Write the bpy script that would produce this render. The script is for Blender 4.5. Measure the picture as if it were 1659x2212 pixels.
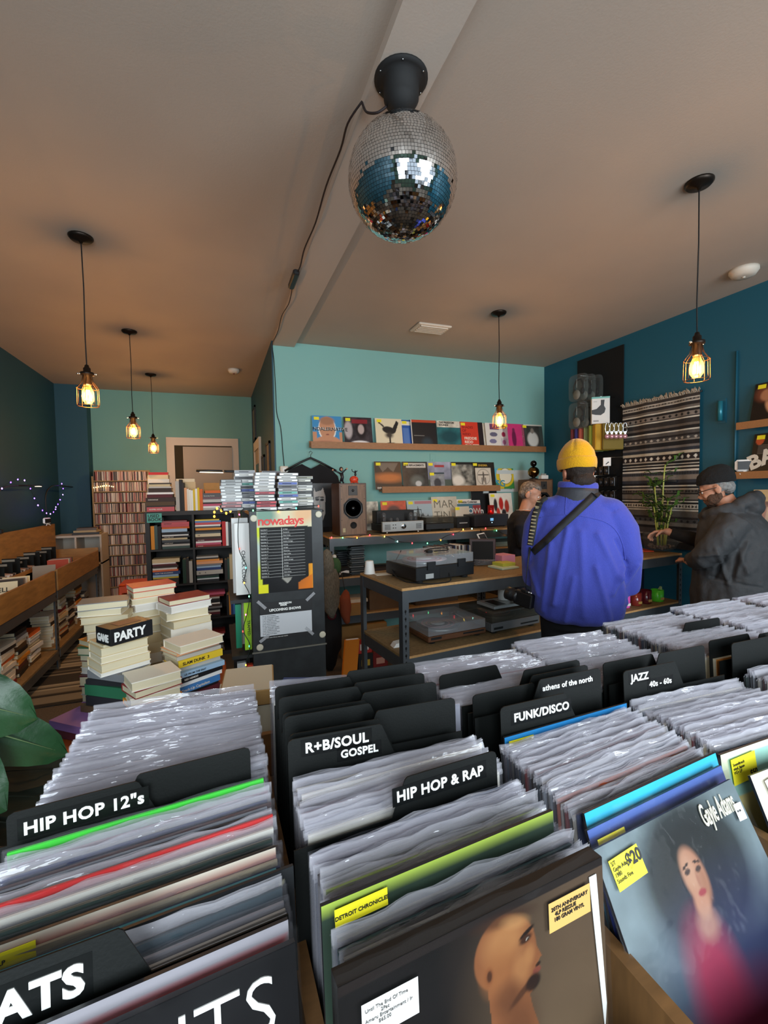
import bpy, math, random
import numpy as np
from mathutils import Vector, Matrix, Euler, noise
from mathutils.bvhtree import BVHTree
for o in list(bpy.data.objects): bpy.data.objects.remove(o)
SC = bpy.context.scene
COL = SC.collection
random.seed(7)
rnd = random.Random(11)
# ------------------------------------------------------------------ camera
cd = bpy.data.cameras.new('camera'); cam = bpy.data.objects.new('camera', cd); COL.objects.link(cam)
cd.sensor_fit = 'VERTICAL'; cd.sensor_height = 24.0; cd.lens = 24.0*975.0/2212.0; cd.clip_start = 0.02
_y, _p, _r = math.radians(20.3), math.radians(2.58), math.radians(1.0)
_f = Vector((math.sin(_y)*math.cos(_p), math.cos(_y)*math.cos(_p), -math.sin(_p)))
_rt = Vector((math.cos(_y), -math.sin(_y), 0)); _up = _rt.cross(_f)
_rt2 = _rt*math.cos(_r)-_up*math.sin(_r); _up2 = _up*math.cos(_r)+_rt*math.sin(_r)
_m = Matrix((_rt2, _up2, -_f)).transposed().to_4x4(); _m.translation = Vector((0, 0, 1.58))
cam.matrix_world = _m
SC.camera = cam
# ------------------------------------------------------------------ world, daylight, exposure
w = bpy.data.worlds.new('World'); SC.world = w; w.use_nodes = True
w.node_tree.nodes['Background'].inputs[0].default_value = (0.62, 0.72, 0.86, 1)
w.node_tree.nodes['Background'].inputs[1].default_value = 1.0
def area(name, loc, rot, sx, sy, power, col):
    l = bpy.data.lights.new(name, 'AREA'); l.shape = 'RECTANGLE'; l.size = sx; l.size_y = sy; l.energy = power; l.color = col
    o = bpy.data.objects.new(name, l); o.location = loc; o.rotation_euler = rot; COL.objects.link(o); return o
# overcast street daylight entering by the shop window behind the camera
area('window_daylight', (-.75, -1.95, 1.85), (math.radians(92), 0, 0), 1.5, 2.1, 120, (0.88, 0.94, 1.0))
area('window_daylight', (2.35, -1.95, 1.85), (math.radians(92), 0, 0), 2.0, 2.1, 155, (0.88, 0.94, 1.0))
SC.view_settings.view_transform = 'Standard'; SC.view_settings.look = 'None'
SC.view_settings.gamma = 1.0; SC.view_settings.use_curve_mapping = False
SC.view_settings.exposure = 0.35
SC.cycles.use_denoising = True
SC.cycles.transparent_max_bounces = 24
SC.cycles.max_bounces = 8
SC.cycles.sample_clamp_indirect = 6.0
# ------------------------------------------------------------------ materials
def lin(c):
    if isinstance(c, str):
        c = c.lstrip('#'); c = [int(c[i:i+2], 16)/255 for i in (0, 2, 4)]
        return tuple((x/12.92 if x <= .04045 else ((x+.055)/1.055)**2.4) for x in c)
    return tuple(c[:3])
MATS = {}
def mat(name, col=(.5, .5, .5), rough=.6, metal=0., emit=None, estr=0., noise_amt=0., nscale=20., bump=0., bscale=60., alpha=None, stretch=(1, 1, 1), objcol=False, trans=0., coat=0., ncol=None, sheen=0.):
    if name in MATS: return MATS[name]
    m = bpy.data.materials.new(name); m.use_nodes = True; nt = m.node_tree; b = nt.nodes['Principled BSDF']
    c = lin(col)
    b.inputs['Base Color'].default_value = (*c, 1); b.inputs['Roughness'].default_value = rough; b.inputs['Metallic'].default_value = metal
    if trans: b.inputs['Transmission Weight'].default_value = trans
    if coat: b.inputs['Coat Weight'].default_value = coat
    if sheen: b.inputs['Sheen Weight'].default_value = sheen; b.inputs['Sheen Roughness'].default_value = .4
    if emit is not None:
        b.inputs['Emission Color'].default_value = (*lin(emit), 1); b.inputs['Emission Strength'].default_value = estr
    src = None
    if objcol:
        oi = nt.nodes.new('ShaderNodeObjectInfo'); src = oi.outputs['Color']; nt.links.new(src, b.inputs['Base Color'])
    if noise_amt or bump:
        tc = nt.nodes.new('ShaderNodeTexCoord'); mp = nt.nodes.new('ShaderNodeMapping'); mp.inputs['Scale'].default_value = stretch
        nt.links.new(tc.outputs['Object'], mp.inputs['Vector'])
    if noise_amt:
        n = nt.nodes.new('ShaderNodeTexNoise'); n.inputs['Scale'].default_value = nscale; n.inputs['Detail'].default_value = 5
        nt.links.new(mp.outputs['Vector'], n.inputs['Vector'])
        cr = nt.nodes.new('ShaderNodeMapRange'); cr.inputs['From Min'].default_value = .3; cr.inputs['From Max'].default_value = .7
        nt.links.new(n.outputs['Fac'], cr.inputs['Value'])
        mx = nt.nodes.new('ShaderNodeMix'); mx.data_type = 'RGBA'
        if ncol is None: ncol2 = tuple(max(0, x*(1-noise_amt)) for x in c)
        else: ncol2 = lin(ncol)
        if src: (nt.links.new(src, mx.inputs[6]), nt.links.new(src, mx.inputs[7]) if ncol is None else None)
        else: mx.inputs[6].default_value = (*c, 1)
        mx.inputs[7].default_value = (*ncol2, 1)
        nt.links.new(cr.outputs['Result'], mx.inputs[0]); nt.links.new(mx.outputs[2], b.inputs['Base Color'])
    if bump:
        n2 = nt.nodes.new('ShaderNodeTexNoise'); n2.inputs['Scale'].default_value = bscale; n2.inputs['Detail'].default_value = 4
        nt.links.new(mp.outputs['Vector'], n2.inputs['Vector'])
        bp = nt.nodes.new('ShaderNodeBump'); bp.inputs['Strength'].default_value = bump; bp.inputs['Distance'].default_value = .01
        nt.links.new(n2.outputs['Fac'], bp.inputs['Height']); nt.links.new(bp.outputs['Normal'], b.inputs['Normal'])
    MATS[name] = m; return m
def printed(name, rough=.45, coat=0., bump=0.):
    if name in MATS: return MATS[name]
    m = mat(name, rough=rough, coat=coat, bump=bump, bscale=200); nt = m.node_tree
    a = nt.nodes.new('ShaderNodeVertexColor'); a.layer_name = 'Col'
    nt.links.new(a.outputs['Color'], nt.nodes['Principled BSDF'].inputs['Base Color']); return m
def clearmat(name, tint=(.9, .92, .92), fac=.2, rough=.08, diff=.0, bump=0., stretch=(1, 1, 1), bscale=30, dcol=(.75, .75, .78), ior=1.5):
    """thin clear plastic or glass: mostly transparent, with a glossy and a milky share"""
    m = bpy.data.materials.new(name); m.use_nodes = True; nt = m.node_tree; nt.nodes.clear()
    out = nt.nodes.new('ShaderNodeOutputMaterial'); tr = nt.nodes.new('ShaderNodeBsdfTransparent'); tr.inputs[0].default_value = (*tint, 1)
    pr = nt.nodes.new('ShaderNodeBsdfPrincipled'); pr.inputs['Base Color'].default_value = (*dcol, 1); pr.inputs['Roughness'].default_value = rough
    pr.inputs['Specular IOR Level'].default_value = .8; pr.inputs['IOR'].default_value = ior
    mx = nt.nodes.new('ShaderNodeMixShader')
    lw = nt.nodes.new('ShaderNodeLayerWeight'); lw.inputs[0].default_value = .35
    mr = nt.nodes.new('ShaderNodeMapRange'); mr.inputs['To Min'].default_value = fac; mr.inputs['To Max'].default_value = min(1, fac+diff)
    nt.links.new(lw.outputs['Facing'], mr.inputs['Value']); nt.links.new(mr.outputs['Result'], mx.inputs[0])
    nt.links.new(tr.outputs[0], mx.inputs[1]); nt.links.new(pr.outputs[0], mx.inputs[2]); nt.links.new(mx.outputs[0], out.inputs[0])
    if bump:
        tc = nt.nodes.new('ShaderNodeTexCoord'); mp = nt.nodes.new('ShaderNodeMapping'); mp.inputs['Scale'].default_value = stretch
        oi = nt.nodes.new('ShaderNodeObjectInfo'); mu = nt.nodes.new('ShaderNodeMath'); mu.operation = 'MULTIPLY'; mu.inputs[1].default_value = 37.
        nt.links.new(oi.outputs['Random'], mu.inputs[0]); nt.links.new(mu.outputs[0], mp.inputs['Location'])
        nt.links.new(tc.outputs['Object'], mp.inputs['Vector'])
        n = nt.nodes.new('ShaderNodeTexNoise'); n.inputs['Scale'].default_value = bscale; n.inputs['Detail'].default_value = 3
        nt.links.new(mp.outputs['Vector'], n.inputs['Vector'])
        bp = nt.nodes.new('ShaderNodeBump'); bp.inputs['Strength'].default_value = bump; bp.inputs['Distance'].default_value = .01
        nt.links.new(n.outputs['Fac'], bp.inputs['Height']); nt.links.new(bp.outputs['Normal'], pr.inputs['Normal'])
    MATS[name] = m; return m
# ------------------------------------------------------------------ mesh builder
class MB:
    def __init__(s): s.v = []; s.f = []; s.mi = []; s.sm = []
    def add(s, vs, fs, m=0, sm=False):
        b = len(s.v); s.v.extend([tuple(v) for v in vs])
        for f in fs: s.f.append(tuple(b+i for i in f)); s.mi.append(m); s.sm.append(sm)
        return s
    def box(s, x0, x1, y0, y1, z0, z1, m=0, M=None):
        vs = [(x, y, z) for z in (z0, z1) for y in (y0, y1) for x in (x0, x1)]
        if M is not None: vs = [tuple(M @ Vector(v)) for v in vs]
        return s.add(vs, [(0, 2, 3, 1), (4, 5, 7, 6), (0, 1, 5, 4), (2, 6, 7, 3), (0, 4, 6, 2), (1, 3, 7, 5)], m)
    def bbox(s, x0, x1, y0, y1, z0, z1, b=.004, m=0, M=None):
        """box with chamfered vertical and top edges"""
        pts = [(x0+b, y0), (x1-b, y0), (x1, y0+b), (x1, y1-b), (x1-b, y1), (x0+b, y1), (x0, y1-b), (x0, y0+b)]
        cx, cy = (x0+x1)/2, (y0+y1)/2
        def ring(z, k): return [(cx+(x-cx)*(1-k/(x1-x0)*2), cy+(y-cy)*(1-k/(y1-y0)*2), z) for x, y in pts]
        vs = ring(z0, b)+ring(z0+b, 0)+ring(z1-b, 0)+ring(z1, b)
        if M is not None: vs = [tuple(M @ Vector(v)) for v in vs]
        fs = [tuple(range(7, -1, -1)), tuple(range(24, 32))]
        for r in range(3):
            for i in range(8): fs.append((r*8+i, r*8+(i+1) % 8, (r+1)*8+(i+1) % 8, (r+1)*8+i))
        return s.add(vs, fs, m)
    def tube(s, pts, r=.01, n=8, m=0, sm=True, cap=True, flat=1.0):
        pts = [Vector(p) for p in pts]; L = len(pts); rs = r if isinstance(r, (list, tuple)) else [r]*L
        vs = []; up = None
        for i, p in enumerate(pts):
            t = (pts[min(i+1, L-1)]-pts[max(i-1, 0)])
            if t.length < 1e-9: t = Vector((0, 0, 1))
            t.normalize()
            if up is None:
                a = Vector((0, 0, 1)) if abs(t.z) < .9 else Vector((1, 0, 0)); u = t.cross(a).normalized()
            else:
                u = up-t*up.dot(t)
                if u.length < 1e-6: u = t.orthogonal()
                u.normalize()
            up = u; v = t.cross(u)
            for k in range(n):
                a = 2*math.pi*k/n; vs.append(p+(u*math.cos(a)+v*math.sin(a)*flat)*rs[i])
        fs = []
        for i in range(L-1):
            for k in range(n): fs.append((i*n+k, i*n+(k+1) % n, (i+1)*n+(k+1) % n, (i+1)*n+k))
        if cap: fs.append(tuple(range(n-1, -1, -1))); fs.append(tuple(range((L-1)*n, L*n)))
        return s.add(vs, fs, m, sm)
    def loft(s, rings, n=20, m=0, sm=True, cap=True, M=None, p=2.0):
        """rings: (cx, cy, cz, rx, ry) ellipses stacked along z"""
        vs = []
        for (cx, cy, cz, rx, ry) in rings:
            for k in range(n):
                a = 2*math.pi*k/n; c, q = math.cos(a), math.sin(a)
                vs.append((cx+rx*math.copysign(abs(c)**(2/p), c), cy+ry*math.copysign(abs(q)**(2/p), q), cz))
        if M is not None: vs = [tuple(M @ Vector(v)) for v in vs]
        fs = []; L = len(rings)
        for i in range(L-1):
            for k in range(n): fs.append((i*n+k, i*n+(k+1) % n, (i+1)*n+(k+1) % n, (i+1)*n+k))
        if cap: fs.append(tuple(range(n-1, -1, -1))); fs.append(tuple(range((L-1)*n, L*n)))
        return s.add(vs, fs, m, sm)
    def lathe(s, prof, n=20, c=(0, 0, 0), m=0, sm=True, M=None, cap=True):
        T = Matrix.Translation(c) @ (M if M is not None else Matrix.Identity(4))
        return s.loft([(0, 0, z, max(r, 1e-4), max(r, 1e-4)) for r, z in prof], n, m, sm, cap, T)
    def ell(s, c, r, n=14, m=0, M=None):
        R = M if M is not None else Matrix.Identity(4)
        k = n//2; vs = []; fs = []
        for i in range(1, k):
            t = math.pi*i/k
            for j in range(n):
                a = 2*math.pi*j/n; vs.append(Vector(c)+R @ Vector((r[0]*math.sin(t)*math.cos(a), r[1]*math.sin(t)*math.sin(a), -r[2]*math.cos(t))))
        vs.append(Vector(c)+R @ Vector((0, 0, -r[2]))); vs.append(Vector(c)+R @ Vector((0, 0, r[2]))); b = len(vs)-2
        for i in range(k-2):
            for j in range(n): fs.append((i*n+j, i*n+(j+1) % n, (i+1)*n+(j+1) % n, (i+1)*n+j))
        for j in range(n): fs.append((b, (j+1) % n, j)); fs.append((b+1, (k-2)*n+j, (k-2)*n+(j+1) % n))
        return s.add(vs, fs, m, True)
    def cyl(s, a, b, r, n=16, m=0, r2=None):
        return s.tube([a, b], [r, r if r2 is None else r2], n, m, True)
    def prism(s, poly, y0, y1, m=0, M=None):
        """polygon in the xz plane extruded along y"""
        n = len(poly); vs = [(x, y0, z) for x, z in poly]+[(x, y1, z) for x, z in poly]
        if M is not None: vs = [tuple(M @ Vector(v)) for v in vs]
        fs = [tuple(range(n)), tuple(range(2*n-1, n-1, -1))]+[(i, i+n, (i+1) % n+n, (i+1) % n) for i in range(n)]
        return s.add(vs, fs, m)
    def mesh(s, name, mats):
        me = bpy.data.meshes.new(name); me.from_pydata(s.v, [], s.f)
        for x in (mats if isinstance(mats, (list, tuple)) else [mats]): me.materials.append(x)
        me.polygons.foreach_set('material_index', s.mi); me.polygons.foreach_set('use_smooth', s.sm); me.update(); return me
    def build(s, name, mats, parent=None, loc=(0, 0, 0), rot=(0, 0, 0), **kw):
        return link(name, s.mesh(name, mats), parent, loc, rot, **kw)
def link(name, me, parent=None, loc=(0, 0, 0), rot=(0, 0, 0), label=None, cat=None, group=None, kind=None, color=None, scale=None):
    o = bpy.data.objects.new(name, me); COL.objects.link(o); o.location = loc; o.rotation_euler = rot
    if scale: o.scale = scale
    if parent is not None: o.parent = parent
    tag(o, label, cat, group, kind)
    if color is not None: o.color = (*lin(color), 1)
    return o
def tag(o, label=None, cat=None, group=None, kind=None):
    if label: o['label'] = label
    if cat: o['category'] = cat
    if group: o['group'] = group
    if kind: o['kind'] = kind
def thing(name, label, cat, loc=(0, 0, 0), rz=0., group=None, rot=None):
    return link(name, None, None, loc, rot if rot else (0, 0, rz), label, cat, group)
def copy_tree(src, loc=None, rot=None, label=None, parent=None):
    c = src.copy(); COL.objects.link(c)
    if parent is not None: c.parent = parent
    if loc is not None: c.location = loc
    if rot is not None: c.rotation_euler = rot
    if label: c['label'] = label
    for ch in KIDS.get(src.name, []): copy_tree(ch, parent=c)
    return c
KIDS = {}
def kids(root):
    """remember the tree under a prototype so that copies need no search"""
    for o in list(bpy.data.objects):
        if o.parent is not None and o.parent.name == root.name:
            KIDS.setdefault(root.name, []).append(o); kids(o)
    return root
def rotz(a): return Matrix.Rotation(a, 4, 'Z')
def rotx(a): return Matrix.Rotation(a, 4, 'X')
def roty(a): return Matrix.Rotation(a, 4, 'Y')
def trans(x, y, z): return Matrix.Translation((x, y, z))
R90X = (math.pi/2, 0, 0)
_tc = {}
def text_mesh(s, size, bold=0., extrude=.0006, align='LEFT', spacing=1., wx=1., line=1.):
    key = (s, size, bold, extrude, align, spacing, line)
    if key in _tc: return _tc[key]
    cu = bpy.data.curves.new('text', 'FONT'); cu.body = s; cu.size = size; cu.offset = bold; cu.extrude = extrude; cu.align_x = align
    cu.space_character = spacing; cu.space_line = line; cu.resolution_u = 3
    ob = bpy.data.objects.new('text', cu); COL.objects.link(ob)
    dg = bpy.context.evaluated_depsgraph_get(); me = bpy.data.meshes.new_from_object(ob.evaluated_get(dg)); me.name = 'lettering'
    bpy.data.objects.remove(ob); bpy.data.curves.remove(cu); me.materials.clear(); _tc[key] = me; return me
def lettering(s, size, m, parent, loc, rot=R90X, bold=0., align='LEFT', spacing=1., scale=None, name='lettering', extrude=.0006, line=1.):
    me = text_mesh(s, size, bold, extrude, align, spacing, line=line).copy(); me.materials.append(m)
    return link(name, me, parent, loc, rot, scale=scale)
# ------------------------------------------------------------------ painted prints (vertex colours on a fine flat grid)
class Art:
    def __init__(s, col, nx=48, ny=48):
        s.nx, s.ny = nx, ny; X, Y = np.meshgrid((np.arange(nx+1))/nx, (np.arange(ny+1))/ny); s.X, s.Y = X, Y
        s.a = np.zeros((ny+1, nx+1, 3)); s.a[:] = lin(col)
    def _mix(s, mask, col): s.a = s.a*(1-mask[..., None])+np.array(lin(col))*mask[..., None]; return s
    def ell(s, cx, cy, rx, ry, col, soft=.05, rot=0., op=1.):
        c, q = math.cos(rot), math.sin(rot); dx, dy = s.X-cx, s.Y-cy
        d = np.sqrt(((dx*c+dy*q)/rx)**2+((-dx*q+dy*c)/ry)**2)
        return s._mix(op*np.clip((1-d)/max(soft, 1e-3)+.5, 0, 1), col)
    def rect(s, x0, x1, y0, y1, col, op=1.):
        return s._mix(op*((s.X >= x0) & (s.X <= x1) & (s.Y >= y0) & (s.Y <= y1)).astype(float), col)
    def grad(s, c0, c1, ax='y', lo=0, hi=1, op=1.):
        t = np.clip(((s.Y if ax == 'y' else s.X)-lo)/(hi-lo), 0, 1)[..., None]
        s.a = s.a*(1-op)+op*(np.array(lin(c0))*(1-t)+np.array(lin(c1))*t); return s
    def poly(s, pts, col, op=1.):
        inside = np.zeros_like(s.X, bool); n = len(pts)
        for i in range(n):
            (x0, y0), (x1, y1) = pts[i], pts[(i+1) % n]
            if y0 == y1: continue
            c = ((y0 > s.Y) != (y1 > s.Y)) & (s.X < (x1-x0)*(s.Y-y0)/(y1-y0)+x0); inside ^= c
        return s._mix(op*inside.astype(float), col)
    def noise(s, amt, sc=6, seed=1, col=None):
        r = np.random.RandomState(seed); g = np.zeros_like(s.X)
        for o in range(4):
            k = int(sc*2**o)+2; q = r.rand(k+1, k+1); fx, fy = s.X*(k-1), s.Y*(k-1); ix, iy = fx.astype(int), fy.astype(int); tx, ty = fx-ix, fy-iy
            g += (q[iy, ix]*(1-tx)*(1-ty)+q[iy, ix+1]*tx*(1-ty)+q[iy+1, ix]*(1-tx)*ty+q[iy+1, ix+1]*tx*ty-.5)/2**o
        if col is not None: return s._mix(np.clip(g*2.5*amt+amt*.4, 0, 1), col)
        s.a = np.clip(s.a*(1+amt*2*g[..., None]), 0, 1); return s
    def mesh(s, name, w, h, m, M=None, bend=None):
        """grid in the xz plane, x from 0 to w, z from 0 to h, facing -y"""
        nx, ny = s.nx, s.ny
        P = np.stack([s.X*w, np.zeros_like(s.X), s.Y*h], -1).reshape(-1, 3)
        if bend: P[:, 1] += bend(P[:, 0], P[:, 2])
        i = np.arange((nx+1)*(ny+1)).reshape(ny+1, nx+1)
        F = np.stack([i[:-1, :-1], i[:-1, 1:], i[1:, 1:], i[1:, :-1]], -1).reshape(-1, 4)
        me = bpy.data.meshes.new(name); me.from_pydata(P.tolist(), [], F.tolist())
        at = me.color_attributes.new('Col', 'FLOAT_COLOR', 'POINT')
        at.data.foreach_set('color', np.concatenate([s.a.reshape(-1, 3), np.ones((P.shape[0], 1))], 1).astype(np.float32).ravel())
        me.materials.append(m); me.polygons.foreach_set('use_smooth', [True]*len(F)); me.update(); return me
# common materials
black = mat('black plastic', '#17191b', .45); blackm = mat('black matte', '#0c0c0d', .75)
tabm = mat('divider plastic', '#0d100f', .6, bump=.05, bscale=300); tabm.node_tree.nodes['Principled BSDF'].inputs['Specular IOR Level'].default_value = .25
white = mat('white print', '#f2f1ec', .5); offw = mat('off white', '#ddd9cc', .6)
steel = mat('grey shelving steel', '#5b6166', .42, .35, noise_amt=.15, nscale=8)
osb = mat('particle board', '#9c7f55', .7, noise_amt=.35, nscale=45, bump=.1)
osbe = mat('pale board edge', '#d3a268', .65, noise_amt=.2, nscale=60)
shelfwood = mat('oak ledge', '#a8764a', .55, noise_amt=.3, nscale=30, stretch=(1, 8, 8))
ply = mat('plywood', '#b5864a', .5, noise_amt=.35, nscale=6, stretch=(1, 1, 6))
chrome = mat('chrome', '#d8dadc', .12, 1.); silver = mat('silver plastic', '#c9ccca', .35, .4)
yellowst = mat('yellow price sticker', '#f0e326', .55); ink = mat('ink', '#1b1b1d', .6)
objm = mat('cover stock', rough=.42, objcol=True); objm2 = mat('cover stock matte', rough=.65, objcol=True, noise_amt=.12, nscale=3)
page = mat('book pages', '#e6dab8', .75, noise_amt=.25, nscale=3, stretch=(.2, .2, 160))
art_m = printed('printed card', .4); art_g = printed('glossy print', .5, .0); art_g.node_tree.nodes['Principled BSDF'].inputs['Specular IOR Level'].default_value = .2
rubber = mat('rubber', '#121212', .8)
clear = clearmat('clear acrylic', fac=.10, diff=.35, rough=.05)
smoke = clearmat('smoked acrylic', tint=(.62, .6, .55), fac=.12, diff=.4, rough=.06, dcol=(.25, .24, .2))
glassm = clearmat('window glass', fac=.04, diff=.3, rough=.02)
sleeve_m = clearmat('record sleeve flap plastic', tint=(.95, .95, .97), fac=.24, diff=.45, rough=.06, bump=.7, stretch=(4, 12, 16), bscale=3, dcol=(.72, .71, .76), ior=1.95)
sleeve_b = clearmat('record sleeve plastic', tint=(.97, .97, .98), fac=.05, diff=.32, rough=.07, bump=.6, stretch=(3, 12, 9), bscale=3, dcol=(.35, .35, .38))
sleeve_c = clearmat('front sleeve plastic', tint=(.98, .98, .985), fac=.0, diff=.14, rough=.05, bump=.5, stretch=(1, 1, 1), bscale=14, dcol=(.12, .12, .12))
# ================================================================== THE ROOM
XL, XR, YB, YF, YN, CZ = -2.03, 3.97, 4.75, 7.6, -1.6, 3.13
paint_l = mat('light teal paint', '#82b5ae', .7, bump=.05, bscale=90)
paint_d = mat('dark teal paint', '#14596f', .6, bump=.05, bscale=90)
paint_n = mat('navy teal paint', '#1c4a5a', .6, bump=.05, bscale=90)
ceilm = mat('ceiling paint', '#b3a598', .85, noise_amt=.04, nscale=3, bump=.06, bscale=120)
beamm = mat('beam paint', '#b9aca0', .85, bump=.06, bscale=120)
floorm = mat('speckled brown floor', '#63584b', .75, noise_amt=.45, nscale=90, bump=.1, bscale=120)
whitep = mat('white trim paint', '#cfc6b8', .55)
def st(name, fn, m):
    b = MB(); fn(b); return b.build(name, m, kind='structure')
st('floor', lambda b: b.box(XL-.1, XR+.1, YN-.1, YF+.1, -.1, 0), floorm)
st('ceiling', lambda b: b.box(XL-.1, XR+.1, YN-.1, YF+.1, CZ, CZ+.1), ceilm)
st('ceiling_beam', lambda b: b.box(.585, .80, YN, YB, CZ-.045, CZ), beamm)
st('wall_left', lambda b: b.box(XL-.1, XL, YN-.1, YF+.1, 0, CZ), paint_n)
st('wall_right', lambda b: b.box(XR, XR+.1, YN-.1, YB+.1, 0, CZ), paint_d)
st('wall_back', lambda b: b.box(.585, XR, YB, YB+.1, 0, CZ), paint_l)
st('wall_side', lambda b: b.box(.57, .585, YB+.0, YF, 0, CZ), paint_n)
st('wall_far', lambda b: b.box(XL, .57, YF, YF+.1, 0, CZ), mat('far wall paint', '#6fa39c', .7, bump=.05, bscale=90))
st('wall_column', lambda b: b.box(XL, -1.66, 7.38, YF, 0, CZ), paint_n)
# shop front wall behind the camera: a wide window over a low sill
def front(b):
    b.box(XL, XR, YN-.1, YN, 0, .55); b.box(XL, XR, YN-.1, YN, 2.95, CZ)
    b.box(XL, -1.7, YN-.1, YN, .55, 2.95); b.box(3.5, XR, YN-.1, YN, .55, 2.95)
st('wall_front', front, paint_l)
wn = link('window_1', None, kind='structure')
b = MB()
for x in (-1.7, .0, 1.75, 3.44): b.box(x, x+.06, YN-.09, YN-.01, .55, 2.95)
b.box(-1.7, 3.5, YN-.09, YN-.01, .55, .61); b.box(-1.7, 3.5, YN-.09, YN-.01, 2.89, 2.95)
b.build('window_frame', black, wn)
for x in (-1.64, .06, 1.81):
    MB().box(x, x+(1.64 if x < 0 else 1.69 if x < 1 else 1.63), YN-.055, YN-.05, .61, 2.89).build('window_pane', glassm, wn)
# far door, frame and leaf standing a little open
dr = link('door_1', None, loc=(0, YF, 0), kind='structure')
b = MB(); b.box(-.69, -.58, -.03, 0, 0, 2.34); b.box(.25, .35, -.03, 0, 0, 2.34); b.box(-.69, .35, -.03, 0, 2.34, 2.46); b.build('door_frame', whitep, dr)
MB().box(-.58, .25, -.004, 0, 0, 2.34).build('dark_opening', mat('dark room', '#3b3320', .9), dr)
b = MB(); b.box(-.46, .25, -.05, -.012, .01, 2.32); b.build('door_leaf', mat('door paint', '#a99d8c', .5), dr)
b = MB(); b.tube([(-.42, -.055, 1.0), (-.42, -.10, 1.0)], .012); b.ell((-.42, -.115, 1.0), (.03, .025, .03)); b.build('door_handle', chrome, dr)
st('baseboard_left', lambda b: b.box(XL, XL+.015, YN, 7.38, 0, .1), paint_n)
st('baseboard_far', lambda b: b.box(-1.66, -.70, YF-.015, YF, 0, .1), paint_l)
st('baseboard_right', lambda b: b.box(XR-.015, XR, YN, YB, 0, .1), paint_d)
# small door and frames on the side wall
fr = thing('framed_picture', 'small dark picture frame high on the navy side wall, the uppermost', 'picture', (.57, 7.05, 2.62)); fm = mat('dark frame', '#15130f', .5)
def frame_at(f, w, h, c=None, m=fm):
    b = MB(); b.box(-.02, 0, -w/2, w/2, -h/2, -h/2+.03); b.box(-.02, 0, -w/2, w/2, h/2-.03, h/2); b.box(-.02, 0, -w/2, -w/2+.03, -h/2, h/2); b.box(-.02, 0, w/2-.03, w/2, -h/2, h/2)
    b.build('frame', m, f); MB().box(-.012, -.002, -w/2+.03, w/2-.03, -h/2+.03, h/2-.03).build('picture', mat('pic '+(c or '#6c6452'), c or '#6c6452', .5, noise_amt=.3, nscale=8), f)
frame_at(fr, .42, .50)
f2 = thing('framed_picture', 'dark picture frame on the navy side wall nearest the shop wall corner', 'picture', (.57, 5.25, 1.98)); frame_at(f2, .34, .36, '#7a6a55')
f3 = thing('framed_picture', 'small black frame on the navy side wall beside the pale door', 'picture', (.57, 5.85, 1.86)); frame_at(f3, .3, .4, '#20313a')
sd = link('door_2', None, loc=(.57, 6.6, 0), kind='structure')
b = MB(); b.box(-.03, 0, -.45, -.36, 0, 2.2); b.box(-.03, 0, .36, .45, 0, 2.2); b.box(-.03, 0, -.45, .45, 2.2, 2.33); b.build('door_frame', whitep, sd)
MB().box(-.014, 0, -.36, .36, 0, 2.2).build('door_leaf', mat('door paint', '#a99d8c'), sd)
MB().box(-.02, -.012, -.2, .2, 1.3, 2.0).build('door_pane', mat('dark pane', '#171f24', .2), sd)
# ceiling fittings
v = thing('ceiling_vent', 'small white square vent on the right-hand ceiling', 'vent', (1.96, 3.93, CZ)); b = MB(); b.bbox(-.17, .17, -.11, .11, -.02, 0, .006); b.build('frame', whitep, v)
for k in range(5): MB().box(-.14, .14, -.085+k*.036, -.07+k*.036, -.03, -.018, M=None).build('slat', whitep, v)
d1 = thing('smoke_detector', 'round white smoke detector on the ceiling before the navy side wall', 'detector', (.25, 5.97, CZ)); MB().lathe([(.07, 0), (.07, -.02), (.055, -.045), (.02, -.05)], 20).build('housing', whitep, d1); MB().lathe([(.012, -.05), (.008, -.058)], 8).build('button', mat('red led', '#7a2a20'), d1)
d2 = thing('smoke_detector', 'round pale ceiling detector at the right edge near the dark teal wall', 'detector', (3.6, 2.2, CZ)); MB().lathe([(.09, 0), (.09, -.02), (.07, -.05), (.03, -.055)], 20).build('housing', whitep, d2); MB().lathe([(.012, -.055), (.008, -.062)], 8).build('button', whitep, d2)
# conduit line on the right wall and round socket
b = MB(); b.cyl((XR-.012, 2.46, 1.2), (XR-.012, 2.46, 2.66), .008, 8); b.build('wall_conduit', paint_d, label='thin painted conduit running up the dark teal wall beside the blanket', cat='conduit')
tg = thing('wall_hook', 'small teal cylinder bracket on the dark teal wall right of the blanket', 'bracket', (XR, 2.57, 2.2)); MB().box(-.008, 0, -.03, .03, -.1, .1).build('plate', paint_d, tg); MB().cyl((-.03, 0, -.08), (-.03, 0, .08), .018).build('tube', mat('painted metal', '#2d7f92', .3, .3), tg)

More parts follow.
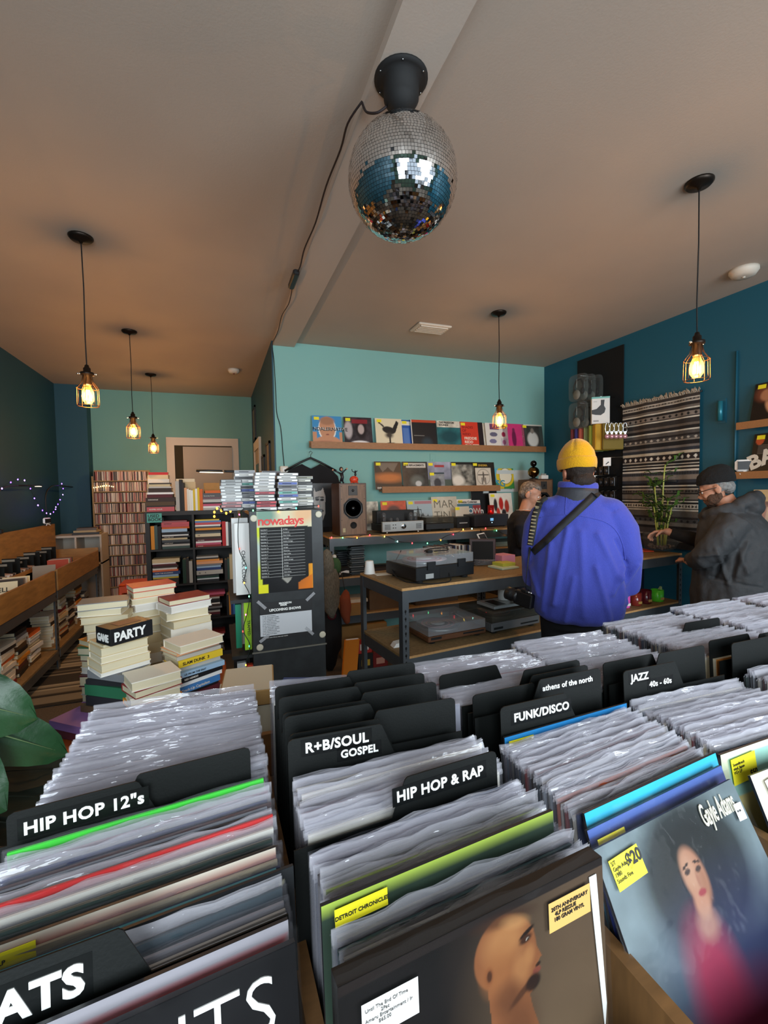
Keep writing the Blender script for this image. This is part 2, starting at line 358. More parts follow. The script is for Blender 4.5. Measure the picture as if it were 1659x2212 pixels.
# ================================================================== PENDANT LAMPS
bulb_glow = mat('glowing filament', '#ffb45a', .5, emit='#ffb060', estr=60)
cagewire = mat('cage wire', '#6b4a2c', .35, .8); amber = clearmat('amber bulb glass', tint=(1, .78, .45), fac=.08, diff=.3, rough=.05, dcol=(.8, .5, .2))
bronze = mat('dark bronze', '#2a211a', .4, .7); cordm = mat('black cord', '#120f0e', .8)
def pendant(x, y, label, power=9.):
    t = thing('pendant_lamp', label, 'lamp', (x, y, CZ), group='cage pendant lamps')
    MB().lathe([(.066, 0), (.066, -.008), (.055, -.02), (.012, -.028), (.006, -.04)], 24).build('ceiling_canopy', bronze, t)
    b = MB(); b.tube([(0, 0, -.02), (.003, 0, -.3), (-.002, .002, -.6), (0, 0, -.765)], .0035, 6); b.build('cord', cordm, t)
    sk = MB().lathe([(.010, -.755), (.014, -.77), (.020, -.775), (.020, -.795), (.036, -.80), (.036, -.815), (.022, -.82), (.022, -.87), (.017, -.875)], 20).build('socket', bronze, t)
    for s in (-1, 1): b = MB(); b.cyl((s*.034, 0, -.808), (s*.046, 0, -.808), .004, 8); b.ell((s*.048, 0, -.808), (.006, .006, .006), 8); b.build('thumb_screw', chrome, sk)
    MB().lathe([(.016, -.868), (.018, -.885), (.030, -.915), (.034, -.94), (.031, -.965), (.018, -.985), (.004, -.99)], 18).build('bulb_glass', amber, t)
    b = MB()
    for k in range(6):
        a = 2*math.pi*k/6; b.tube([(.008*math.cos(a), .008*math.sin(a), -.905), (.013*math.cos(a+.3), .013*math.sin(a+.3), -.965)], .0028, 5)
    b.build('filament', bulb_glow, t)
    for k in range(8):
        a = 2*math.pi*k/8; c, q = math.cos(a), math.sin(a)
        MB().tube([(c*.024, q*.024, -.82), (c*.032, q*.032, -.86), (c*.058, q*.058, -.895), (c*.060, q*.060, -.99), (c*.056, q*.056, -1.0)], .0016, 5).build('cage_wire', cagewire, t)
    for z, r in ((-.895, .058), (-1.0, .056)):
        MB().tube([(r*math.cos(2*math.pi*i/20), r*math.sin(2*math.pi*i/20), z) for i in range(21)], .0018, 5).build('cage_ring', cagewire, t)
    l = bpy.data.lights.new('bulb_light', 'POINT'); l.energy = power; l.color = (1., .62, .32); l.shadow_soft_size = .03
    o = bpy.data.objects.new('bulb_light', l); o.location = (0, 0, -.935); o.parent = t; COL.objects.link(o); return t
pendant(-.71, 3.21, 'lit cage pendant lamp nearest of the three over the left aisle', 20)
pendant(-.72, 4.87, 'lit cage pendant lamp in the middle of the three over the left aisle', 20)
pendant(-.74, 6.5, 'lit cage pendant lamp farthest back, before the far door', 20)
pendant(2.37, 3.42, 'lit cage pendant lamp hanging over the record shelves on the light teal wall', 15)
pendant(2.36, 1.66, 'lit cage pendant lamp in front of the dark teal wall, above the blanket', 15)

# ================================================================== DISCO BALL
db = thing('disco_ball', 'large mirrored disco ball hanging under the ceiling beam', 'disco ball', (.68, 1.58, CZ-.045))
mt = MB().lathe([(.098, 0), (.098, -.006), (.085, -.012), (.066, -.014), (.064, -.075), (.05, -.10), (.03, -.118), (.008, -.122)], 32).build('motor_housing', blackm, db)
for k in range(6):
    a = k*math.pi/3+.2; MB().ell((.088*math.cos(a), .088*math.sin(a), -.0125), (.0035, .0035, .002), 8).build('screw', chrome, mt)
b = MB(); b.tube([(0, 0, -.11), (.004, 0, -.135)], .004, 6, cap=True)
b.tube([(.012*math.cos(a)*.7, 0, -.145+.016*math.sin(a)) for a in np.linspace(0, 6.28, 14)], .0025, 6)
b.tube([(0, .008*math.cos(a), -.160+.010*math.sin(a)) for a in np.linspace(0, 6.28, 12)], .0025, 6); b.build('hook', chrome, db)
RB, cz = .200, -.165-.196
MB().lathe([(.05, cz+.188), (.05, cz+.196), (.03, cz+.204), (.006, cz+.206), (.004, cz+.212)], 24).build('top_cap', mat('cap', '#50565c', .35, .8), db)
MB().ell((0, 0, cz), (RB-.003,)*3, 48).build('core', mat('ball core', '#1a1a1c', .6), db)
b = MB(); rr = random.Random(3); N = 56
for i in range(N):
    t0 = math.pi*(i+.5)/N
    if t0 < .25: continue
    n = max(6, int(2*math.pi*math.sin(t0)*RB/.0112)); off = rr.random()
    for j in range(n):
        a = 2*math.pi*(j+off)/n; nrm = Vector((math.sin(t0)*math.cos(a), math.sin(t0)*math.sin(a), math.cos(t0)))
        e1 = Vector((-math.sin(a), math.cos(a), 0)); e2 = nrm.cross(e1)
        if rr.random() < .004: continue
        ta, tb = rr.gauss(0, .03), rr.gauss(0, .03); n2 = (nrm+e1*ta+e2*tb).normalized(); u = (e1-n2*e1.dot(n2)).normalized(); v = n2.cross(u)
        hw, hh = .00505, .0050; c = nrm*RB+Vector((0, 0, cz))
        b.add([c-u*hw-v*hh, c+u*hw-v*hh, c+u*hw+v*hh, c-u*hw+v*hh], [(0, 1, 2, 3)])
b.build('mirror_tiles', mat('mirror', '#e8eaec', .03, 1.), db, kind='stuff')
# ball cable: from the motor out to a ceiling hook, back along the beam edge, down the corner
cb = thing('ceiling_cable', 'black cord running from the disco ball along the ceiling beam edge to the corner', 'cord')
pts = [(.63, 1.60, 2.99), (.60, 1.62, 2.975), (.575, 1.66, 3.00), (.575, 1.70, 3.05), (.572, 1.71, 3.075)]
pts2 = [(.572, 1.71, 3.078), (.54, 1.80, 3.055), (.55, 1.95, 3.06), (.545, 2.2, 3.062), (.555, 2.5, 3.055), (.55, 2.8, 3.066), (.56, 3.0, 3.06), (.56, 3.12, 3.07)]
pts3 = [(.56, 3.34, 3.06), (.575, 3.6, 3.055), (.56, 3.9, 3.065), (.578, 4.3, 3.07), (.57, 4.66, 3.08), (.578, 4.735, 3.05)]
def smooth(pts, k=5):
    P = [Vector(p) for p in pts]; out = []
    for i in range(len(P)-1):
        a, b_, c, d = P[max(i-1, 0)], P[i], P[i+1], P[min(i+2, len(P)-1)]
        for j in range(k):
            t = j/k; out.append(.5*((2*b_)+(c-a)*t+(2*a-5*b_+4*c-d)*t*t+(3*b_-a-3*c+d)*t**3))
    return out+[P[-1]]
brown = mat('dark brown cord', '#1d0f10', .7)
MB().tube(smooth(pts), .0045, 6).build('cord_loop', brown, cb)
MB().tube(smooth(pts2), .0045, 6).build('cord_run', brown, cb)
MB().tube(smooth(pts3), .0035, 6).build('cord_run', brown, cb)
MB().bbox(.53, .572, 3.10, 3.34, 3.045, 3.085, .008).build('power_brick', black, cb)
pts4 = [(.578, 4.735, 3.05), (.592, 4.742, 2.9), (.60, 4.742, 2.6), (.605, 4.742, 2.4), (.64, 4.742, 2.25), (.655, 4.742, 2.0), (.665, 4.742, 1.86)]
MB().tube(smooth(pts4), .004, 6).build('cord_drop', cordm, cb)
bx = thing('wall_adapter', 'small white plug box on the light teal wall at the foot of the black cord', 'plug', (.66, 4.75, 1.82)); MB().bbox(-.04, .04, -.05, 0, -.03, .04, .006).build('body', offw, bx); MB().bbox(-.02, .02, -.06, -.05, -.02, .02, .002).build('socket_face', white, bx)

# ================================================================== RECORDS ON THE WALL LEDGES
def jacket(name, art, M, parent, w=.315, h=.315, t=.005):
    o = art.mesh(name, w, h, M); return link(name, o, parent, (-w/2, -t/2-.0005, 0))
def wall_record(label, x, y, z, art, cat='record', rz=0., tilt=.16, w=.315, h=.315, edge='#d8d4c8', sticker=(0.02, .27), group=None, writing=(), sl=False):
    """a record standing on its lower edge at (x,y,z) leaning back by tilt; -y is its face"""
    t = thing('vinyl_record', label, cat, (x, y, z), group=group, rot=(-tilt, 0, rz))
    MB().box(-w/2, w/2, -.0025, .0025, 0, h).build('jacket', objm, t, color=edge)
    jacket('cover_print', art, art_m if not sl else art_g, t, w, h)
    if sticker:
        MB().box(sticker[0]-w/2, sticker[0]-w/2+.055, -.0045, -.0035, sticker[1], sticker[1]+.032).build('price_sticker', yellowst, t)
    for (s, size, x0, z0, c, bd) in writing:
        lettering(s, size, mat('print '+c, c, .5), t, (x0-w/2, -.0042, z0), bold=bd)
    return t
def ledge(label, x0, x1, y, z, depth=.10, lip=.035):
    t = thing('picture_ledge', label, 'shelf', (0, y, z))
    MB().box(x0, x1, -depth, 0, -.018, 0).build('shelf_board', shelfwood, t)
    MB().box(x0, x1, -depth-.016, -depth, -.034, lip).build('front_lip', shelfwood, t)
    MB().box(x0, x1, -.014, 0, 0, .05).build('back_strip', shelfwood, t); return t
ledge('long oak picture ledge, the upper one on the light teal wall', .93, 3.90, YB, 2.075)
ledge('shorter oak picture ledge, the lower one on the light teal wall', 1.70, 3.22, YB, 1.60)
sk_ = '#c98f6b'
a1 = Art('#3f8fc4').ell(.5, .55, .30, .42, '#f2f0ea', .02).rect(0, .14, 0, .45, sk_).rect(.9, 1, 0, .45, sk_).ell(.5, .58, .27, .40, sk_, .05).ell(.5, .12, .42, .2, sk_, .1).ell(.5, .83, .25, .14, '#a8785a', .4).ell(.5, .36, .06, .02, '#8b4a3c', .3).ell(.42, .1, .3, .05, '#b0755a', .6)
wall_record('blue record with a bare-headed child and banner lettering, first on the upper ledge', 1.115, 4.665, 2.077, a1, writing=[('NOALERNATIVE', .052, .0, .155, '#16161a', .001), ('NOALERNATIVE', .046, .02, .162, '#e9e6dd', .0)])
a2 = Art('#3b3438').noise(.5, 5, 4).ell(.15, .55, .14, .3, '#b9aeae', .4).ell(.6, .6, .2, .36, '#2a2224', .3).ell(.6, .58, .11, .17, '#bba9a4', .3).rect(.28, .85, .78, .93, '#8f2a32', .85).ell(.55, .1, .3, .08, '#e6e3e2', .4)
wall_record('dark record with long-haired faces and a red title, second on the upper ledge', 1.455, 4.665, 2.077, a2, sl=True)
a3 = Art('#e3d8b8').ell(.5, .58, .25, .13, '#1e1c1a', .15, -.2).poly([(.62, .6), (.8, .95), (.88, .85), (.74, .5)], '#1e1c1a').poly([(.1, .85), (.3, .68), (.34, .72), (.14, .88)], '#26231f').rect(.5, .55, .05, .5, '#26231f').ell(.55, .1, .17, .04, '#1e1c1a', .3).ell(.5, .4, .14, .1, '#3d3832', .9)
wall_record('cream record with a black ink bird, third on the upper ledge', 1.81, 4.665, 2.077, a3)
a4 = Art('#2c5aa8').rect(0, .45, .8, .95, '#e8e4d0').rect(.08, .3, .1, .7, '#6f95cc', .5)
wall_record('blue record partly hidden behind the black one on the upper ledge', 2.125, 4.685, 2.077, a4, tilt=.2)
a5 = Art('#1f1e20').rect(0, 1, .9, 1, '#c24a2c').rect(0, .035, 0, 1, '#dedad0').rect(.1, .5, .4, .42, '#8a8a86').ell(.6, .15, .2, .2, '#2c3b45', .8)
wall_record('black record with an orange top band on the upper ledge', 2.235, 4.66, 2.077, a5, sticker=None)
a6 = Art('#2f8f8f').noise(.2, 4, 8)
wall_record('teal green record partly hidden on the upper ledge', 2.44, 4.685, 2.077, a6, tilt=.2)
a7 = Art('#2a6a70').rect(0, 1, .76, 1, '#dcd8c8').noise(.35, 6, 9).ell(.5, .4, .4, .25, '#1b4a52', .6)
wall_record('dark teal record with white title band on the upper ledge', 2.56, 4.66, 2.077, a7, sticker=None, writing=[('THE FREEDOM\nSOUNDS', .03, .03, .285, '#1b1b1b', .001)])
a8 = Art('#d8402a').rect(.78, 1, 0, 1, '#2a1e20').noise(.05, 4, 2)
wall_record('bright red record with white and dark letters on the upper ledge', 2.86, 4.66, 2.077, a8, writing=[('SHADES\nOF\nREDD', .042, .03, .235, '#8d1d14', .0008), ('FREDDIE\nREDD\nQUINTET', .044, .05, .1, '#f0e6d2', .001)])
a9 = Art('#d9d4c6').rect(.1, .3, .1, .8, '#30302c').noise(.1, 5, 5)
wall_record('cream record partly hidden beside the sticker-covered one on the upper ledge', 3.09, 4.685, 2.077, a9, tilt=.2)
a10 = Art('#e6e2da').rect(.2, .62, .74, .97, '#7d4a6c').rect(.75, .93, .78, .97, '#d8b13c').ell(.35, .55, .17, .09, '#6d6a80', .1).ell(.8, .56, .09, .1, '#a8324c', .1).ell(.3, .28, .16, .09, '#7d7a9c', .1).rect(.65, .95, .1, .4, '#c9c5c8').ell(.8, .25, .08, .1, '#a06a8c', .1)
wall_record('white record printed with purple and pink patches on the upper ledge', 3.21, 4.66, 2.077, a10, sticker=None)
a11 = Art('#d33a78').ell(.5, .42, .10, .34, '#6e2148', .35).ell(.5, .76, .06, .07, '#7a2a50', .3).noise(.06, 6, 3)
wall_record('hot pink record with a dark standing figure on the upper ledge', 3.455, 4.66, 2.077, a11)
a12 = Art('#3c3c38').noise(.4, 5, 12).rect(0, .1, 0, 1, '#dedace').rect(0, 1, .94, 1, '#dedace').ell(.5, .4, .26, .3, '#d4d2ca', .3).ell(.5, .74, .08, .11, '#8d8378', .2).rect(.85, 1, 0, .94, '#47524e')
wall_record('grey record with a seated man in a white shirt, last on the upper ledge', 3.735, 4.66, 2.077, a12)
b1 = Art('#4a3424').grad('#140d0a', '#3a3028', 'y').ell(.5, .42, .6, .16, '#b86a30', .9).poly([(.3, .62), (.5, .8), (.7, .62), (.9, .95), (.1, .95)], '#8c8478', .5).rect(0, 1, .0, .2, '#0e0b0a')
wall_record('dark orange-glow record, first on the lower ledge', 1.79, 4.66, 1.602, b1, writing=[('EXPLOSIONS    SKY', .026, .02, .01, '#e8e2d6', .0008)])
b2 = Art('#2b2d2c').noise(.6, 6, 21).rect(.15, .92, .78, .95, '#c9c6bc').ell(.55, .3, .25, .2, '#5b6360', .6).ell(.6, .2, .12, .1, '#c2c6c6', .3)
wall_record('black and white band photo record, second on the lower ledge', 2.12, 4.66, 1.602, b2, writing=[('THE REPLACEMENTS', .026, .03, .265, '#1b1b1b', .001)])
b3 = Art('#8f93a4').grad('#3c3f48', '#a6abc0', 'y').noise(.25, 5, 22).rect(0, 1, .1, .35, '#4f5a50').rect(.3, .7, .8, .88, '#a83a3c')
wall_record('grey-violet landscape record, third on the lower ledge', 2.43, 4.66, 1.602, b3)
b3b = Art('#8c9094').noise(.3, 5, 2).ell(.5, .35, .25, .3, '#3e3e42', .3).rect(0, 1, .9, 1, '#3b4a52')
wall_record('small grey single leaning in front of the landscape record on the lower ledge', 2.385, 4.645, 1.602, b3b, w=.185, h=.19, sticker=(.0, .155))
b4 = Art('#8a887e').noise(.75, 7, 23).rect(0, 1, .9, 1, '#24221f').ell(.3, .3, .25, .2, '#e4e0d4', .5)
wall_record('black and white street scene record, fourth on the lower ledge', 2.73, 4.66, 1.602, b4)
b5 = Art('#2a241c').rect(.13, .82, .08, .78, '#d8cdbb').ell(.48, .43, .29, .31, '#8a7f6e', .04).ell(.48, .43, .27, .29, '#d8cdbb', .04).ell(.48, .43, .035, .22, '#5a5148', .3).rect(.25, .71, .50, .53, '#5a5148').rect(.38, .42, .16, .4, '#5a5148').rect(.54, .58, .16, .4, '#5a5148')
wall_record('dark brown record with a circle and spread-armed figure on the lower ledge', 3.02, 4.66, 1.602, b5, writing=[('ENIGMA', .034, .09, .265, '#c9a23c', .001)])
b6 = Art('#3f8a44').ell(.45, .55, .42, .42, '#5cb0cc', .04).ell(.6, .5, .42, .42, '#e0c42c', .04).ell(.62, .5, .3, .32, '#7d6a20', .03).ell(.62, .5, .28, .3, '#f0e8cf', .03).rect(0, .1, 0, .9, '#3f8a44').rect(0, .5, 0, .12, '#d9bc2c')
wall_record('green record with yellow and blue rings at the right end of the lower ledge', 3.33, 4.72, 1.59, b6, tilt=.13, writing=[('SG', .11, .05, .03, '#2f8fb0', .002)])
nl = thing('wall_nails', 'pair of small nails holding the green ring record on the teal wall', 'nail', (3.33, YB, 1.59))
MB().cyl((-.1, 0, -.004), (-.1, -.05, -.004), .003, 6).build('nail', chrome, nl); MB().cyl((.1, 0, -.004), (.1, -.05, -.004), .003, 6).build('nail', chrome, nl)
sw = thing('light_switch', 'small painted switch plate between the two ledges on the light teal wall', 'switch', (2.37, YB, 1.93)); MB().bbox(-.035, .035, -.008, 0, -.08, .08, .002).build('plate', paint_l, sw); MB().box(-.008, .008, -.014, -.008, -.015, .015).build('toggle', paint_l, sw)
# ================================================================== RECORD BINS
binwood = mat('bin plywood', '#8a6238', .6, noise_amt=.35, nscale=10, stretch=(1, 6, 1))
COLS = [(-.098, .41, 1.095, 1.125), (.2575, .36, 1.065, 1.128), (.6225, .38, 1.065, 1.118), (.9875, .44, 1.135, 1.105), (1.36, .46, 1.16, 1.12), (1.73, .5, 1.2, 1.12), (2.10, .5, 1.22, 1.12)]
bn = thing('record_bin', 'long wooden record bin on legs holding rows of sleeved records', 'bin', (0, 0, 0))
MB().box(-.285, 2.30, .27, 1.25, .785, .80).build('bottom_board', binwood, bn)
MB().box(-.285, 2.30, 1.25, 1.268, .785, .92).build('back_board', binwood, bn)
MB().box(-.285, 2.30, .252, .27, .785, .98).build('front_board', binwood, bn)
xs = [-.285]+[(COLS[i][0]+COLS[i+1][0])/2-.009 for i in range(6)]+[2.282]
for i, x in enumerate(xs):
    z = .93 if i in (0, 7) else 1.02
    MB().prism([(.27, .80), (1.25, .80), (1.25, .90), (1.0, .93 if i == 0 else .97), (.45, z), (.27, z)], 0, .018, M=trans(x+.018, 0, 0) @ rotz(math.pi/2)).build('partition', binwood, bn)
for x in (-.26, 1.0, 2.25):
    for y in (.30, 1.2): MB().box(x-.025, x+.025, y-.02, y+.02, 0, .785).build('leg', binwood, bn)
# one plastic sleeve, several crumple patterns shared by all the records
def sleeve_mesh(seed, w=.324, h=.312, flap=.015, nx=22, flapamp=.006):
    zs = [0, .12, .22, .26, .285, .30, .308, h, h+flap*.5, h+flap]
    b = MB(); nz = len(zs)
    for side in (-1, 1):
        vs = []
        for j, z in enumerate(zs):
            k = max(0, (z-.24)/.09); k2 = max(0, (z-.305)/.025)
            for i in range(nx+1):
                x = -w/2+w*i/nx; n1 = noise.noise(Vector((x*26+seed*7, z*16, seed*3.1+side*(.6 if z < h else .2))))
                n2 = noise.noise(Vector((x*70+seed, z*40, seed+side)))
                y = side*(.0028 if z <= h else .0022-.0012*k2)+(n1*.0035+n2*.0012)*k*(.5 if z < .30 else 1)
                if z > h: y += n1*flapamp*k2
                zz = z+(noise.noise(Vector((x*14, seed*5, 1.)))*.004 if z > h else 0)
                vs.append((x, y, zz))
        fs = [(j*(nx+1)+i, j*(nx+1)+i+1, (j+1)*(nx+1)+i+1, (j+1)*(nx+1)+i) for j in range(nz-1) for i in range(nx)]
        b.add(vs, fs[:6*nx], 0, True); b.add(vs, fs[6*nx:], 1, True)
    return b
SLB = [sleeve_mesh(s, flap=(.016, .006, .011, .014, .005, .009, .013, .007)[s]) for s in range(8)]
SLV = [s.mesh('sleeve', [sleeve_b, sleeve_m]) for s in SLB]
SLW = [sleeve_mesh(s+40, flap=.004, flapamp=.002).mesh('sleeve', [sleeve_b, sleeve_b]) for s in range(4)]
SLC = [sleeve_mesh(s+20, flap=.012, flapamp=.003).mesh('sleeve', [sleeve_c, sleeve_c]) for s in range(3)]
JK = MB().box(-.1565, .1565, -.0016, .0016, 0, .312).mesh('jacket', objm)
PAL = ['#2c2f3a', '#d8d4ca', '#8c8a90', '#3a2f2c', '#1e2d4a', '#b6b0a6', '#5a3a34', '#e8e4d8', '#6f7680', '#20242a', '#45525a', '#a09480', '#7c4038', '#c8c0b0', '#1a1a1e', '#344a44', '#9aa0a8', '#5c5560', '#d9c9a0', '#2f3d66', '#8d2d2a', '#4f6a80']
STK = MB().box(-.15, -.075, -.0042, -.0036, .262, .300).mesh('price_sticker', yellowst)
def record(x, ytop, z0, lean, yaw, color, label, group=None, sleeve=None, sticker=False, h=None):
    t = link('vinyl_record', JK, None, (x, ytop-.312*math.sin(lean), z0), (-lean, 0, yaw), label, 'record', group, color=color)
    s = link('sleeve', sleeve if sleeve is not None else SLV[rr.randrange(8)], t)
    if rr.random() < .5: s.scale = (-1, 1, 1)
    if sticker: link('price_sticker', STK, t)
    return t
ranges = [  # column, first y, last y, spacing, group phrase
    (0, .452, .455, .0062, 'at the very front of the leftmost column'),
    (0, .470, .700, .0066, 'before the HIP HOP 12"s divider'),
    (0, .735, 1.085, .0054, 'in the silvery back half of the leftmost column'),
    (1, .400, .560, .0058, 'before the HIP HOP & RAP divider'),
    (1, .590, .695, .0060, 'between HIP HOP & RAP and R+B/SOUL'),
    (1, .965, 1.05, .010, 'behind the blank dividers of the second column'),
    (2, .505, .675, .0062, 'before the FUNK/DISCO divider'),
    (2, .830, 1.065, .0065, 'behind the blank dividers of the third column'),
    (3, .535, .715, .0062, 'before the JAZZ divider'),
    (3, .80, 1.13, .0062, 'at the back of the fourth column'),
    (4, .50, .72, .0065, 'in the fifth column, front half'), (4, .82, 1.15, .0065, 'in the fifth column, back half'),
    (5, .62, 1.19, .007, 'in the sixth column'), (6, .7, 1.22, .0075, 'in the last column at the far right')]
special = {(0, .69): ('#3fe03a', .016), (0, .608): ('#d8221f', .010), (0, .595): ('#f0ede2', .003), (0, .66): ('#1d2c66', 0), (0, .68): ('#c02a34', 0), (0, .56): ('#1f2f8a', 0), (0, .53): ('#4aa0b0', 0),
    (1, .655): ('#eeeae2', .010), (1, .63): ('#9c3a34', 0), (1, .50): ('#a8c83c', 0), (1, .47): ('#16345c', 0), (1, .43): ('#123a40', 0), (1, .56): ('#2a68a0', 0), (1, .54): ('#e8e8ea', 0),
    (2, .60): ('#6a2f38', .006), (2, .64): ('#8c3a2a', 0), (2, .54): ('#b8552f', 0), (3, .6): ('#8a4a3c', 0), (3, .7): ('#2f5f88', 0), (3, .74): ('#b5a03c', 0)}
cands = []
for (ci, y0, y1, sp, phrase) in ranges:
    xc, _, _, zt = COLS[ci]; y = y0
    while y < y1:
        cands.append((ci, y, phrase, rr.random())); y += sp*rr.uniform(.8, 1.25)
def dist(c): return math.hypot(COLS[c[0]][0], c[1])
order = sorted(cands, key=dist); near = set(id(c) for c in order[:280]); used = set(); rest = {}
for c in cands:
    ci, y, phrase, q = c; xc, _, _, zt = COLS[ci]
    if ci == 0: lean = .03+.35*max(0, .66-y) if y < .78 else .06
    elif ci == 1: lean = .05+.1*max(0, .6-y)
    elif ci == 2: lean = .08+.6*max(0, .56-y)
    else: lean = .06
    yaw = math.radians({0: 5.5-10*max(0, y-.7)/.4, 1: 4.2-8*max(0, y-.6)/.2, 2: 5.6-6*max(0, y-.6)/.3, 3: -2, 4: 1}.get(ci, 1))
    yaw += math.radians(rr.gauss(0, .35)); col = rr.choice(PAL); dz = rr.uniform(-.005, .004)
    if ci == 1 and y < .56 and rr.random() < .65: col = rr.choice(['#12141a', '#1a2440', '#22304e', '#0e1114', '#2c2a3a', '#16383e', '#3a3d46'])
    if ci == 0 and y > .8: col = rr.choice(['#8f8c92', '#a8a4a8', '#77747c', '#9a9498', '#c0bcc0', '#6c6a72'])
    for (k, ys), (cc, zz) in special.items():
        if k == ci and abs(y-ys) < .0042 and (k, ys) not in used: used.add((k, ys)); col = cc; dz = zz; break
    z0 = zt-.312+dz; x = xc+rr.uniform(-.004, .004)
    if id(c) in near:
        nm = {'#3fe03a': 'bright green record standing up in front of the HIP HOP 12"s divider', '#d8221f': 'red record in the leftmost column under the yellow sticker', '#eeeae2': 'white record below the GOSPEL tab in the second column'}.get(col)
        record(x, y, z0, lean, yaw, col, nm or 'sleeved record packed '+phrase, None if nm else 'records '+phrase, sleeve=rr.choice(SLW) if (ci == 0 and y < .7 and rr.random() < .8) or (ci == 1 and y < .58 and rr.random() < .75) or rr.random() < .12 else None, sticker=rr.random() < .07 or col in ('#d8221f', '#a8c83c', '#eeeae2'))
    else: rest.setdefault((ci, phrase), []).append((x, y, z0, lean, yaw, col))
cj = {}
for (ci, phrase), L in rest.items():
    jb = MB(); sb = MB(); ms = [mat('jacket '+c, c, .5) for c in PAL[:20]]
    for (x, y, z0, lean, yaw, col) in L:
        M = trans(x, y-.312*math.sin(lean), z0) @ rotz(yaw) @ rotx(-lean)
        jb.box(-.1565, .1565, -.0016, .0016, 0, .312, m=rr.randrange(20), M=M)
        s = SLB[rr.randrange(8)]; bb = len(sb.v); sb.v += [tuple(M @ Vector(v)) for v in s.v]; sb.f += [tuple(bb+i for i in f) for f in s.f]; sb.mi += s.mi; sb.sm += s.sm
    o = jb.build('packed_records', ms, label='many more sleeved records '+phrase+', too many to count', cat='records', kind='stuff')
    sb.build('sleeves', [sleeve_b, sleeve_m], o, kind='stuff')
# dividers
lab_m = mat('label tape', '#121414', .25); letter_m = mat('white lettering', '#f4f4f0', .5)
def divider(ci, y, side, label, lines=(), z=None, lean=.06, yaw=2., tab=.158, up=.050, dx=0., w=.318):
    xc = COLS[ci][0]+dx; zt = COLS[ci][3] if z is None else z; H = zt-.81+.004; h2 = H+up; a = -w/2; c = w/2; r = .008
    if side == 'L': poly = [(a, 0), (c, 0), (c, H), (a+tab+.022, H), (a+tab, h2-.003), (a+tab-.004, h2), (a+r, h2), (a+.002, h2-.003), (a, h2-r)]
    else: poly = [(a, 0), (c, 0), (c, h2-r), (c-.002, h2-.003), (c-r, h2), (c-tab+.004, h2), (c-tab, h2-.003), (c-tab-.022, H), (a, H)]
    t = thing('record_divider', label, 'divider', (xc, y-H*math.sin(lean), .81), rot=(-lean, 0, math.radians(yaw)))
    MB().prism(poly, -.001, .001).build('board', tabm, t)
    for (s, size, x, zz, bold) in lines:
        o = lettering(s, size, letter_m, t, (x, -.0016, zz+h2), bold=bold, spacing=1.06)
        wd = max(v.co.x for v in o.data.vertices); MB().box(x-.006, x+wd+.006, -.0013, -.001, zz+h2-.006, zz+h2+size*.74+.005).build('label_tape', lab_m, t)
    return t
divider(0, .462, 'L', 'black divider tab lettered ATS at the bottom left corner', [('BEATS', .036, -.130, -.042, .0015)], yaw=5, lean=.09, tab=.165)
divider(0, .708, 'L', 'black divider tab lettered HIP HOP 12"s', [('HIP HOP 12"s', .0225, -.142, -.032, .0007)], yaw=5, lean=.05, z=1.122, dx=-.008, tab=.150)
divider(0, .718, 'R', 'blank black divider just behind the HIP HOP 12"s tab', yaw=5, lean=.05, dx=-.022)
divider(1, .572, 'R', 'black divider tab lettered HIP HOP & RAP', [('HIP HOP & RAP', .0205, -.014, -.030, .0006)], yaw=3.5, z=1.122, dx=-.02)
divider(1, .706, 'L', 'black divider tab lettered R+B/SOUL and GOSPEL', [('R+B/SOUL', .0225, -.132, -.025, .0007), ('GOSPEL', .0175, -.074, -.044, .0006)], yaw=-3, z=1.126, up=.056, dx=-.006)
for i, (yy, sd_) in enumerate([(.735, 'L'), (.758, 'R'), (.785, 'L'), (.812, 'L'), (.837, 'R'), (.865, 'L'), (.895, 'R'), (.925, 'L'), (.945, 'R')]):
    divider(1, yy, sd_, 'blank black divider, %s tab, %s behind R+B/SOUL' % ('left' if sd_ == 'L' else 'right', ['first', 'second', 'third', 'fourth', 'fifth', 'sixth', 'seventh', 'eighth', 'ninth'][i]), yaw=-2.5, z=1.126+.003*(i % 3), lean=.05)
wp = record(COLS[1][0]+.05, .825, .822, .05, -.04, '#dfe2f2', 'plain white-blue card standing among the blank dividers')
divider(2, .698, 'L', 'black divider tab lettered FUNK/DISCO', [('FUNK/DISCO', .0215, -.130, -.032, .0007)], yaw=1, z=1.122, dx=.018, tab=.155)
divider(2, .745, 'R', 'black divider tab lettered athens of the north', [('athens of the north', .0158, .003, -.024, .0004)], yaw=0, z=1.134, tab=.163, dx=-.008)
divider(2, .765, 'L', 'large blank black divider behind the FUNK/DISCO tab', yaw=1, z=1.125, up=.045, tab=.15)
divider(2, .785, 'R', 'blank black divider behind the athens of the north tab', yaw=1, z=1.125)
divider(2, .81, 'R', 'blank black divider, farther of the two behind the athens tab', yaw=1, z=1.128)
divider(2, .91, 'L', 'blank black divider standing among the back records of the third column', yaw=2, z=1.10, up=.055)
divider(3, .732, 'L', 'black divider tab lettered JAZZ 40s - 60s', [('JAZZ', .0220, -.138, -.026, .0007), ('40s - 60s', .0175, -.085, -.046, .0004)], yaw=-1, z=1.116, up=.055, dx=.0)
divider(3, .775, 'R', 'blank black divider behind the JAZZ tab', yaw=0, z=1.125)
divider(3, .79, 'L', 'blank black divider with left tab behind the JAZZ tab', yaw=0, z=1.12)
divider(4, .745, 'L', 'tall blank black divider at the middle of the fifth column', yaw=0, z=1.13, tab=.2)
divider(4, .775, 'R', 'blank black divider behind the tall one of the fifth column', yaw=0, z=1.125)
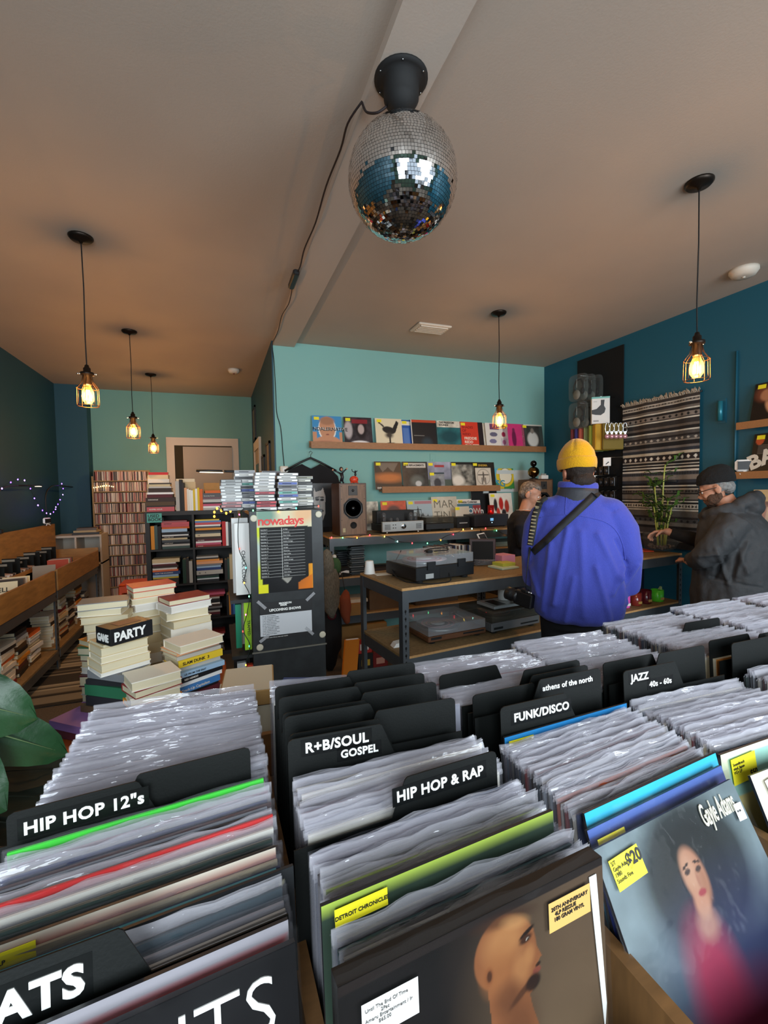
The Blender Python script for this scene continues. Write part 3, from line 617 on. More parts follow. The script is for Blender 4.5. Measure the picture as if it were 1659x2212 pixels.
divider(4, .80, 'L', 'blank black divider with left tab in the fifth column', yaw=0, z=1.12)
divider(4, .98, 'R', 'small blank divider far back in the fifth column', yaw=0, z=1.10)
divider(5, .9, 'R', 'blank divider in the sixth column', yaw=0, z=1.11)
# ------------------------------------------------------------------ front covers
def cover_record(label, x, ytop, ztop, lean, yaw, art, w=.315, t=.004, edge='#26262a', name='cover_print'):
    H = .314; r = thing('vinyl_record', label, 'record', (x, ytop-H*math.sin(lean), ztop-H*math.cos(lean)), rot=(-lean, 0, math.radians(yaw)))
    MB().box(-w/2, w/2, 0, t, 0, H).build('jacket', objm, r, color=edge)
    link(name, art.mesh(name, w, H, art_g), r, (-w/2, -.0006, 0)); return r
def sticker(r, u0, u1, v0, v1, m, lines, rot=0., w=.315, H=.314, y=-.0048, name='price_sticker', tc=ink):
    s = MB().bbox(-(u1-u0)*w/2, (u1-u0)*w/2, -.0002, .0002, -(v1-v0)*H/2, (v1-v0)*H/2, .0001).build(name, m, r, ((u0+u1)/2*w-w/2, y, (v0+v1)/2*H), (0, rot, 0))
    for (tx, size, px, pz, bold) in lines: lettering(tx, size, tc, s, (px, -.0007, pz), bold=bold, extrude=.0002)
    return s
# boxed set with a painted profile
sk1, sk2, sk3 = '#8a5432', '#b27a4a', '#4c2a18'
A = Art('#1d1614', 230, 230).grad('#0e0b0b', '#4a3a2e', 'x', .3, .9).noise(.22, 5, 31)
A.ell(.85, .45, .35, .5, '#7a6248', 1.2, 0, .55).ell(.8, .12, .3, .3, '#8d7455', 1., 0, .5).rect(0, 1, .972, 1, '#211a18')
A.poly([(.48, .80), (.50, .60), (.46, .45), (.72, .45), (.66, .62), (.64, .72)], sk1).ell(.545, .855, .108, .115, sk1, .06).ell(.60, .80, .085, .14, sk1, .08)
A.poly([(.62, .93), (.675, .875), (.668, .85), (.676, .83), (.706, .775), (.690, .762), (.694, .742), (.684, .728), (.690, .712), (.678, .69), (.655, .672), (.60, .68), (.56, .74), (.58, .93)], sk1)
A.ell(.555, .885, .075, .06, sk2, .9, 0, .8).ell(.53, .80, .06, .07, '#9c6238', .9, 0, .7).ell(.62, .77, .035, .05, sk2, .9, 0, .6).ell(.49, .80, .018, .03, '#8d5430', .3).ell(.492, .80, .010, .018, sk3, .4)
A.ell(.56, .955, .11, .022, '#3a2014', .9, -.1, .7).ell(.645, .876, .034, .008, '#1a0d07', .4, .4).ell(.640, .856, .026, .013, '#3c2012', .6, .2).ell(.648, .853, .008, .004, '#c8bcae', .2).ell(.650, .853, .004, .004, '#120a06', .3).ell(.60, .93, .05, .02, '#c8925c', 1., -.3, .5).ell(.655, .80, .02, .03, sk2, .9, 0, .6)
A.ell(.682, .735, .018, .010, '#7c3f30', .4).ell(.665, .702, .032, .026, '#1a0d08', .4, .3, .95).ell(.688, .752, .012, .006, '#1a0d08', .4, .2, .9).ell(.62, .69, .06, .012, '#24120b', .6, .5, .7).ell(.56, .70, .05, .05, sk3, 1., 0, .5).ell(.60, .58, .07, .10, sk3, 1., 0, .5)
A.a = A.a*.72
hero = cover_record('boxed record with a painted bald profile and gold sticker, front of second column', .243, .372, 1.158, .05, 4.3, A, w=.318, t=.018, edge='#17120f')
sticker(hero, .73, .92, .845, .945, mat('gold sticker', '#d8ac62', .5), [('20TH ANNIVERSARY\n   4LP REISSUE\n  180 GRAM VINYL', .0058, -.027, .0062, .0001)], 0, w=.318, name='gold_sticker')
sticker(hero, .06, .235, .83, .935, mat('white label', '#e4e2de', .5), [('Until The End Of Time\n            2Pac\nAmaru Entertainment / Ir\n          $65.00', .0045, -.025, .0085, 0)], 0, w=.318, name='price_label', tc=mat('grey ink', '#6a6866', .6))
link('sleeve', SLC[0], hero, (0, -.002, .004)); MB().prism([(.136, .300), (.147, .300), (.156, .15), (.152, .12)], -.0024, -.0018).build('white_fold', white, hero)
# portrait with a great round of hair
G = Art('#71838a', 180, 180).noise(.3, 6, 41).rect(0, 1, 0, 1, '#93a4a8', .6).ell(.54, .76, .36, .27, '#20292b', .35, 0, .95).ell(.53, .78, .26, .20, '#0c1213', .6, 0, .9).noise(.2, 9, 3)
G.grad('#0c1430', '#1d2c5c', 'y', 0, .5, .0).ell(.75, .25, .55, .38, '#18265a', .9, -.3, .95).ell(.2, .3, .3, .3, '#2b4262', 1., 0, .6).ell(.4, .42, .14, .2, '#b02a52', .9, 0, .95).ell(.42, .2, .34, .2, '#7a1c40', .9, 0, .9).ell(.5, .0, .6, .16, '#1a1230', .9, 0, .8)
G.ell(.495, .755, .070, .105, '#c48a6c', .3, .12).ell(.475, .77, .045, .07, '#dca98a', .9, .1, .7).ell(.53, .72, .03, .06, '#a86e54', .9, 0, .5).ell(.475, .665, .045, .05, '#cf9478', .6).ell(.46, .78, .02, .01, '#4a342e', .4, .1).ell(.53, .77, .02, .01, '#4a342e', .4, .1).ell(.46, .80, .024, .005, '#3a2822', .3, .2).ell(.535, .795, .024, .005, '#3a2822', .3, -.2).ell(.505, .735, .009, .03, '#b97f66', .8).ell(.50, .695, .026, .012, '#b0444c', .4).ell(.46, .60, .06, .05, '#c99a86', .9, 0, .7)
G.a = G.a*.62
gr = cover_record('record with a woman in a cloud of hair and yellow $20 sticker', .613, .453, 1.112, .5, 5.6, G, w=.315)
sticker(gr, .045, .225, .85, .955, yellowst, [('$20', .019, .0, .000, .0006), ('S/T\nGayle Adams\n1980\nSounds Fine', .0062, -.026, .010, 0)], -.05)
sticker(gr, .91, .97, .84, .91, white, [('04 80', .004, -.007, 0, 0)], .05, name='barcode_label')
lettering('Gayle Adams', .030, mat('cream ink', '#e8e2cc'), gr, (.055, -.0026, .278), rot=(math.pi/2, 0, 0), scale=(.52, 1.3, 1), bold=.0003)
link('sleeve', SLC[1], gr, (0, -.002, .004))
P = Art('#2e3a78', 80, 80).noise(.15, 5, 8).rect(.02, .98, .84, .93, '#7a3a8c', .9).rect(0, 1, .97, 1, '#4a64a8')
for k in range(6): P.rect(.16+k*.13, .18+k*.13, .82, .95, '#2e3a78')
pr = cover_record('indigo record with purple block letters just behind the portrait record', .622, .476, 1.118, .38, 5.6, P)
link('sleeve', SLC[2], pr, (0, -.002, .002))
sticker(pr, .03, .2, .87, .96, yellowst, [('To Mr. Bonds', .007, -.024, .002, 0)])
cy = cover_record('bright cyan record rising above its neighbours in the third column', .630, .492, 1.128, .28, 5.6, Art('#35b4d8', 30, 30).noise(.1, 4, 3).rect(0, 1, .0, .85, '#2a9ac4'))
lettering('STEREO   MUSIC FROM 1978', .006, ink, cy, (.0, -.0016, .292))
bl = cover_record('blue record with a small red figure, in front of the FUNK/DISCO divider', .636, .688, 1.128, .07, 3, Art('#2a84c4', 40, 40).noise(.1, 4, 3).ell(.78, .9, .05, .05, '#d8402a', .2).rect(.9, .98, .9, .96, '#e0d8b8').ell(.85, .88, .03, .04, '#e0c040', .2))
sticker(bl, .02, .2, .80, .98, yellowst, [('Disco Mix\nVG+', .006, -.024, .01, 0)])
# black double album lettered at the front of the first column
N1 = Art('#121214', 60, 60).noise(.3, 5, 6)
nr = cover_record('black record with large thin white capitals, front of the leftmost column', -.095, .425, 1.130, .12, 5.5, N1, w=.318, t=.006)
lettering('DONUTS', .078, letter_m, nr, (-.160, -.0014, .244), bold=-.0008, scale=(.93, 1, 1)); link('sleeve', SLC[2], nr, (0, -.002, .006))
r2 = cover_record('pale record with a red upper edge behind the black lettered one', -.098, .444, 1.138, .11, 5.5, Art('#9a9498', 30, 30).noise(.3, 4, 6).rect(0, 1, .955, 1, '#8d8a90').rect(.1, .97, .92, .95, '#d84048'))
tr = cover_record('dark record with a small green triangle at its corner in the leftmost column', -.082, .515, 1.134, .09, 5.5, Art('#26282a', 60, 60).noise(.2, 4, 6).rect(0, .02, 0, 1, '#bdb7a0').poly([(.87, .965), (.97, .965), (.92, .895)], '#d8d4b0').poly([(.885, .957), (.955, .957), (.92, .908)], '#4f6b45'))
for (x, yy, zz, ln, nm, c, tx, ci) in ((.245, .452, 1.158, .06, 'record with a yellow DETROIT CHRONICLES sticker near the front of the second column', '#2c3a30', 'DETROIT CHRONICLES', 1), (-.098, .548, 1.137, .12, 'record with a wide yellow sticker in the leftmost column', '#8c2a26', 'PARK BANK LP', 0)):
    q = cover_record(nm, x, yy, zz, ln, 4.5 if ci else 5.5, Art(c, 20, 20).noise(.3, 4, 3).rect(0, 1, .955, 1, '#9ab048' if ci else '#c8c0b0'))
    sticker(q, .04 if ci else .02, .23, .925, .985, yellowst, [(tx, .0058, -.030, -.002, .0001)], -.02)
# fourth column front covers
pg = Art('#9fd0c0', 80, 80).rect(0, 1, .97, 1, '#e8e6cc').rect(0, .06, 0, 1, '#cfd8b8').ell(.55, .86, .10, .10, '#8a7f5c', .5).ell(.8, .86, .08, .1, '#8a7f5c', .5).rect(0, 1, .0, .76, '#e2d28a').noise(.08, 6, 7).poly([(.45, .8), (.55, .95), (.66, .8)], '#7c7250').poly([(.72, .8), (.8, .93), (.9, .8)], '#8d8260')
pgr = cover_record('pale green record with pagodas and a yellow $50 sticker, front of the fourth column', .965, .520, 1.112, .14, 1, pg)
sticker(pgr, .06, .27, .83, .97, yellowst, [('$50', .013, .012, -.016, .0003), ('Soundtrack\nvinyl, Japan\nVG+ LP', .0068, -.030, .010, 0)], -.04)
wr = cover_record('white record with pink-orange drawing and white price label at the right edge', .975, .478, 1.098, .42, 1, Art('#ded8c8', 80, 80).noise(.05, 4, 2).ell(.45, .75, .3, .12, '#e0a080', .4, .5).ell(.6, .82, .25, .08, '#ecc49c', .3, .4).ell(.3, .5, .35, .2, '#5c5c58', .5).ell(.14, .68, .03, .08, '#c8452e', .3))
sticker(wr, .08, .24, .80, .97, white, [('PAPER VINYL\nReissue\nIMPORT\n$21.98', .006, -.018, .014, 0)], -.1, name='price_label')
lettering('mwandishi', .022, ink, wr, (-.05, -.0014, .285))
# cardboard box set seen from its end in the fifth column
cbx = thing('boxed_record_set', 'thick beige box set standing in the fifth column beside the tall blank divider', 'box', (1.37, .775, .808), rot=(-.05, 0, 0)); MB().box(-.158, .158, 0, .03, 0, .318).build('box', mat('beige box', '#b9ad94', .6), cbx); MB().box(-.158, .158, -.002, 0, 0, .318).build('front_panel', mat('box front', '#c47a34', .5), cbx)
# ================================================================== BOOKS
def _unit_cover(tb=.10):
    b = MB(); b.box(0, 1, 0, 1, 0, tb); b.box(0, 1, 0, 1, 1-tb, 1); b.box(0, 1, 0, .03, tb, 1-tb); return b
BKC = _unit_cover().mesh('book_cover', objm); BKC2 = _unit_cover().mesh('book_cover_matte', objm2)
BKP = MB().box(.015, .985, .03, .98, .10, .90).mesh('pages', page)
pagew = mat('white pages', '#ece8de', .7, noise_amt=.2, nscale=3, stretch=(.2, .2, 160)); BKW = MB().box(.015, .985, .03, .98, .10, .90).mesh('pages', pagew)
CN = {'#1c1c20': 'black', '#2a2624': 'dark', '#3b2b26': 'dark brown', '#c3272b': 'red', '#8d2a2a': 'dark red', '#e06a28': 'orange', '#e8962e': 'amber', '#e6c428': 'yellow', '#efe9da': 'cream', '#f1f0ec': 'white', '#b9b6ae': 'grey', '#7b7d80': 'mid grey', '#24407c': 'blue', '#3f7fc0': 'light blue', '#2d6b4b': 'green', '#a9cf3a': 'lime', '#5b4630': 'brown', '#c9b48a': 'tan', '#9a6fb0': 'lilac', '#2a8c8c': 'teal', '#c85a78': 'pink', '#dcc9a0': 'buff', '#e8a878': 'peach', '#163a2a': 'bottle green', '#9fc0dc': 'pale blue', '#5a1f2a': 'maroon'}
HX = {v: k for k, v in CN.items()}
ORD = ['bottom', 'second', 'third', 'fourth', 'fifth', 'sixth', 'seventh', 'eighth', 'ninth', 'tenth', 'eleventh', 'twelfth', 'thirteenth', 'fourteenth', 'fifteenth', 'sixteenth', 'seventeenth', 'eighteenth', 'nineteenth', 'twentieth']
WHT = mat('spine letters white', '#e8e4da', .5); BLK = mat('spine letters black', '#201c1a', .5)
def book(L, D, T, loc, rot, color, label, group=None, pages=True, mesh=None, white=False):
    if len(label.replace('-', ' ').split()) > 16: label = label.replace(' from bottom', '').replace('the small pile', 'the pile').replace(' the ', ' ')
    o = link('book', mesh or (BKC if rr.random() < .5 else BKC2), None, loc, rot, label, 'book', group, color=HX.get(color, color), scale=(L, D, T))
    if pages: link('pages', BKW if white else BKP, o)
    return o
def spine_text(bk, s, m=None, size=.5, x=.08):
    L, D, T = bk.scale
    k = T*size; o = lettering(s, 1.0, m or WHT, bk, (x, -.012*.2/D, .5-size*.36), rot=R90X, bold=.02, extrude=.002)
    o.scale = (k/L, k/T, .05); return o
def stack(x, y, z, items, where, yaw=0., jit=.0, group=None, base=0, tilt=0.):
    """a pile of lying books, spines to -y before the turn; items: (L, D, T, color, dyaw, flip)"""
    out = []
    for i, it in enumerate(items):
        L, D, T, c = it[:4]; dy = it[4] if len(it) > 4 else rr.uniform(-jit, jit)*60; fl = it[5] if len(it) > 5 else 0
        a = math.radians(yaw+dy)+(math.pi if fl else 0)
        off = Vector((-L/2, -D/2, 0)); off.rotate(Euler((0, 0, a)))
        if 'paperbacks' in where: a += math.radians(rr.uniform(-4, 4))
        fwd = Vector((rr.uniform(-.010, .010), rr.uniform(-.012, .012), 0)) if 'paperbacks' in where or 'left bins' in where else Vector((rr.uniform(-jit, jit), rr.uniform(-jit, jit), 0))
        p = (x+off.x+fwd.x, y+off.y+fwd.y, z)
        nth = ORD[min(i+base, 19)]
        lb = '%s book %s in %s' % (c if c in HX else 'coloured', 'at the '+nth if i+base == 0 else nth+' from bottom', where)
        out.append(book(L, D, T, p, (0, 0, a), c, lb, group or 'books in '+where, white=(c in ('white', 'light blue', 'pale blue')))); z += T+.0004
    return out
def upright(x, y, z, items, where, depth=.16, lean=0.):
    out = []
    for i, (T, H, c) in enumerate(items):
        lb = '%s upright book, %s from left %s' % (c, ['first', 'second', 'third', 'fourth', 'fifth', 'sixth', 'seventh', 'eighth', 'ninth', 'tenth', 'eleventh', 'twelfth', 'thirteenth', 'fourteenth'][i], where)
        out.append(book(H, depth, T, (x+T, y, z), (0, -math.pi/2, 0), c, lb, 'upright books '+where)); x += T+.0006
    return out
# black cube bookcase
kal = mat('black brown shelving', '#1f1a17', .55, noise_amt=.2, nscale=20)
kx0, kx1, ky0, ky1, kz = -.63, .19, 4.68, 5.07, 1.43
kt = thing('bookcase', 'black-brown cube bookcase packed with used books', 'bookcase', (0, 0, 0))
MB().box(kx0, kx0+.038, ky0, ky1, 0, kz).build('side_panel', kal, kt); MB().box(kx1-.038, kx1, ky0, ky1, 0, kz).build('side_panel', kal, kt)
MB().box(kx0+.038, kx1-.038, ky0, ky1, kz-.038, kz).build('top_board', kal, kt); MB().box(kx0+.038, kx1-.038, ky0, ky1, 0, .038).build('bottom_board', kal, kt)
MB().box(-.229, -.211, ky0+.001, ky1, .038, kz-.038).build('divider', kal, kt); MB().box(kx0, kx1, ky1, ky1+.004, 0, kz).build('back_panel', kal, kt)
lev = [.038, .385, .735, 1.075]
for z in lev[1:]:
    MB().box(kx0+.038, -.229, ky0, ky1, z-.018, z).build('shelf', kal, kt); MB().box(-.211, kx1-.038, ky0, ky1, z-.018, z).build('shelf', kal, kt)
def B_(cs, L=(.19, .235), T=(.018, .034), D=.155): return [(rr.uniform(*L), D, rr.uniform(*T), c) for c in cs]
cl, cr = -.592, -.211
def cube(xs, z, hs, vs, name, left=False, txt=()):
    yb = ky0+.02; W = .363
    if left: u = upright(xs+.004, yb, z, vs, 'in '+name, lean=0); x0 = xs+.008+sum(v[0]+.0006 for v in vs)
    else: x0 = xs+.006; vw = sum(v[0]+.0006 for v in vs); upright(xs+W-vw-.01, yb, z, vs, 'in '+name)
    S = []; 
    for i, (c, L, T) in enumerate(hs):
        L = min(L, W-.012-sum(v[0]+.0006 for v in vs)-.004); xx = x0+rr.uniform(0, .003)
        S.append(book(L, .16, T, (xx, yb+rr.uniform(-.008, .012), z), (0, 0, 0), c, '%s book lying %s in %s' % (c, 'at the bottom' if i == 0 else ORD[i]+' from bottom', name), 'lying books in '+name)); z += T+.0004
    for i, s_, m_ in txt: spine_text(S[i], s_, m_)
    return S
cube(cl, lev[3], [('bottle green', .24, .022), ('grey', .24, .018), ('black', .24, .020), ('dark', .24, .022), ('buff', .22, .016), ('black', .24, .018), ('white', .23, .014), ('black', .24, .024), ('pale blue', .22, .030), ('orange', .24, .018), ('red', .24, .018), ('red', .24, .026), ('dark red', .22, .014)], [(.030, .22, 'amber'), (.026, .225, 'bottle green'), (.030, .215, 'black')], 'the top left cube', True, [(2, 'MOTHER NIGHT', WHT), (5, 'WOLF SPEED HUNT', WHT), (11, 'YESTERDAY', BLK)])
cube(cr, lev[3], [('dark red', .235, .018), ('pink', .23, .018), ('white', .235, .018), ('maroon', .235, .020), ('dark brown', .235, .022), ('buff', .23, .030), ('black', .23, .016), ('dark', .23, .018), ('amber', .235, .020), ('dark', .23, .016), ('white', .23, .014), ('red', .235, .022), ('light blue', .235, .016), ('yellow', .22, .012)], [(.034, .24, 'red'), (.022, .235, 'white'), (.020, .23, 'black'), (.024, .23, 'dark brown')], 'the top right cube', False, [(0, 'DAUGHTER', WHT), (3, 'THE TURNER', WHT), (5, '158', BLK)])
cube(cl, lev[2], [('black', .22, .018), ('dark brown', .22, .024), ('dark', .22, .016), ('yellow', .22, .016), ('pale blue', .22, .020), ('blue', .235, .030), ('orange', .22, .016), ('cream', .21, .018), ('dark brown', .22, .020), ('maroon', .21, .016), ('white', .2, .012), ('buff', .235, .036)], [(.030, .23, 'bottle green'), (.026, .24, 'dark'), (.03, .21, 'grey')], 'the second left cube', False, [(5, 'NOW THE SOUNDING', WHT)])
cube(cr, lev[2], [('black', .2, .02), ('white', .2, .014), ('bottle green', .2, .018), ('black', .2, .016), ('grey', .24, .040), ('blue', .22, .024), ('pale blue', .22, .016), ('mid grey', .23, .020), ('peach', .24, .026), ('amber', .21, .018), ('dark', .2, .014), ('grey', .2, .016)], [(.026, .20, 'dark'), (.020, .21, 'bottle green'), (.030, .25, 'tan'), (.012, .22, 'white')], 'the second right cube', False, [(4, 'Q       4', BLK)])
cube(cl, lev[1], [('black', .2, .02), ('maroon', .22, .02), ('dark', .2, .02), ('grey', .2, .018), ('tan', .22, .024), ('dark brown', .2, .018), ('amber', .2, .024), ('blue', .22, .022), ('mid grey', .22, .016), ('light blue', .22, .026), ('dark', .22, .018), ('black', .23, .016)], [(.03, .23, 'dark'), (.03, .22, 'black'), (.026, .2, 'grey')], 'the third left cube')
cube(cr, lev[1], [('dark', .2, .02), ('maroon', .2, .02), ('grey', .2, .022), ('black', .2, .018), ('mid grey', .22, .018), ('dark brown', .2, .022), ('white', .2, .012), ('black', .2, .024), ('dark', .2, .018), ('grey', .2, .016), ('dark red', .24, .02), ('pink', .25, .022)], [(.022, .2, 'black'), (.016, .24, 'amber'), (.022, .25, 'blue'), (.020, .25, 'light blue')], 'the third right cube')
cube(cr, lev[0], [('brown', .23, .03), ('mid grey', .22, .024), ('dark', .22, .03), ('grey', .22, .02), ('black', .22, .024), ('dark brown', .22, .02), ('white', .23, .016), ('dark red', .24, .022)], [(.03, .22, 'dark')], 'the bottom right cube')
cube(cl, lev[0], [('brown', .23, .03), ('dark', .22, .03), ('grey', .22, .02), ('black', .22, .024), ('dark red', .24, .022)], [(.03, .22, 'dark')], 'the bottom left cube')
# on top of the bookcase
S = stack(-.50, 4.82, kz, [(.235, .17, .042, 'red', 1), (.24, .17, .012, 'dark', 1), (.25, .17, .036, 'brown', -1), (.25, .17, .040, 'dark brown', 1), (.22, .17, .030, 'maroon', -2), (.22, .17, .018, 'white', 3), (.2, .15, .040, 'dark brown', 0), (.19, .15, .014, 'grey', 2), (.18, .15, .022, 'buff', -2), (.19, .15, .012, 'dark', 3)], 'the left pile on the bookcase')
spine_text(S[0], 'GOSPEL HOUR', WHT, .4); spine_text(S[3], 'CHRONICLES', WHT, .35)
stack(-.53, 4.99, kz, [(.2, .14, .05, 'tan', 0), (.2, .14, .05, 'buff', 2), (.2, .14, .06, 'tan', -2), (.2, .14, .05, 'grey', 2), (.2, .14, .05, 'buff', 0), (.19, .14, .05, 'cream', 2), (.18, .14, .04, 'buff', -2), (.17, .14, .025, 'red', 2)], 'the tall rear pile on the bookcase')
U = upright(-.365, 4.72, kz, [(.032, .285, 'grey'), (.024, .30, 'black'), (.018, .27, 'dark'), (.022, .22, 'peach'), (.018, .21, 'cream'), (.018, .20, 'cream'), (.016, .195, 'white'), (.018, .205, 'yellow'), (.020, .21, 'cream'), (.018, .22, 'yellow'), (.028, .205, 'orange')], 'on the bookcase')
stack(-.29, 4.97, kz, [(.17, .15, .06, 'tan', 4), (.17, .15, .06, 'buff', -4), (.17, .15, .08, 'tan', 2), (.18, .15, .08, 'tan', 5), (.17, .15, .03, 'buff', 4)], 'the rear pile behind the upright books')
S = stack(-.02, 4.82, kz, [(.235, .17, .020, 'grey', 0), (.235, .17, .018, 'white', 1), (.235, .17, .022, 'pink', -1), (.23, .17, .014, 'dark', 1), (.235, .17, .028, 'grey', 0), (.235, .17, .022, 'maroon', -1), (.235, .17, .024, 'dark brown', 1), (.235, .17, .014, 'dark', 0), (.16, .15, .026, 'orange', -3)], 'the middle pile on the bookcase')
spine_text(S[6], 'Bound Lives, The Arm', WHT, .45)
bb_ = thing('parcel_box', 'tan cardboard box leaning behind the middle pile on the bookcase', 'box', (-.02, 5.0, kz)); cb_m = mat('cardboard', '#b08446', .7, noise_amt=.12, nscale=30)
MB().bbox(-.10, .14, -.06, .06, .0, .27, .003).build('carton', cb_m, bb_); MB().box(-.1, .14, -.061, -.06, .12, .15).build('tape_strip', mat('tape', '#9a7434', .3), bb_)
# USED BOOKS note
nt_ = thing('paper_note', 'turquoise handwritten USED BOOKS note taped to the bookcase corner', 'note', (-.612, ky0-.002, 1.33)); MB().box(0, .125, -.0015, 0, 0, .085).build('paper', mat('turquoise paper', '#5fb8ac', .7), nt_)
lettering('USED\nBOOKS', .040, ink, nt_, (.008, -.002, .048), bold=.001, line=.85)
# ================================================================== CD RACK
rw = mat('rack pine', '#a88a5c', .6, noise_amt=.25, nscale=12, stretch=(1, 1, 8))
rk = thing('cd_rack', 'tall narrow wooden rack of CDs at the back of the left aisle', 'rack', (0, 0, 0))
rx0, rx1, ry = -1.60, -.90, 7.20
MB().box(rx0, rx0+.02, ry, ry+.16, 0, 1.86).build('side_panel', rw, rk); MB().box(rx1-.02, rx1, ry, ry+.16, 0, 1.86).build('side_panel', rw, rk); MB().box(rx0, rx1, ry+.15, ry+.16, 0, 1.95).build('back_panel', rw, rk)
cdm = MB().box(-.0048, .0048, 0, .14, 0, .125).mesh('cd_case', objm)
cpal = ['#e8e0d4', '#b8a08c', '#7a4a44', '#d8c8b8', '#4a3a34', '#c89a94', '#8c7c70', '#efe9e0', '#a85a50', '#5c5048', '#d0b0a0', '#3a3230', '#cdbfae', '#b07c6c', '#9c8c84']
zz = 1.80; rowi = 0; made = 0; stf = MB()
cms = [mat('cd '+c, c, .35) for c in cpal]
rown = ['top', 'second', 'third', 'fourth', 'fifth', 'sixth']
while zz > .05:
    if rowi: MB().box(rx0+.02, rx1-.02, ry-.004, ry+.15, zz-.013, zz-.001).build('shelf', rw, rk)
    else: MB().box(rx0, rx1, ry-.004, ry+.15, zz-.013, zz-.001).build('shelf', rw, rk)
    x = rx0+.028
    while x < rx1-.028:
        c = rr.choice(cpal); y = ry+.006+rr.uniform(0, .004)
        if rowi < 5 and rr.random() > .05:
            link('cd_case', cdm, None, (x, y, zz), (0, rr.uniform(-.02, .02), 0), 'CD case standing in the %s row of the tall wooden rack' % rown[rowi], 'cd', 'CDs in the %s row of the rack' % rown[rowi], color=c)
        elif rowi >= 5: stf.box(x-.0048, x+.0048, y, y+.14, zz, zz+.125, m=rr.randrange(len(cms)))
        x += rr.choice([.0108, .0112, .0125, .0108])
    zz -= .1485; rowi += 1
stf.build('packed_cds', cms, label='hundreds of CD cases packed in the lower rows of the tall wooden rack', cat='cds', kind='stuff')
stack(rx1-.06, ry+.09, 1.80, [(.13, .12, .02, 'cream', 0), (.13, .12, .02, 'grey', 4)], 'the small pile at the right end of the CD rack top')
# orange stool before the rack
orm = mat('orange plastic', '#d9501c', .4); so = thing('plastic_stool', 'orange plastic stool standing before the CD rack', 'stool', (-.87, 5.7, 0))
MB().bbox(-.16, .16, -.16, .16, .60, .625, .012).build('seat', orm, so)
for sx in (-1, 1):
    for sy in (-1, 1): MB().loft([(sx*.17, sy*.17, 0, .02, .02), (sx*.135, sy*.135, .60, .024, .024)], 6, sm=False).build('leg', orm, so)
MB().box(-.15, .15, -.16, -.145, .53, .60).build('apron', orm, so)
# ================================================================== LEFT WALL BINS
lb = thing('display_counter', 'long plywood bin counter on slotted grey steel legs along the left wall', 'counter', (0, 0, 0))
MB().box(-1.42, -1.40, 2.95, 4.86, .72, .915).build('front_board', ply, lb); MB().box(-1.42, -1.40, 4.93, 6.46, .72, .915).build('front_board', ply, lb)
MB().box(-1.93, -1.91, 2.95, 6.72, .74, 1.25).build('back_board', ply, lb); MB().box(-1.91, -1.42, 2.95, 6.46, .74, .76).build('bin_floor', mat('bin floor', '#c79a5c', .6), lb); MB().box(-1.91, -1.40, 6.46, 6.48, .72, .95).build('end_board', ply, lb)
for i, (y, z) in enumerate(((3.9, .03), (4.9, .03), (5.6, .0))): MB().box(-1.72, -1.70, y-.5, y+.45, .76, .86+z).build('inner_divider', ply, lb)
for y in (3.0, 4.895, 6.43):
    for x in (-1.41, -1.93):
        g = MB(); g.box(x-.003, x, y-.03, y+.03, 0, .90 if x > -1.5 else .74); g.box(x-.03, x, y+.027, y+.03, 0, .74); l_ = g.build('steel_leg', steel, lb)
        hb = MB()
        for k in range(14): hb.box(x+.0005, x+.0015, y-.006, y+.006, .06+k*.05, .082+k*.05)
        hb.build('slot_holes', rubber, l_, kind='stuff')
for (y0, y1) in ((3.03, 4.865), (4.925, 6.40)):
    MB().box(-1.412, -1.405, y0, y1, .64, .715).build('beam', steel, lb); MB().box(-1.412, -1.405, y0, y1, .10, .17).build('beam', steel, lb)
    MB().box(-1.93, -1.41, y0, y1, .17, .185).build('shelf_board', osb, lb)
# books piled under the bins, spines or pages towards the aisle
pc = ['grey', 'dark brown', 'cream', 'maroon', 'brown', 'black', 'tan', 'orange', 'dark', 'white', 'mid grey', 'dark red', 'buff', 'amber']
for i, y in enumerate([3.55, 3.80, 4.05, 4.32, 4.60, 5.08, 5.34, 5.60, 5.88, 6.15]):
    k = rr.randint(9, 13); items = []
    for j in range(k): items.append((rr.uniform(.19, .235), .15, rr.uniform(.024, .036), 'cream' if i in (2, 5) and j % 3 else rr.choice(pc), rr.uniform(-6, 6), 1 if (i in (1, 4, 6) and j % 2) else 0))
    h = 0
    for j in range(len(items)):
        h += items[j][2]
        if h > .42: items = items[:j]; break
    stack(-1.56, y, .186, items, 'the %s pile under the left bins' % ['first', 'second', 'third', 'fourth', 'fifth', 'sixth', 'seventh', 'eighth', 'ninth', 'tenth'][i], yaw=90, group='books piled under the left bins')
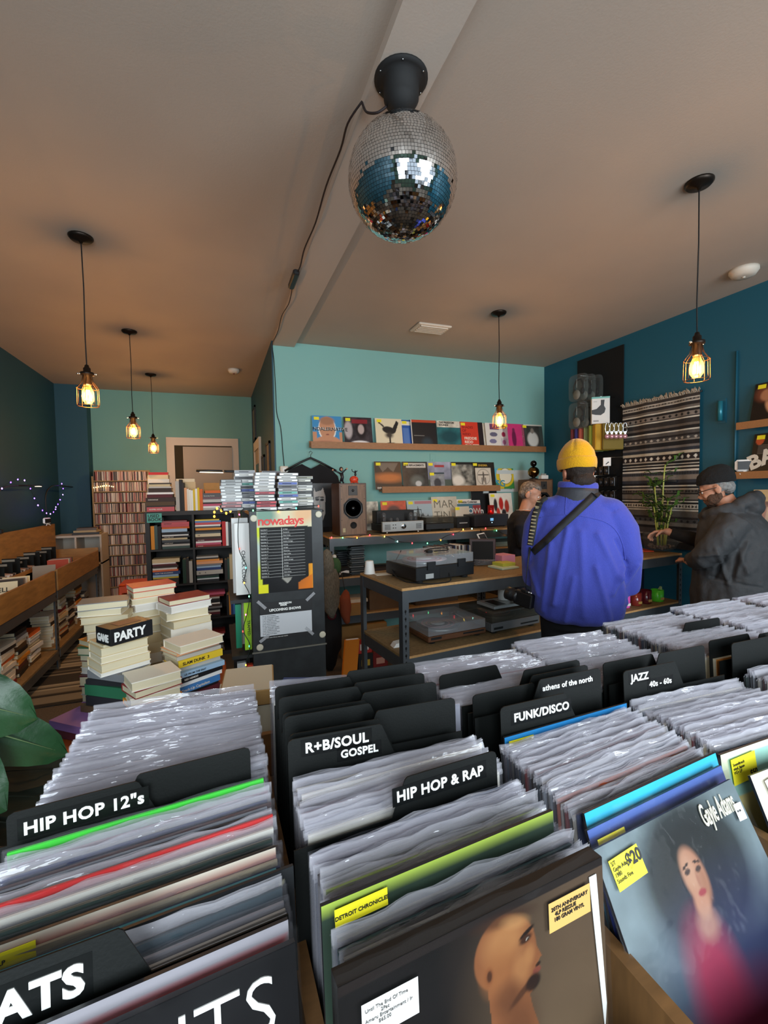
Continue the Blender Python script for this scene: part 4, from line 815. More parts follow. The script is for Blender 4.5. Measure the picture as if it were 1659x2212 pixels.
# CDs and small records in the bins
for i in range(34):
    y = 4.55+i*.026+(.12 if i > 20 else 0)
    link('cd_case', cdm, None, (-1.78+rr.uniform(-.006, .006), y, .765), (.14, 0, rr.uniform(-.04, .04)+math.pi/2+.0), 'CD case standing in the wooden bin along the left wall', 'cd', 'CDs in the left bin', color=rr.choice(cpal), scale=(1.3, 1, 1))
for i in range(12):
    y = 4.35+i*.17; dv = thing('cd_divider', 'black CD divider with raised tab in the left bin', 'divider', (-1.84, y, .77), 0, 'black CD dividers in the left bin')
    MB().box(-.09, .07, -.001, .001, 0, .20+.02*(i % 3)).build('board', tabm, dv); MB().box(-.07, .03, -.0015, -.001, .17+.02*(i % 3), .19+.02*(i % 3)).build('label_strip', mat('pale strip', '#8c8a80'), dv)
for i, (y, c) in enumerate(((4.25, '#d8cfae'), (4.36, '#2c2a2a'), (4.40, '#6a5c52'), (4.44, '#c9c2b4'), (4.50, '#e0d2a8'), (5.15, '#8f8c84'), (5.55, '#b0483c'), (5.59, '#cfc6b6'), (5.63, '#7c8c8c'), (5.67, '#a0403c'), (5.71, '#3c3a38'))):
    t = link('small_record', None, None, (-1.57, y, .762), (-.45, 0, .25), '%s seven-inch record leaning in the left bin' % ['cream lettered', 'black', 'brown', 'light grey', 'buff', 'grey', 'red-brown', 'pale', 'grey-green', 'dark red', 'charcoal'][i], 'record')
    MB().box(-.09, .09, 0, .004, 0, .18).build('sleeve_card', objm, t, color=c)
    if i == 0: lettering('DELL', .05, ink, t, (-.07, -.001, .10), bold=.001)
# covers leaning on the back board top, gadgets and lamps
for i, (y, a_) in enumerate(((4.15, Art('#7d5c6c', 24, 24).noise(.5, 4, 2)), (4.62, Art('#4c4350', 24, 24).noise(.6, 4, 3)), (5.10, Art('#3e3a52', 24, 24).noise(.5, 4, 5).rect(.3, .75, .1, .6, '#8c8c84')))):
    t = wall_record(['mauve photo record, nearest of three leaning on the left wall', 'dark violet record, middle of three leaning on the left wall', 'slate record with a pale panel, farthest of three on the left wall'][i], -1.955, y, 1.252, a_, sticker=None); t.rotation_euler = (-.10, 0, math.pi/2)
def gadget(loc, rz, label, s=1.):
    t = thing('smart_speaker', label, 'camera', loc, rz); w_ = mat('gloss white plastic', '#f2f4f2', .25)
    MB().bbox(-.055*s, .055*s, -.015*s, .02*s, .02*s, .10*s, .014*s).build('body', w_, t); MB().bbox(-.042*s, .042*s, -.0165*s, -.0155*s, .032*s, .088*s, .0003).build('screen', black, t)
    b = MB(); b.tube([(-.03*s, -.02*s, .0), (0, 0, .02*s), (.03*s, -.02*s, 0)], .006*s, 6); b.build('foot', w_, t); return t
gadget((-1.90, 6.42, 1.25), 1.0, 'small white camera with a black face on the end of the left back board', .9)
def desk_lamp(label, loc, rz, pts, hd, lit=True):
    t = thing('desk_lamp', label, 'lamp', loc, rz); MB().bbox(-.03, .03, -.02, .02, 0, .04, .004).build('clamp', black, t)
    MB().tube(smooth(pts), .0075, 8).build('arm', black, t); a, c = hd; d = (Vector(c)-Vector(a)).normalized()
    hb = MB(); hb.tube([a, c], .016, 8, flat=.5); h_ = hb.build('lamp_head', black, t)
    if lit: MB().box(-.16, -.02, -.012, .012, -.011, -.009, M=trans(*c) @ d.to_track_quat('X', 'Z').to_matrix().to_4x4()).build('light_strip', mat('lamp strip', '#fff2d8', .5, emit='#ffeccc', estr=4), h_)
    return t
desk_lamp('black arm lamp with glowing strip along the left wall, nearer one', (-1.92, 5.2, 1.25), 0, [(0, 0, .03), (0, -.05, .25), (0, .1, .42), (0, .5, .46)], ((0, .5, .46), (0, 1.15, .47)))
desk_lamp('black arched desk lamp at the far end of the left bins', (-1.92, 6.50, 1.25), 0, [(0, 0, .03), (0, -.03, .2), (0, .0, .38), (.02, .15, .47), (.03, .4, .48)], ((.03, .4, .48), (.05, .85, .47)), False)
desk_lamp('black arm lamp with glowing head above the bookcase, before the far door', (.24, 3.08, 1.491), 0, [(0, 0, .03), (.03, 0, .14), (-.04, 0, .225), (-.19, 0, .238)], ((-.20, 0, .238), (-.355, 0, .242)))
# white cube unit beyond the bins
wc = thing('white_shelf_unit', 'small white cube shelf holding CDs beyond the left bins', 'shelf', (-1.98, 6.80, 0))
for (x0, x1, z0, z1) in ((0, .55, 1.06, 1.085), (0, .55, .70, .72)): MB().box(x0, x1, 0, .4, z0, z1).build('board', whitep, wc)
MB().box(0, .02, 0, .4, 0, 1.06).build('side_panel', whitep, wc); MB().box(.53, .55, 0, .4, 0, 1.06).build('side_panel', whitep, wc); MB().box(.25, .27, 0, .4, .72, 1.06).build('divider', whitep, wc); MB().box(0, .55, .39, .4, 0, 1.06).build('back_panel', whitep, wc)
for i in range(18): link('cd_case', cdm, None, (-1.70+i*.0125, 6.81, .722), (0, 0, 0), 'CD case standing in the white cube shelf', 'cd', 'CDs in the white cube shelf', color=rr.choice(['#3a3a38', '#c8c4b8', '#6c7a78', '#8c8a84']))
stack(-1.62, 6.98, 1.086, [(.3, .25, .03, 'dark', 3), (.26, .22, .025, 'tan', -4), (.22, .2, .03, 'brown', 6)], 'the pile on the white cube shelf')
# purple fairy lights along the left wall
def fairy(name, label, pts, cols, wire, every=1, r=.004, wr=.0012, bulb=None, power=8):
    t = thing(name, label, 'lights'); P = smooth(pts, 6); MB().tube(P, wr, 5).build('wire', wire, t)
    for i in range(0, len(P), every):
        p = P[i]; c = cols[(i//every) % len(cols)]
        MB().ell(p+Vector((rr.uniform(-.006, .006), rr.uniform(-.006, .006), -.006)), (r, r, r*1.5), 8).build('bulb', mat('bulb '+c, c, .4, emit=c, estr=power), t)
    return t
dkw = mat('dark green wire', '#10201a', .6)
fairy('fairy_lights', 'string of tiny purple lights draped along the left wall between the lamps', [(-1.90, 5.1, 1.62), (-1.88, 5.4, 1.74), (-1.88, 5.75, 1.77), (-1.88, 6.0, 1.58), (-1.87, 6.2, 1.44), (-1.87, 6.45, 1.39), (-1.87, 6.62, 1.44), (-1.87, 6.72, 1.50), (-1.87, 6.95, 1.62), (-1.86, 6.9, 1.76)], ['#7a4cff', '#a070ff', '#5c34e0'], dkw, 3, .0055, power=14)
fairy('fairy_lights', 'short string of warm yellow lights across the top rows of the CD rack', [(-1.57, 7.18, 1.71), (-1.49, 7.18, 1.725), (-1.42, 7.18, 1.735), (-1.34, 7.18, 1.72)], ['#ffdf8c'], dkw, 2, .005, power=10)
# ================================================================== RUG
ra = Art('#857b6a', 30, 220); r_ = random.Random(5); yy = 0.
while yy < 1:
    d = r_.choice([.006, .009, .014, .022]); ra.rect(0, 1, yy, yy+d, r_.choice(['#958b78', '#3a342c', '#6c6252', '#aca28c', '#4c463a', '#2a2620', '#857b68'])); yy += d
me = ra.mesh('rug_weave', 1.30, 3.4, printed('woven wool', .9, bump=.4))
rg = link('floor_rug', me, None, (-1.62, 4.02, .008), (-math.pi/2, 0, 0), 'beige and dark striped woven rug on the floor of the left aisle', 'rug'); rg.rotation_euler = (math.pi/2, 0, math.pi); rg.location = (-.32, 4.02, .008)
rg.rotation_euler = (-math.pi/2, 0, 0); rg.location = (-1.62, 4.02, .008)
# ================================================================== TABLE OF BOOKS
ow = mat('orange stained wood', '#b4541c', .5, noise_amt=.2, nscale=12)
tb = thing('low_table', 'low orange wooden table under the leaning piles of paperbacks', 'table', (-.29, 2.30, 0))
MB().bbox(-.30, .31, -.36, .36, .62, .645, .004).build('tabletop', ow, tb)
for sx in (-1, 1):
    for sy in (-1, 1): MB().box(sx*.27-.022, sx*.27+.022, sy*.32-.022, sy*.32+.022, 0, .62).build('leg', ow, tb)
MB().box(-.27, .27, -.33, -.31, .56, .62).build('apron', ow, tb); MB().box(-.28, -.26, -.3, .3, .56, .62).build('apron', ow, tb)
Z0 = .646
S = stack(-.125, 2.16, Z0, [(.205, .14, .030, 'black', 28), (.205, .14, .022, 'dark', 30), (.2, .14, .024, 'maroon', 29), (.2, .14, .018, 'black', 31), (.2, .14, .026, 'light blue', 28), (.2, .14, .018, 'white', 32), (.2, .14, .024, 'black', 30), (.2, .14, .022, 'pale blue', 30), (.2, .135, .020, 'grey', 28), (.2, .14, .030, 'yellow', 29), (.2, .14, .016, 'grey', 30), (.2, .14, .014, 'peach', 28), (.2, .15, .034, 'cream', 27, 1)], 'the right front pile of paperbacks', yaw=2)
spine_text(S[0], 'LAWYER JONES', WHT, .7); spine_text(S[2], 'A Second Year Classic', WHT, .4); spine_text(S[4], 'Crack-Up Capitalism', WHT, .6); spine_text(S[6], 'RED NEMESIS', WHT, .45); spine_text(S[9], 'SLAM DUNK  3', BLK, .6); spine_text(S[7], 'US FROM THE EAST', BLK, .5)
stack(-.165, 2.46, Z0, [(.2, .15, .04, 'grey', 26), (.2, .15, .05, 'buff', 22), (.2, .15, .05, 'cream', 26), (.2, .15, .05, 'tan', 24), (.2, .15, .05, 'buff', 20), (.2, .15, .05, 'cream', 24), (.19, .15, .035, 'buff', 26, 1), (.2, .15, .042, 'cream', 22, 1), (.21, .15, .034, 'white', 34, 1), (.2, .15, .026, 'dark red', 28, 1)], 'the right rear pile of paperbacks')
stack(-.40, 2.12, Z0+.0, [(.24, .17, .045, 'dark brown', -32), (.24, .17, .042, 'brown', -36), (.2, .15, .04, 'black', -33), (.21, .15, .045, 'green', -36), (.2, .14, .022, 'black', -30), (.19, .14, .03, 'mid grey', -38, 0), (.19, .14, .016, 'white', 30, 1), (.19, .14, .034, 'buff', 32, 1), (.18, .13, .026, 'cream', 30, 1), (.18, .13, .035, 'buff', 31, 1), (.17, .13, .012, 'tan', 33, 1)], 'the left front pile under the black game box')
gz = Z0+.045+.042+.04+.045+.022+.03+.016+.034+.026+.035+.012+.005
gb = thing('game_box', 'small black card game box lettered PARTY GAME on top of the left front pile', 'box', (-.385, 2.07, gz), math.radians(38)); gm = mat('black box card', '#17171a', .4)
MB().bbox(-.065, .105, -.055, .055, 0, .066, .001).build('box', gm, gb); lettering('PARTY', .045, letter_m, gb, (-.052, -.056, .015), bold=.0018, scale=(.92, 1.1, 1)); lettering('GAME', .040, letter_m, gb, (-.066, .042, .014), rot=(math.pi/2, 0, -math.pi/2), bold=.0018, scale=(.75, 1, 1))
MB().box(-.02, .07, -.03, .03, .0662, .067).build('lid_print', mat('dull red print', '#5a3a38', .5), gb)
stack(-.50, 2.42, Z0, [(.2, .15, .04, 'lilac', 70), (.2, .15, .04, 'grey', 66), (.2, .15, .05, 'maroon', 74), (.2, .15, .03, 'white', 60), (.19, .14, .03, 'buff', 66), (.2, .14, .03, 'maroon', 62), (.19, .14, .035, 'green', 60), (.19, .14, .026, 'amber', 40), (.18, .13, .035, 'cream', 12, 1), (.18, .13, .04, 'buff', 6, 1), (.19, .13, .03, 'buff', 0, 1), (.18, .13, .03, 'cream', -2, 1), (.2, .14, .032, 'mid grey', 6, 1)], 'the left rear pile of paperbacks')
stack(-.33, 2.56, Z0, [(.2, .15, .05, 'cream', 22), (.2, .15, .05, 'buff', 20), (.2, .15, .05, 'cream', 24), (.2, .15, .05, 'buff', 20), (.2, .15, .05, 'tan', 24), (.2, .15, .04, 'cream', 20, 1), (.2, .15, .04, 'buff', 23, 1), (.2, .15, .034, 'cream', 26, 1), (.2, .15, .035, 'white', 24, 1), (.2, .15, .03, 'cream', 22, 1), (.19, .15, .032, 'peach', 21, 1), (.2, .15, .024, 'red', 20, 1)], 'the middle rear pile of paperbacks')
stack(-.265, 1.99, Z0, [(.22, .15, .026, 'maroon', 30), (.21, .15, .040, 'grey', 32, 1), (.21, .15, .012, 'dark', 28, 1), (.17, .13, .034, 'pale blue', 22, 1), (.18, .13, .024, 'amber', 26, 1), (.18, .13, .030, 'cream', 18, 1), (.18, .13, .028, 'dark red', 30, 1), (.18, .14, .036, 'cream', 22, 1)], 'the low centre pile nearest the records')
# purple-edged books sticking out at the table corner, boxes by the bin
stack(-.52, 2.08, Z0, [(.2, .15, .03, 'maroon', -38), (.2, .15, .03, 'lilac', -40)], 'the pair at the table corner')
def carton(label, loc, rz, dims, m, lid=None):
    t = thing('carton', label, 'box', loc, rz); x, y, z = dims; MB().bbox(-x/2, x/2, -y/2, y/2, 0, z, .002).build('box', m, t)
    if lid: MB().box(-x/2+.004, x/2-.004, -y/2+.004, y/2-.004, z, z+.0015).build('top_print', lid, t)
    return t
carton('flat tan box with faint red print on the pile behind the leftmost column', (.075, 1.46, .955), -.1, (.155, .20, .045), mat('tan box', '#a8824c', .6), mat('pale print', '#c8bfa8', .6))
carton('cream book box under the tan one behind the leftmost column', (.07, 1.47, .86), -.05, (.17, .21, .09), mat('cream box', '#c4bda8', .6))
stack(.07, 1.47, .60, [(.2, .15, .05, 'grey', 0), (.2, .15, .05, 'cream', 3), (.2, .15, .05, 'light blue', -2), (.2, .15, .05, 'dark red', 2), (.2, .15, .055, 'white', 0)], 'the pile behind the leftmost records')
stack(.235, 1.44, .60, [(.2, .15, .06, 'dark', 70), (.2, .15, .06, 'brown', 66), (.2, .15, .06, 'grey', 72), (.2, .15, .06, 'tan', 68), (.2, .16, .04, 'cream', 66), (.2, .16, .03, 'white', 60), (.2, .16, .032, 'blue', 68)], 'the blue-topped pile')
sb_ = thing('side_stand', 'low wooden stand under the piles behind the bin', 'stand', (.16, 1.46, 0)); MB().box(-.2, .2, -.13, .13, .58, .60).build('top_board', kal, sb_)
for sx in (-1, 1):
    for sy in (-1, 1): MB().box(sx*.18-.015, sx*.18+.015, sy*.11-.015, sy*.11+.015, 0, .58).build('leg', kal, sb_)
# ================================================================== BLACK CABINET WITH POSTERS
blkp = mat('scuffed black panel', '#1b1d1f', .45, noise_amt=.3, nscale=14, ncol='#2a2e30')
ct = thing('cabinet', 'tall scuffed black cabinet with event posters on its side', 'cabinet', (0, 0, 0))
MB().bbox(.155, .545, 2.45, 2.47, 0, 1.49, .002).build('poster_panel', blkp, ct); MB().box(.155, .545, 2.47, 3.15, 1.47, 1.49).build('top_board', blkp, ct); MB().box(.525, .545, 2.47, 3.15, 0, 1.47).build('back_panel', blkp, ct); MB().box(.155, .545, 3.13, 3.15, 0, 1.47).build('end_panel', blkp, ct)
for z in (.03, .36, .72, 1.02): MB().box(.05, .525, 2.49, 3.13, z-.018, z).build('shelf', blkp, ct)
MB().box(.150, .550, 2.444, 2.45, .735, .742).build('panel_joint', mat('edge scuff', '#6c6a60', .6), ct)
creamp = mat('cream plastic cap', '#c9c2ac', .5)
for (x, z) in ((.178, 1.452), (.522, 1.462), (.190, .765), (.528, .792)): MB().lathe([(.018, 0), (.018, .004), (.013, .005)], 20, (x, 2.45, z), M=rotx(math.pi/2)).build('screw_cap', creamp, ct)
pa = Art('#17181a', 60, 90).rect(0, 1, .80, 1, '#d8cfae').ell(.15, .95, .2, .12, '#7a9a8a', .8).ell(.85, .97, .2, .12, '#e0b48a', .8).rect(0, .07, 0, .80, '#d0dc3a').rect(0, .18, 0, .10, '#e6e228').ell(.0, .5, .10, .15, '#b8c8c0', .8).rect(.93, 1, .02, .33, '#f0a028').poly([(.72, .10), (1, .20), (1, .02), (.72, .02)], '#e07a24').rect(.05, .93, .17, .80, '#151617').poly([(.42, .17), (.62, .17), (.52, .10)], '#c8c4b8').ell(.6, .35, .3, .3, '#2c2c2e', .8, 0, .5)
po = thing('poster', 'nowadays event poster in plastic on the black cabinet panel, the upper sheet', 'poster', (.192, 2.447, 1.052)); link('print', pa.mesh('print', .29, .435, art_g), po)
nm_ = mat('poster red', '#d8342c', .5); lettering('nowadays', .066, nm_, po, (.004, -.001, .362), bold=.0012, spacing=.88, scale=(1.05, 1, 1))
for i in range(16):
    z = .335-i*.0165; lettering(['September 4', 'September 5', 'Saturday 7', 'September 9', 'September 11', 'Thursday 14', 'September 18', 'September 21'][i % 8], .0068, letter_m, po, (.018, -.001, z)); lettering(['All Night', 'Planetarium', 'Mister Sunday', 'Club Night', 'Resident All Night', 'Nonstop'][i % 6], .0068, letter_m, po, (.135, -.001, z))
    MB().box(.018, .25, -.0012, -.0006, z-.0045, z-.0038).build('rule_line', letter_m, po)
MB().box(.127, .1285, -.0012, -.0006, .075, .345).build('rule_line', letter_m, po)
p2 = thing('poster', 'BROOKLYN UPCOMING SHOWS sheet taped on the black cabinet panel, the lower one', 'poster', (.195, 2.447, .802)); MB().box(0, .28, -.0015, 0, 0, .20).build('sheet', mat('black paper', '#1d1d1f', .5), p2)
MB().box(.0, .275, -.0022, -.0015, .02, .135).build('white_panel', mat('listing paper', '#c9ccd0', .6), p2); lettering('UPCOMING SHOWS', .0185, letter_m, p2, (.048, -.002, .150), bold=.0008); lettering('BROOKLYN\n  MADE', .0125, letter_m, p2, (.10, -.002, .185), bold=.0008, line=.8)
for i in range(12): lettering(['05 THU  JOHN SCOFIELD', '11 WED  BLACK BEAR COMBO', '12 THU  HORSEGIRL + FRIENDS', '13 FRI  SQUIRREL FLOWER', '17 TUE  ADULT SCHOOL TOUR', '20 FRI  KAMAKAWI NIGHT'][i % 6], .0062, ink, p2, (.012, -.0026, .125-i*.0088))
lettering('VISIT WWW FOR ALL INFO AND TICKETS', .006, letter_m, p2, (.03, -.002, .008))
tapm = clearmat('clear tape', fac=.3, diff=.2, rough=.2)
for (x, z, a) in ((.01, .19, .8), (.27, .21, -.7), (.02, .01, -.6), (.26, .02, .8)): MB().box(-.03, .03, -.0035, -.003, -.008, .008).build('tape_piece', tapm, p2, (x, 0, z), (0, a, 0))
# art books sticking out at the cabinet's open side
def tall_book(label, x, y, z, W, D, H, c, tx=None, tm=None, sz=.02):
    t = thing('art_book', label, 'book', (x, y, z)); MB().box(0, W, 0, D, 0, H).build('cover', objm, t, color=c); MB().box(.004, W+.001, .003, D-.003, .003, H-.003).build('pages', pagew, t)
    if tx: lettering(tx, sz, tm or ink, t, (W*.45, -.001, H*.62), rot=(math.pi/2, math.pi/2, 0), bold=.0003)
    return t
tall_book('tall white art book lettered CHUCK CLOSE beside the black cabinet', .082, 2.52, 1.04, .075, .03, .385, '#e6e6e2', 'CHUCK CLOSE', sz=.026)
tall_book('taller white book standing behind the CHUCK CLOSE one', .070, 2.58, 1.04, .085, .04, .41, '#d4d6d4'); tall_book('teal-backed book standing behind the white art books', .09, 2.64, 1.04, .07, .03, .36, '#4c8c90')
tall_book('lime green book beside the black cabinet on the middle shelf', .118, 2.51, .74, .035, .03, .26, '#a6dc2a', 'TRAPPED', sz=.02); tall_book('green book standing left of the lime one by the cabinet', .075, 2.56, .74, .03, .03, .24, '#1f8f6c'); tall_book('white book standing behind the lime one by the cabinet', .095, 2.62, .74, .045, .03, .27, '#dedcd4')
tall_book('red and orange book standing low on the cabinet shelf', .125, 2.50, .40, .03, .03, .26, '#d8482c'); tall_book('grey-white book low on the cabinet shelf', .075, 2.52, .40, .045, .03, .27, '#c8ccd0'); tall_book('dark book low on the cabinet shelf behind', .06, 2.58, .40, .08, .05, .28, '#26262a')
# ------------------------------------------------------------------ cassettes
cas_m = clearmat('cassette case', fac=.35, diff=.3, rough=.1, dcol=(.6, .6, .6)); CAS = MB().bbox(-.054, .054, -.0345, .0345, 0, .0165, .001).mesh('cassette_case', objm); CASL = MB().box(-.050, .050, -.0353, -.0346, .0025, .014).mesh('label_card', objm)
CAST = MB().box(-.03, .02, -.0358, -.0354, .006, .0095).mesh('title_print', ink)
cp = ['#e8e6e0', '#f2f0ea', '#3c3c40', '#d8d4cc', '#26262a', '#8c8c90', '#c83030', '#4058a8', '#58a898', '#b0b0b0', '#e8e4dc', '#f4f4f0']
for si, (x, y, n, pal, nm) in enumerate(((.075, 2.60, 10, ['#c8c8c4', '#a8aaa8', '#d8dad8', '#e8e8e4', '#b87a7a'], 'leftmost low pile'), (.15, 2.62, 13, cp, 'second pile'), (.245, 2.51, 12, cp[:4]+['#b8323c', '#e8e8e4'], 'tall front pile'), (.37, 2.56, 12, cp, 'third tall pile'), (.465, 2.62, 11, ['#d8d6c8', '#8c8c78', '#3a3a34', '#c8c8c0'], 'rightmost pile'), (.30, 2.70, 13, ['#26262a', '#3c3c40'], 'dark pile behind'))):
    z = 1.491
    for k in range(n):
        t = link('cassette', CAS, None, (x+rr.uniform(-.006, .006), y+rr.uniform(-.004, .004), z), (0, 0, rr.uniform(-.12, .12)), 'cassette tape %s in the %s on the black cabinet' % (ORD[k] if k == 0 else ORD[k]+' from bottom', nm), 'cassette', 'cassettes piled on the black cabinet', color=rr.choice(['#3a3a3e', '#8c8c90', '#26262a', '#a8a8a8']))
        link('label_card', CASL, t, color=pal[rr.randrange(len(pal))]); link('title_print', CAST, t); z += .0169
fairy('fairy_lights', 'string of coloured lights hanging down the open side of the black cabinet', [(.53, 2.50, 1.51), (.40, 2.44, 1.505), (.30, 2.44, 1.49), (.17, 2.44, 1.50), (.11, 2.46, 1.48), (.10, 2.48, 1.30), (.135, 2.46, 1.20), (.12, 2.47, 1.12), (.145, 2.45, 1.05), (.13, 2.46, .95), (.11, 2.47, .86), (.14, 2.46, .78), (.12, 2.47, .68), (.13, 2.46, .60)], ['#ff3a30', '#40d8c0', '#ffb030', '#60ff90', '#ff5a90'], dkw, 6, .0036, .0022, power=6)
fairy('fairy_lights', 'short string of amber lights between the bookcase and the cabinet', [(-.02, 3.0, 1.45), (.0, 3.0, 1.50), (.05, 2.95, 1.47), (.09, 2.9, 1.50)], ['#ffa028'], dkw, 3, .006, .002, power=9)
# ================================================================== FIG PLANT
leafm = mat('fig leaf', '#2c5a34', .38, noise_amt=.45, nscale=8, bump=.25, bscale=25); leafd = mat('dark old leaf', '#1c2417', .6, noise_amt=.4, nscale=12); vein = mat('leaf vein', '#7f9a6a', .5)
pl = thing('fig_plant', 'large-leaved fig plant in a pot at the left edge', 'plant', (-.86, 1.62, 0)); MB().lathe([(.13, 0), (.17, .28), (.175, .30), (.16, .30), (.15, .27), (.01, .26)], 28).build('pot', mat('terracotta', '#8d8578', .7), pl)
MB().tube([(0, 0, .26), (.02, .01, .6), (-.01, -.01, .95), (.0, .0, 1.35)], [.016, .013, .011, .006], 8).build('trunk', mat('bark', '#5b4a38', .8, bump=.4), pl)
def leaf(parent, base, tip, width, m, droop=.05, fold=.25, up=(0, 0, 1), n=9):
    base, tip = Vector(base), Vector(tip); d = tip-base; L = d.length; d.normalize(); s_ = d.cross(Vector(up)).normalized(); u = s_.cross(d); vs = []; K = 7
    for i in range(n+1):
        t = i/n; wv = width*(.12+1.05*math.sin(math.pi*min(1, t**.8))**.8*(0.65+.5*t)) if 0 < t < 1 else .004
        c = base+d*L*t-Vector((0, 0, 1))*droop*t*t+u*.012*math.sin(t*9)
        for k in range(K):
            q = (k/(K-1)-.5)*2; vs.append(c+s_*wv*.5*q+u*(abs(q)*wv*fold-.01+.008*math.sin(t*14+q*3)*abs(q)))
    b = MB(); b.add(vs, [(i*K+k, i*K+k+1, (i+1)*K+k+1, (i+1)*K+k) for i in range(n) for k in range(K-1)], 0, True)
    o = b.build('leaf', m, parent)
    MB().tube([base+(tip-base)*t-Vector((0, 0, 1))*droop*t*t+u*.001 for t in (-.12, 0, .3, .6, .9)], [.003, .003, .0025, .002, .001], 5).build('midrib', vein if m is leafm else leafd, o); return o
for (b0, t0, w_, m, dr_, up_) in [
    ((.0, 0, 1.30), (.245, -.02, 1.03), .17, leafm, .0, (.5, -1, .4)), ((.0, 0, 1.30), (.10, .02, 1.50), .10, leafm, .05, (.3, -1, .6)), ((0, 0, 1.05), (.30, .10, .92), .19, leafm, .05, (.3, -1, .5)), ((0, 0, 1.0), (.36, .17, .74), .16, leafm, .04, (.4, -1, .5)),
    ((0, 0, .9), (.25, -.02, .72), .20, leafm, .06, (.2, -1, .5)), ((0, 0, .8), (.38, .32, .60), .13, leafd, .04, (.2, -.6, .9)), ((0, 0, .75), (.38, .30, .50), .12, leafd, .05, (.2, -.6, .9)), ((0, 0, .7), (.32, .22, .46), .13, leafd, .06, (.2, -.6, .9)),
    ((0, 0, .72), (.22, .0, .48), .13, leafd, .05, (.2, -.6, .9)), ((0, 0, 1.2), (-.2, .1, 1.15), .16, leafm, .05, (0, 0, 1)), ((0, 0, 1.1), (-.1, -.2, 1.0), .16, leafm, .05, (0, 0, 1)), ((0, 0, .9), (-.2, .15, .8), .16, leafm, .05, (0, 0, 1))]:
    leaf(pl, b0, t0, w_, m, dr_, .12, up_)
# ================================================================== STEEL BENCHES
def bench(label, loc, rz, L, D, H, shelves, bt=.075, name='workbench', legs=(0, 1)):
    t = thing(name, label, 'counter', loc, rz)
    MB().box(0, L, 0, D, H-.016, H).build('top_board', osb, t); MB().box(0, L, -.002, 0, H-.016, H).build('board_edge', osbe, t); MB().box(-.002, 0, 0, D, H-.016, H).build('board_edge', osbe, t)
    def beams(z):
        MB().box(.002, L-.002, .001, .006, z-bt, z).build('front_beam', steel, t); MB().box(.002, L-.002, D-.006, D-.001, z-bt, z).build('rear_beam', steel, t)
        MB().box(.001, .006, 0, D, z-bt, z).build('side_beam', steel, t); MB().box(L-.006, L-.001, 0, D, z-bt, z).build('side_beam', steel, t)
    beams(H-.016)
    for z in shelves:
        MB().box(.006, L-.006, .006, D-.006, z-.014, z).build('shelf_board', osb, t); MB().box(.006, L-.006, -.001, .004, z-.014, z).build('board_edge', osbe, t); beams(z-.014)
    for fx in (0, 1):
        for fy in (0, 1):
            x0 = -.003 if fx == 0 else L-.042; y0 = -.004 if fy == 0 else D; b = MB()
            b.box(x0, x0+.045, y0, y0+.003, 0, H-.018); xs_ = x0 if fx == 0 else x0+.042; b.box(xs_, xs_+.003, y0 if fy == 0 else y0-.045, y0+.045 if fy == 0 else y0, 0, H-.018)
            lg = b.build('slotted_leg', steel, t)
            if fy == 0:
                h = MB()
                for k in range(int(H/.045)-2): h.lathe([(.0065, 0), (.0065, .0006)], 8, (x0+.022, y0-.0003, H-.14-k*.045), M=rotx(math.pi/2) @ Matrix.Scale(1.5, 4, (0, 1, 0)) if k % 1 == 0 else None); h.box(x0+.020, x0+.024, y0-.0009, y0-.0003, H-.16-k*.045, H-.14-k*.045)
                h.build('key_holes', rubber, lg, kind='stuff')
    return t
bench('long grey steel workbench counter with particle board top, in front of the shopkeeper', (1.02, 2.47, 0), math.radians(6.2), 2.78, .62, 1.0, (.58,))
bench('grey steel bench against the light teal wall carrying the hi-fi', (.97, 4.10, 0), 0, 1.62, .62, 1.165, (.78, .42), name='workbench')
bench('right-hand grey steel bench against the light teal wall behind the shopkeeper', (2.61, 4.10, 0), 0, 1.32, .62, 1.165, (.96, .42), name='workbench')
def cw(x, y, z=1.0):
    """a point on the front counter given along and across it"""
    a = math.radians(6.2); return (1.02+x*math.cos(a)-y*math.sin(a), 2.47+x*math.sin(a)+y*math.cos(a), z)
lidp = clear
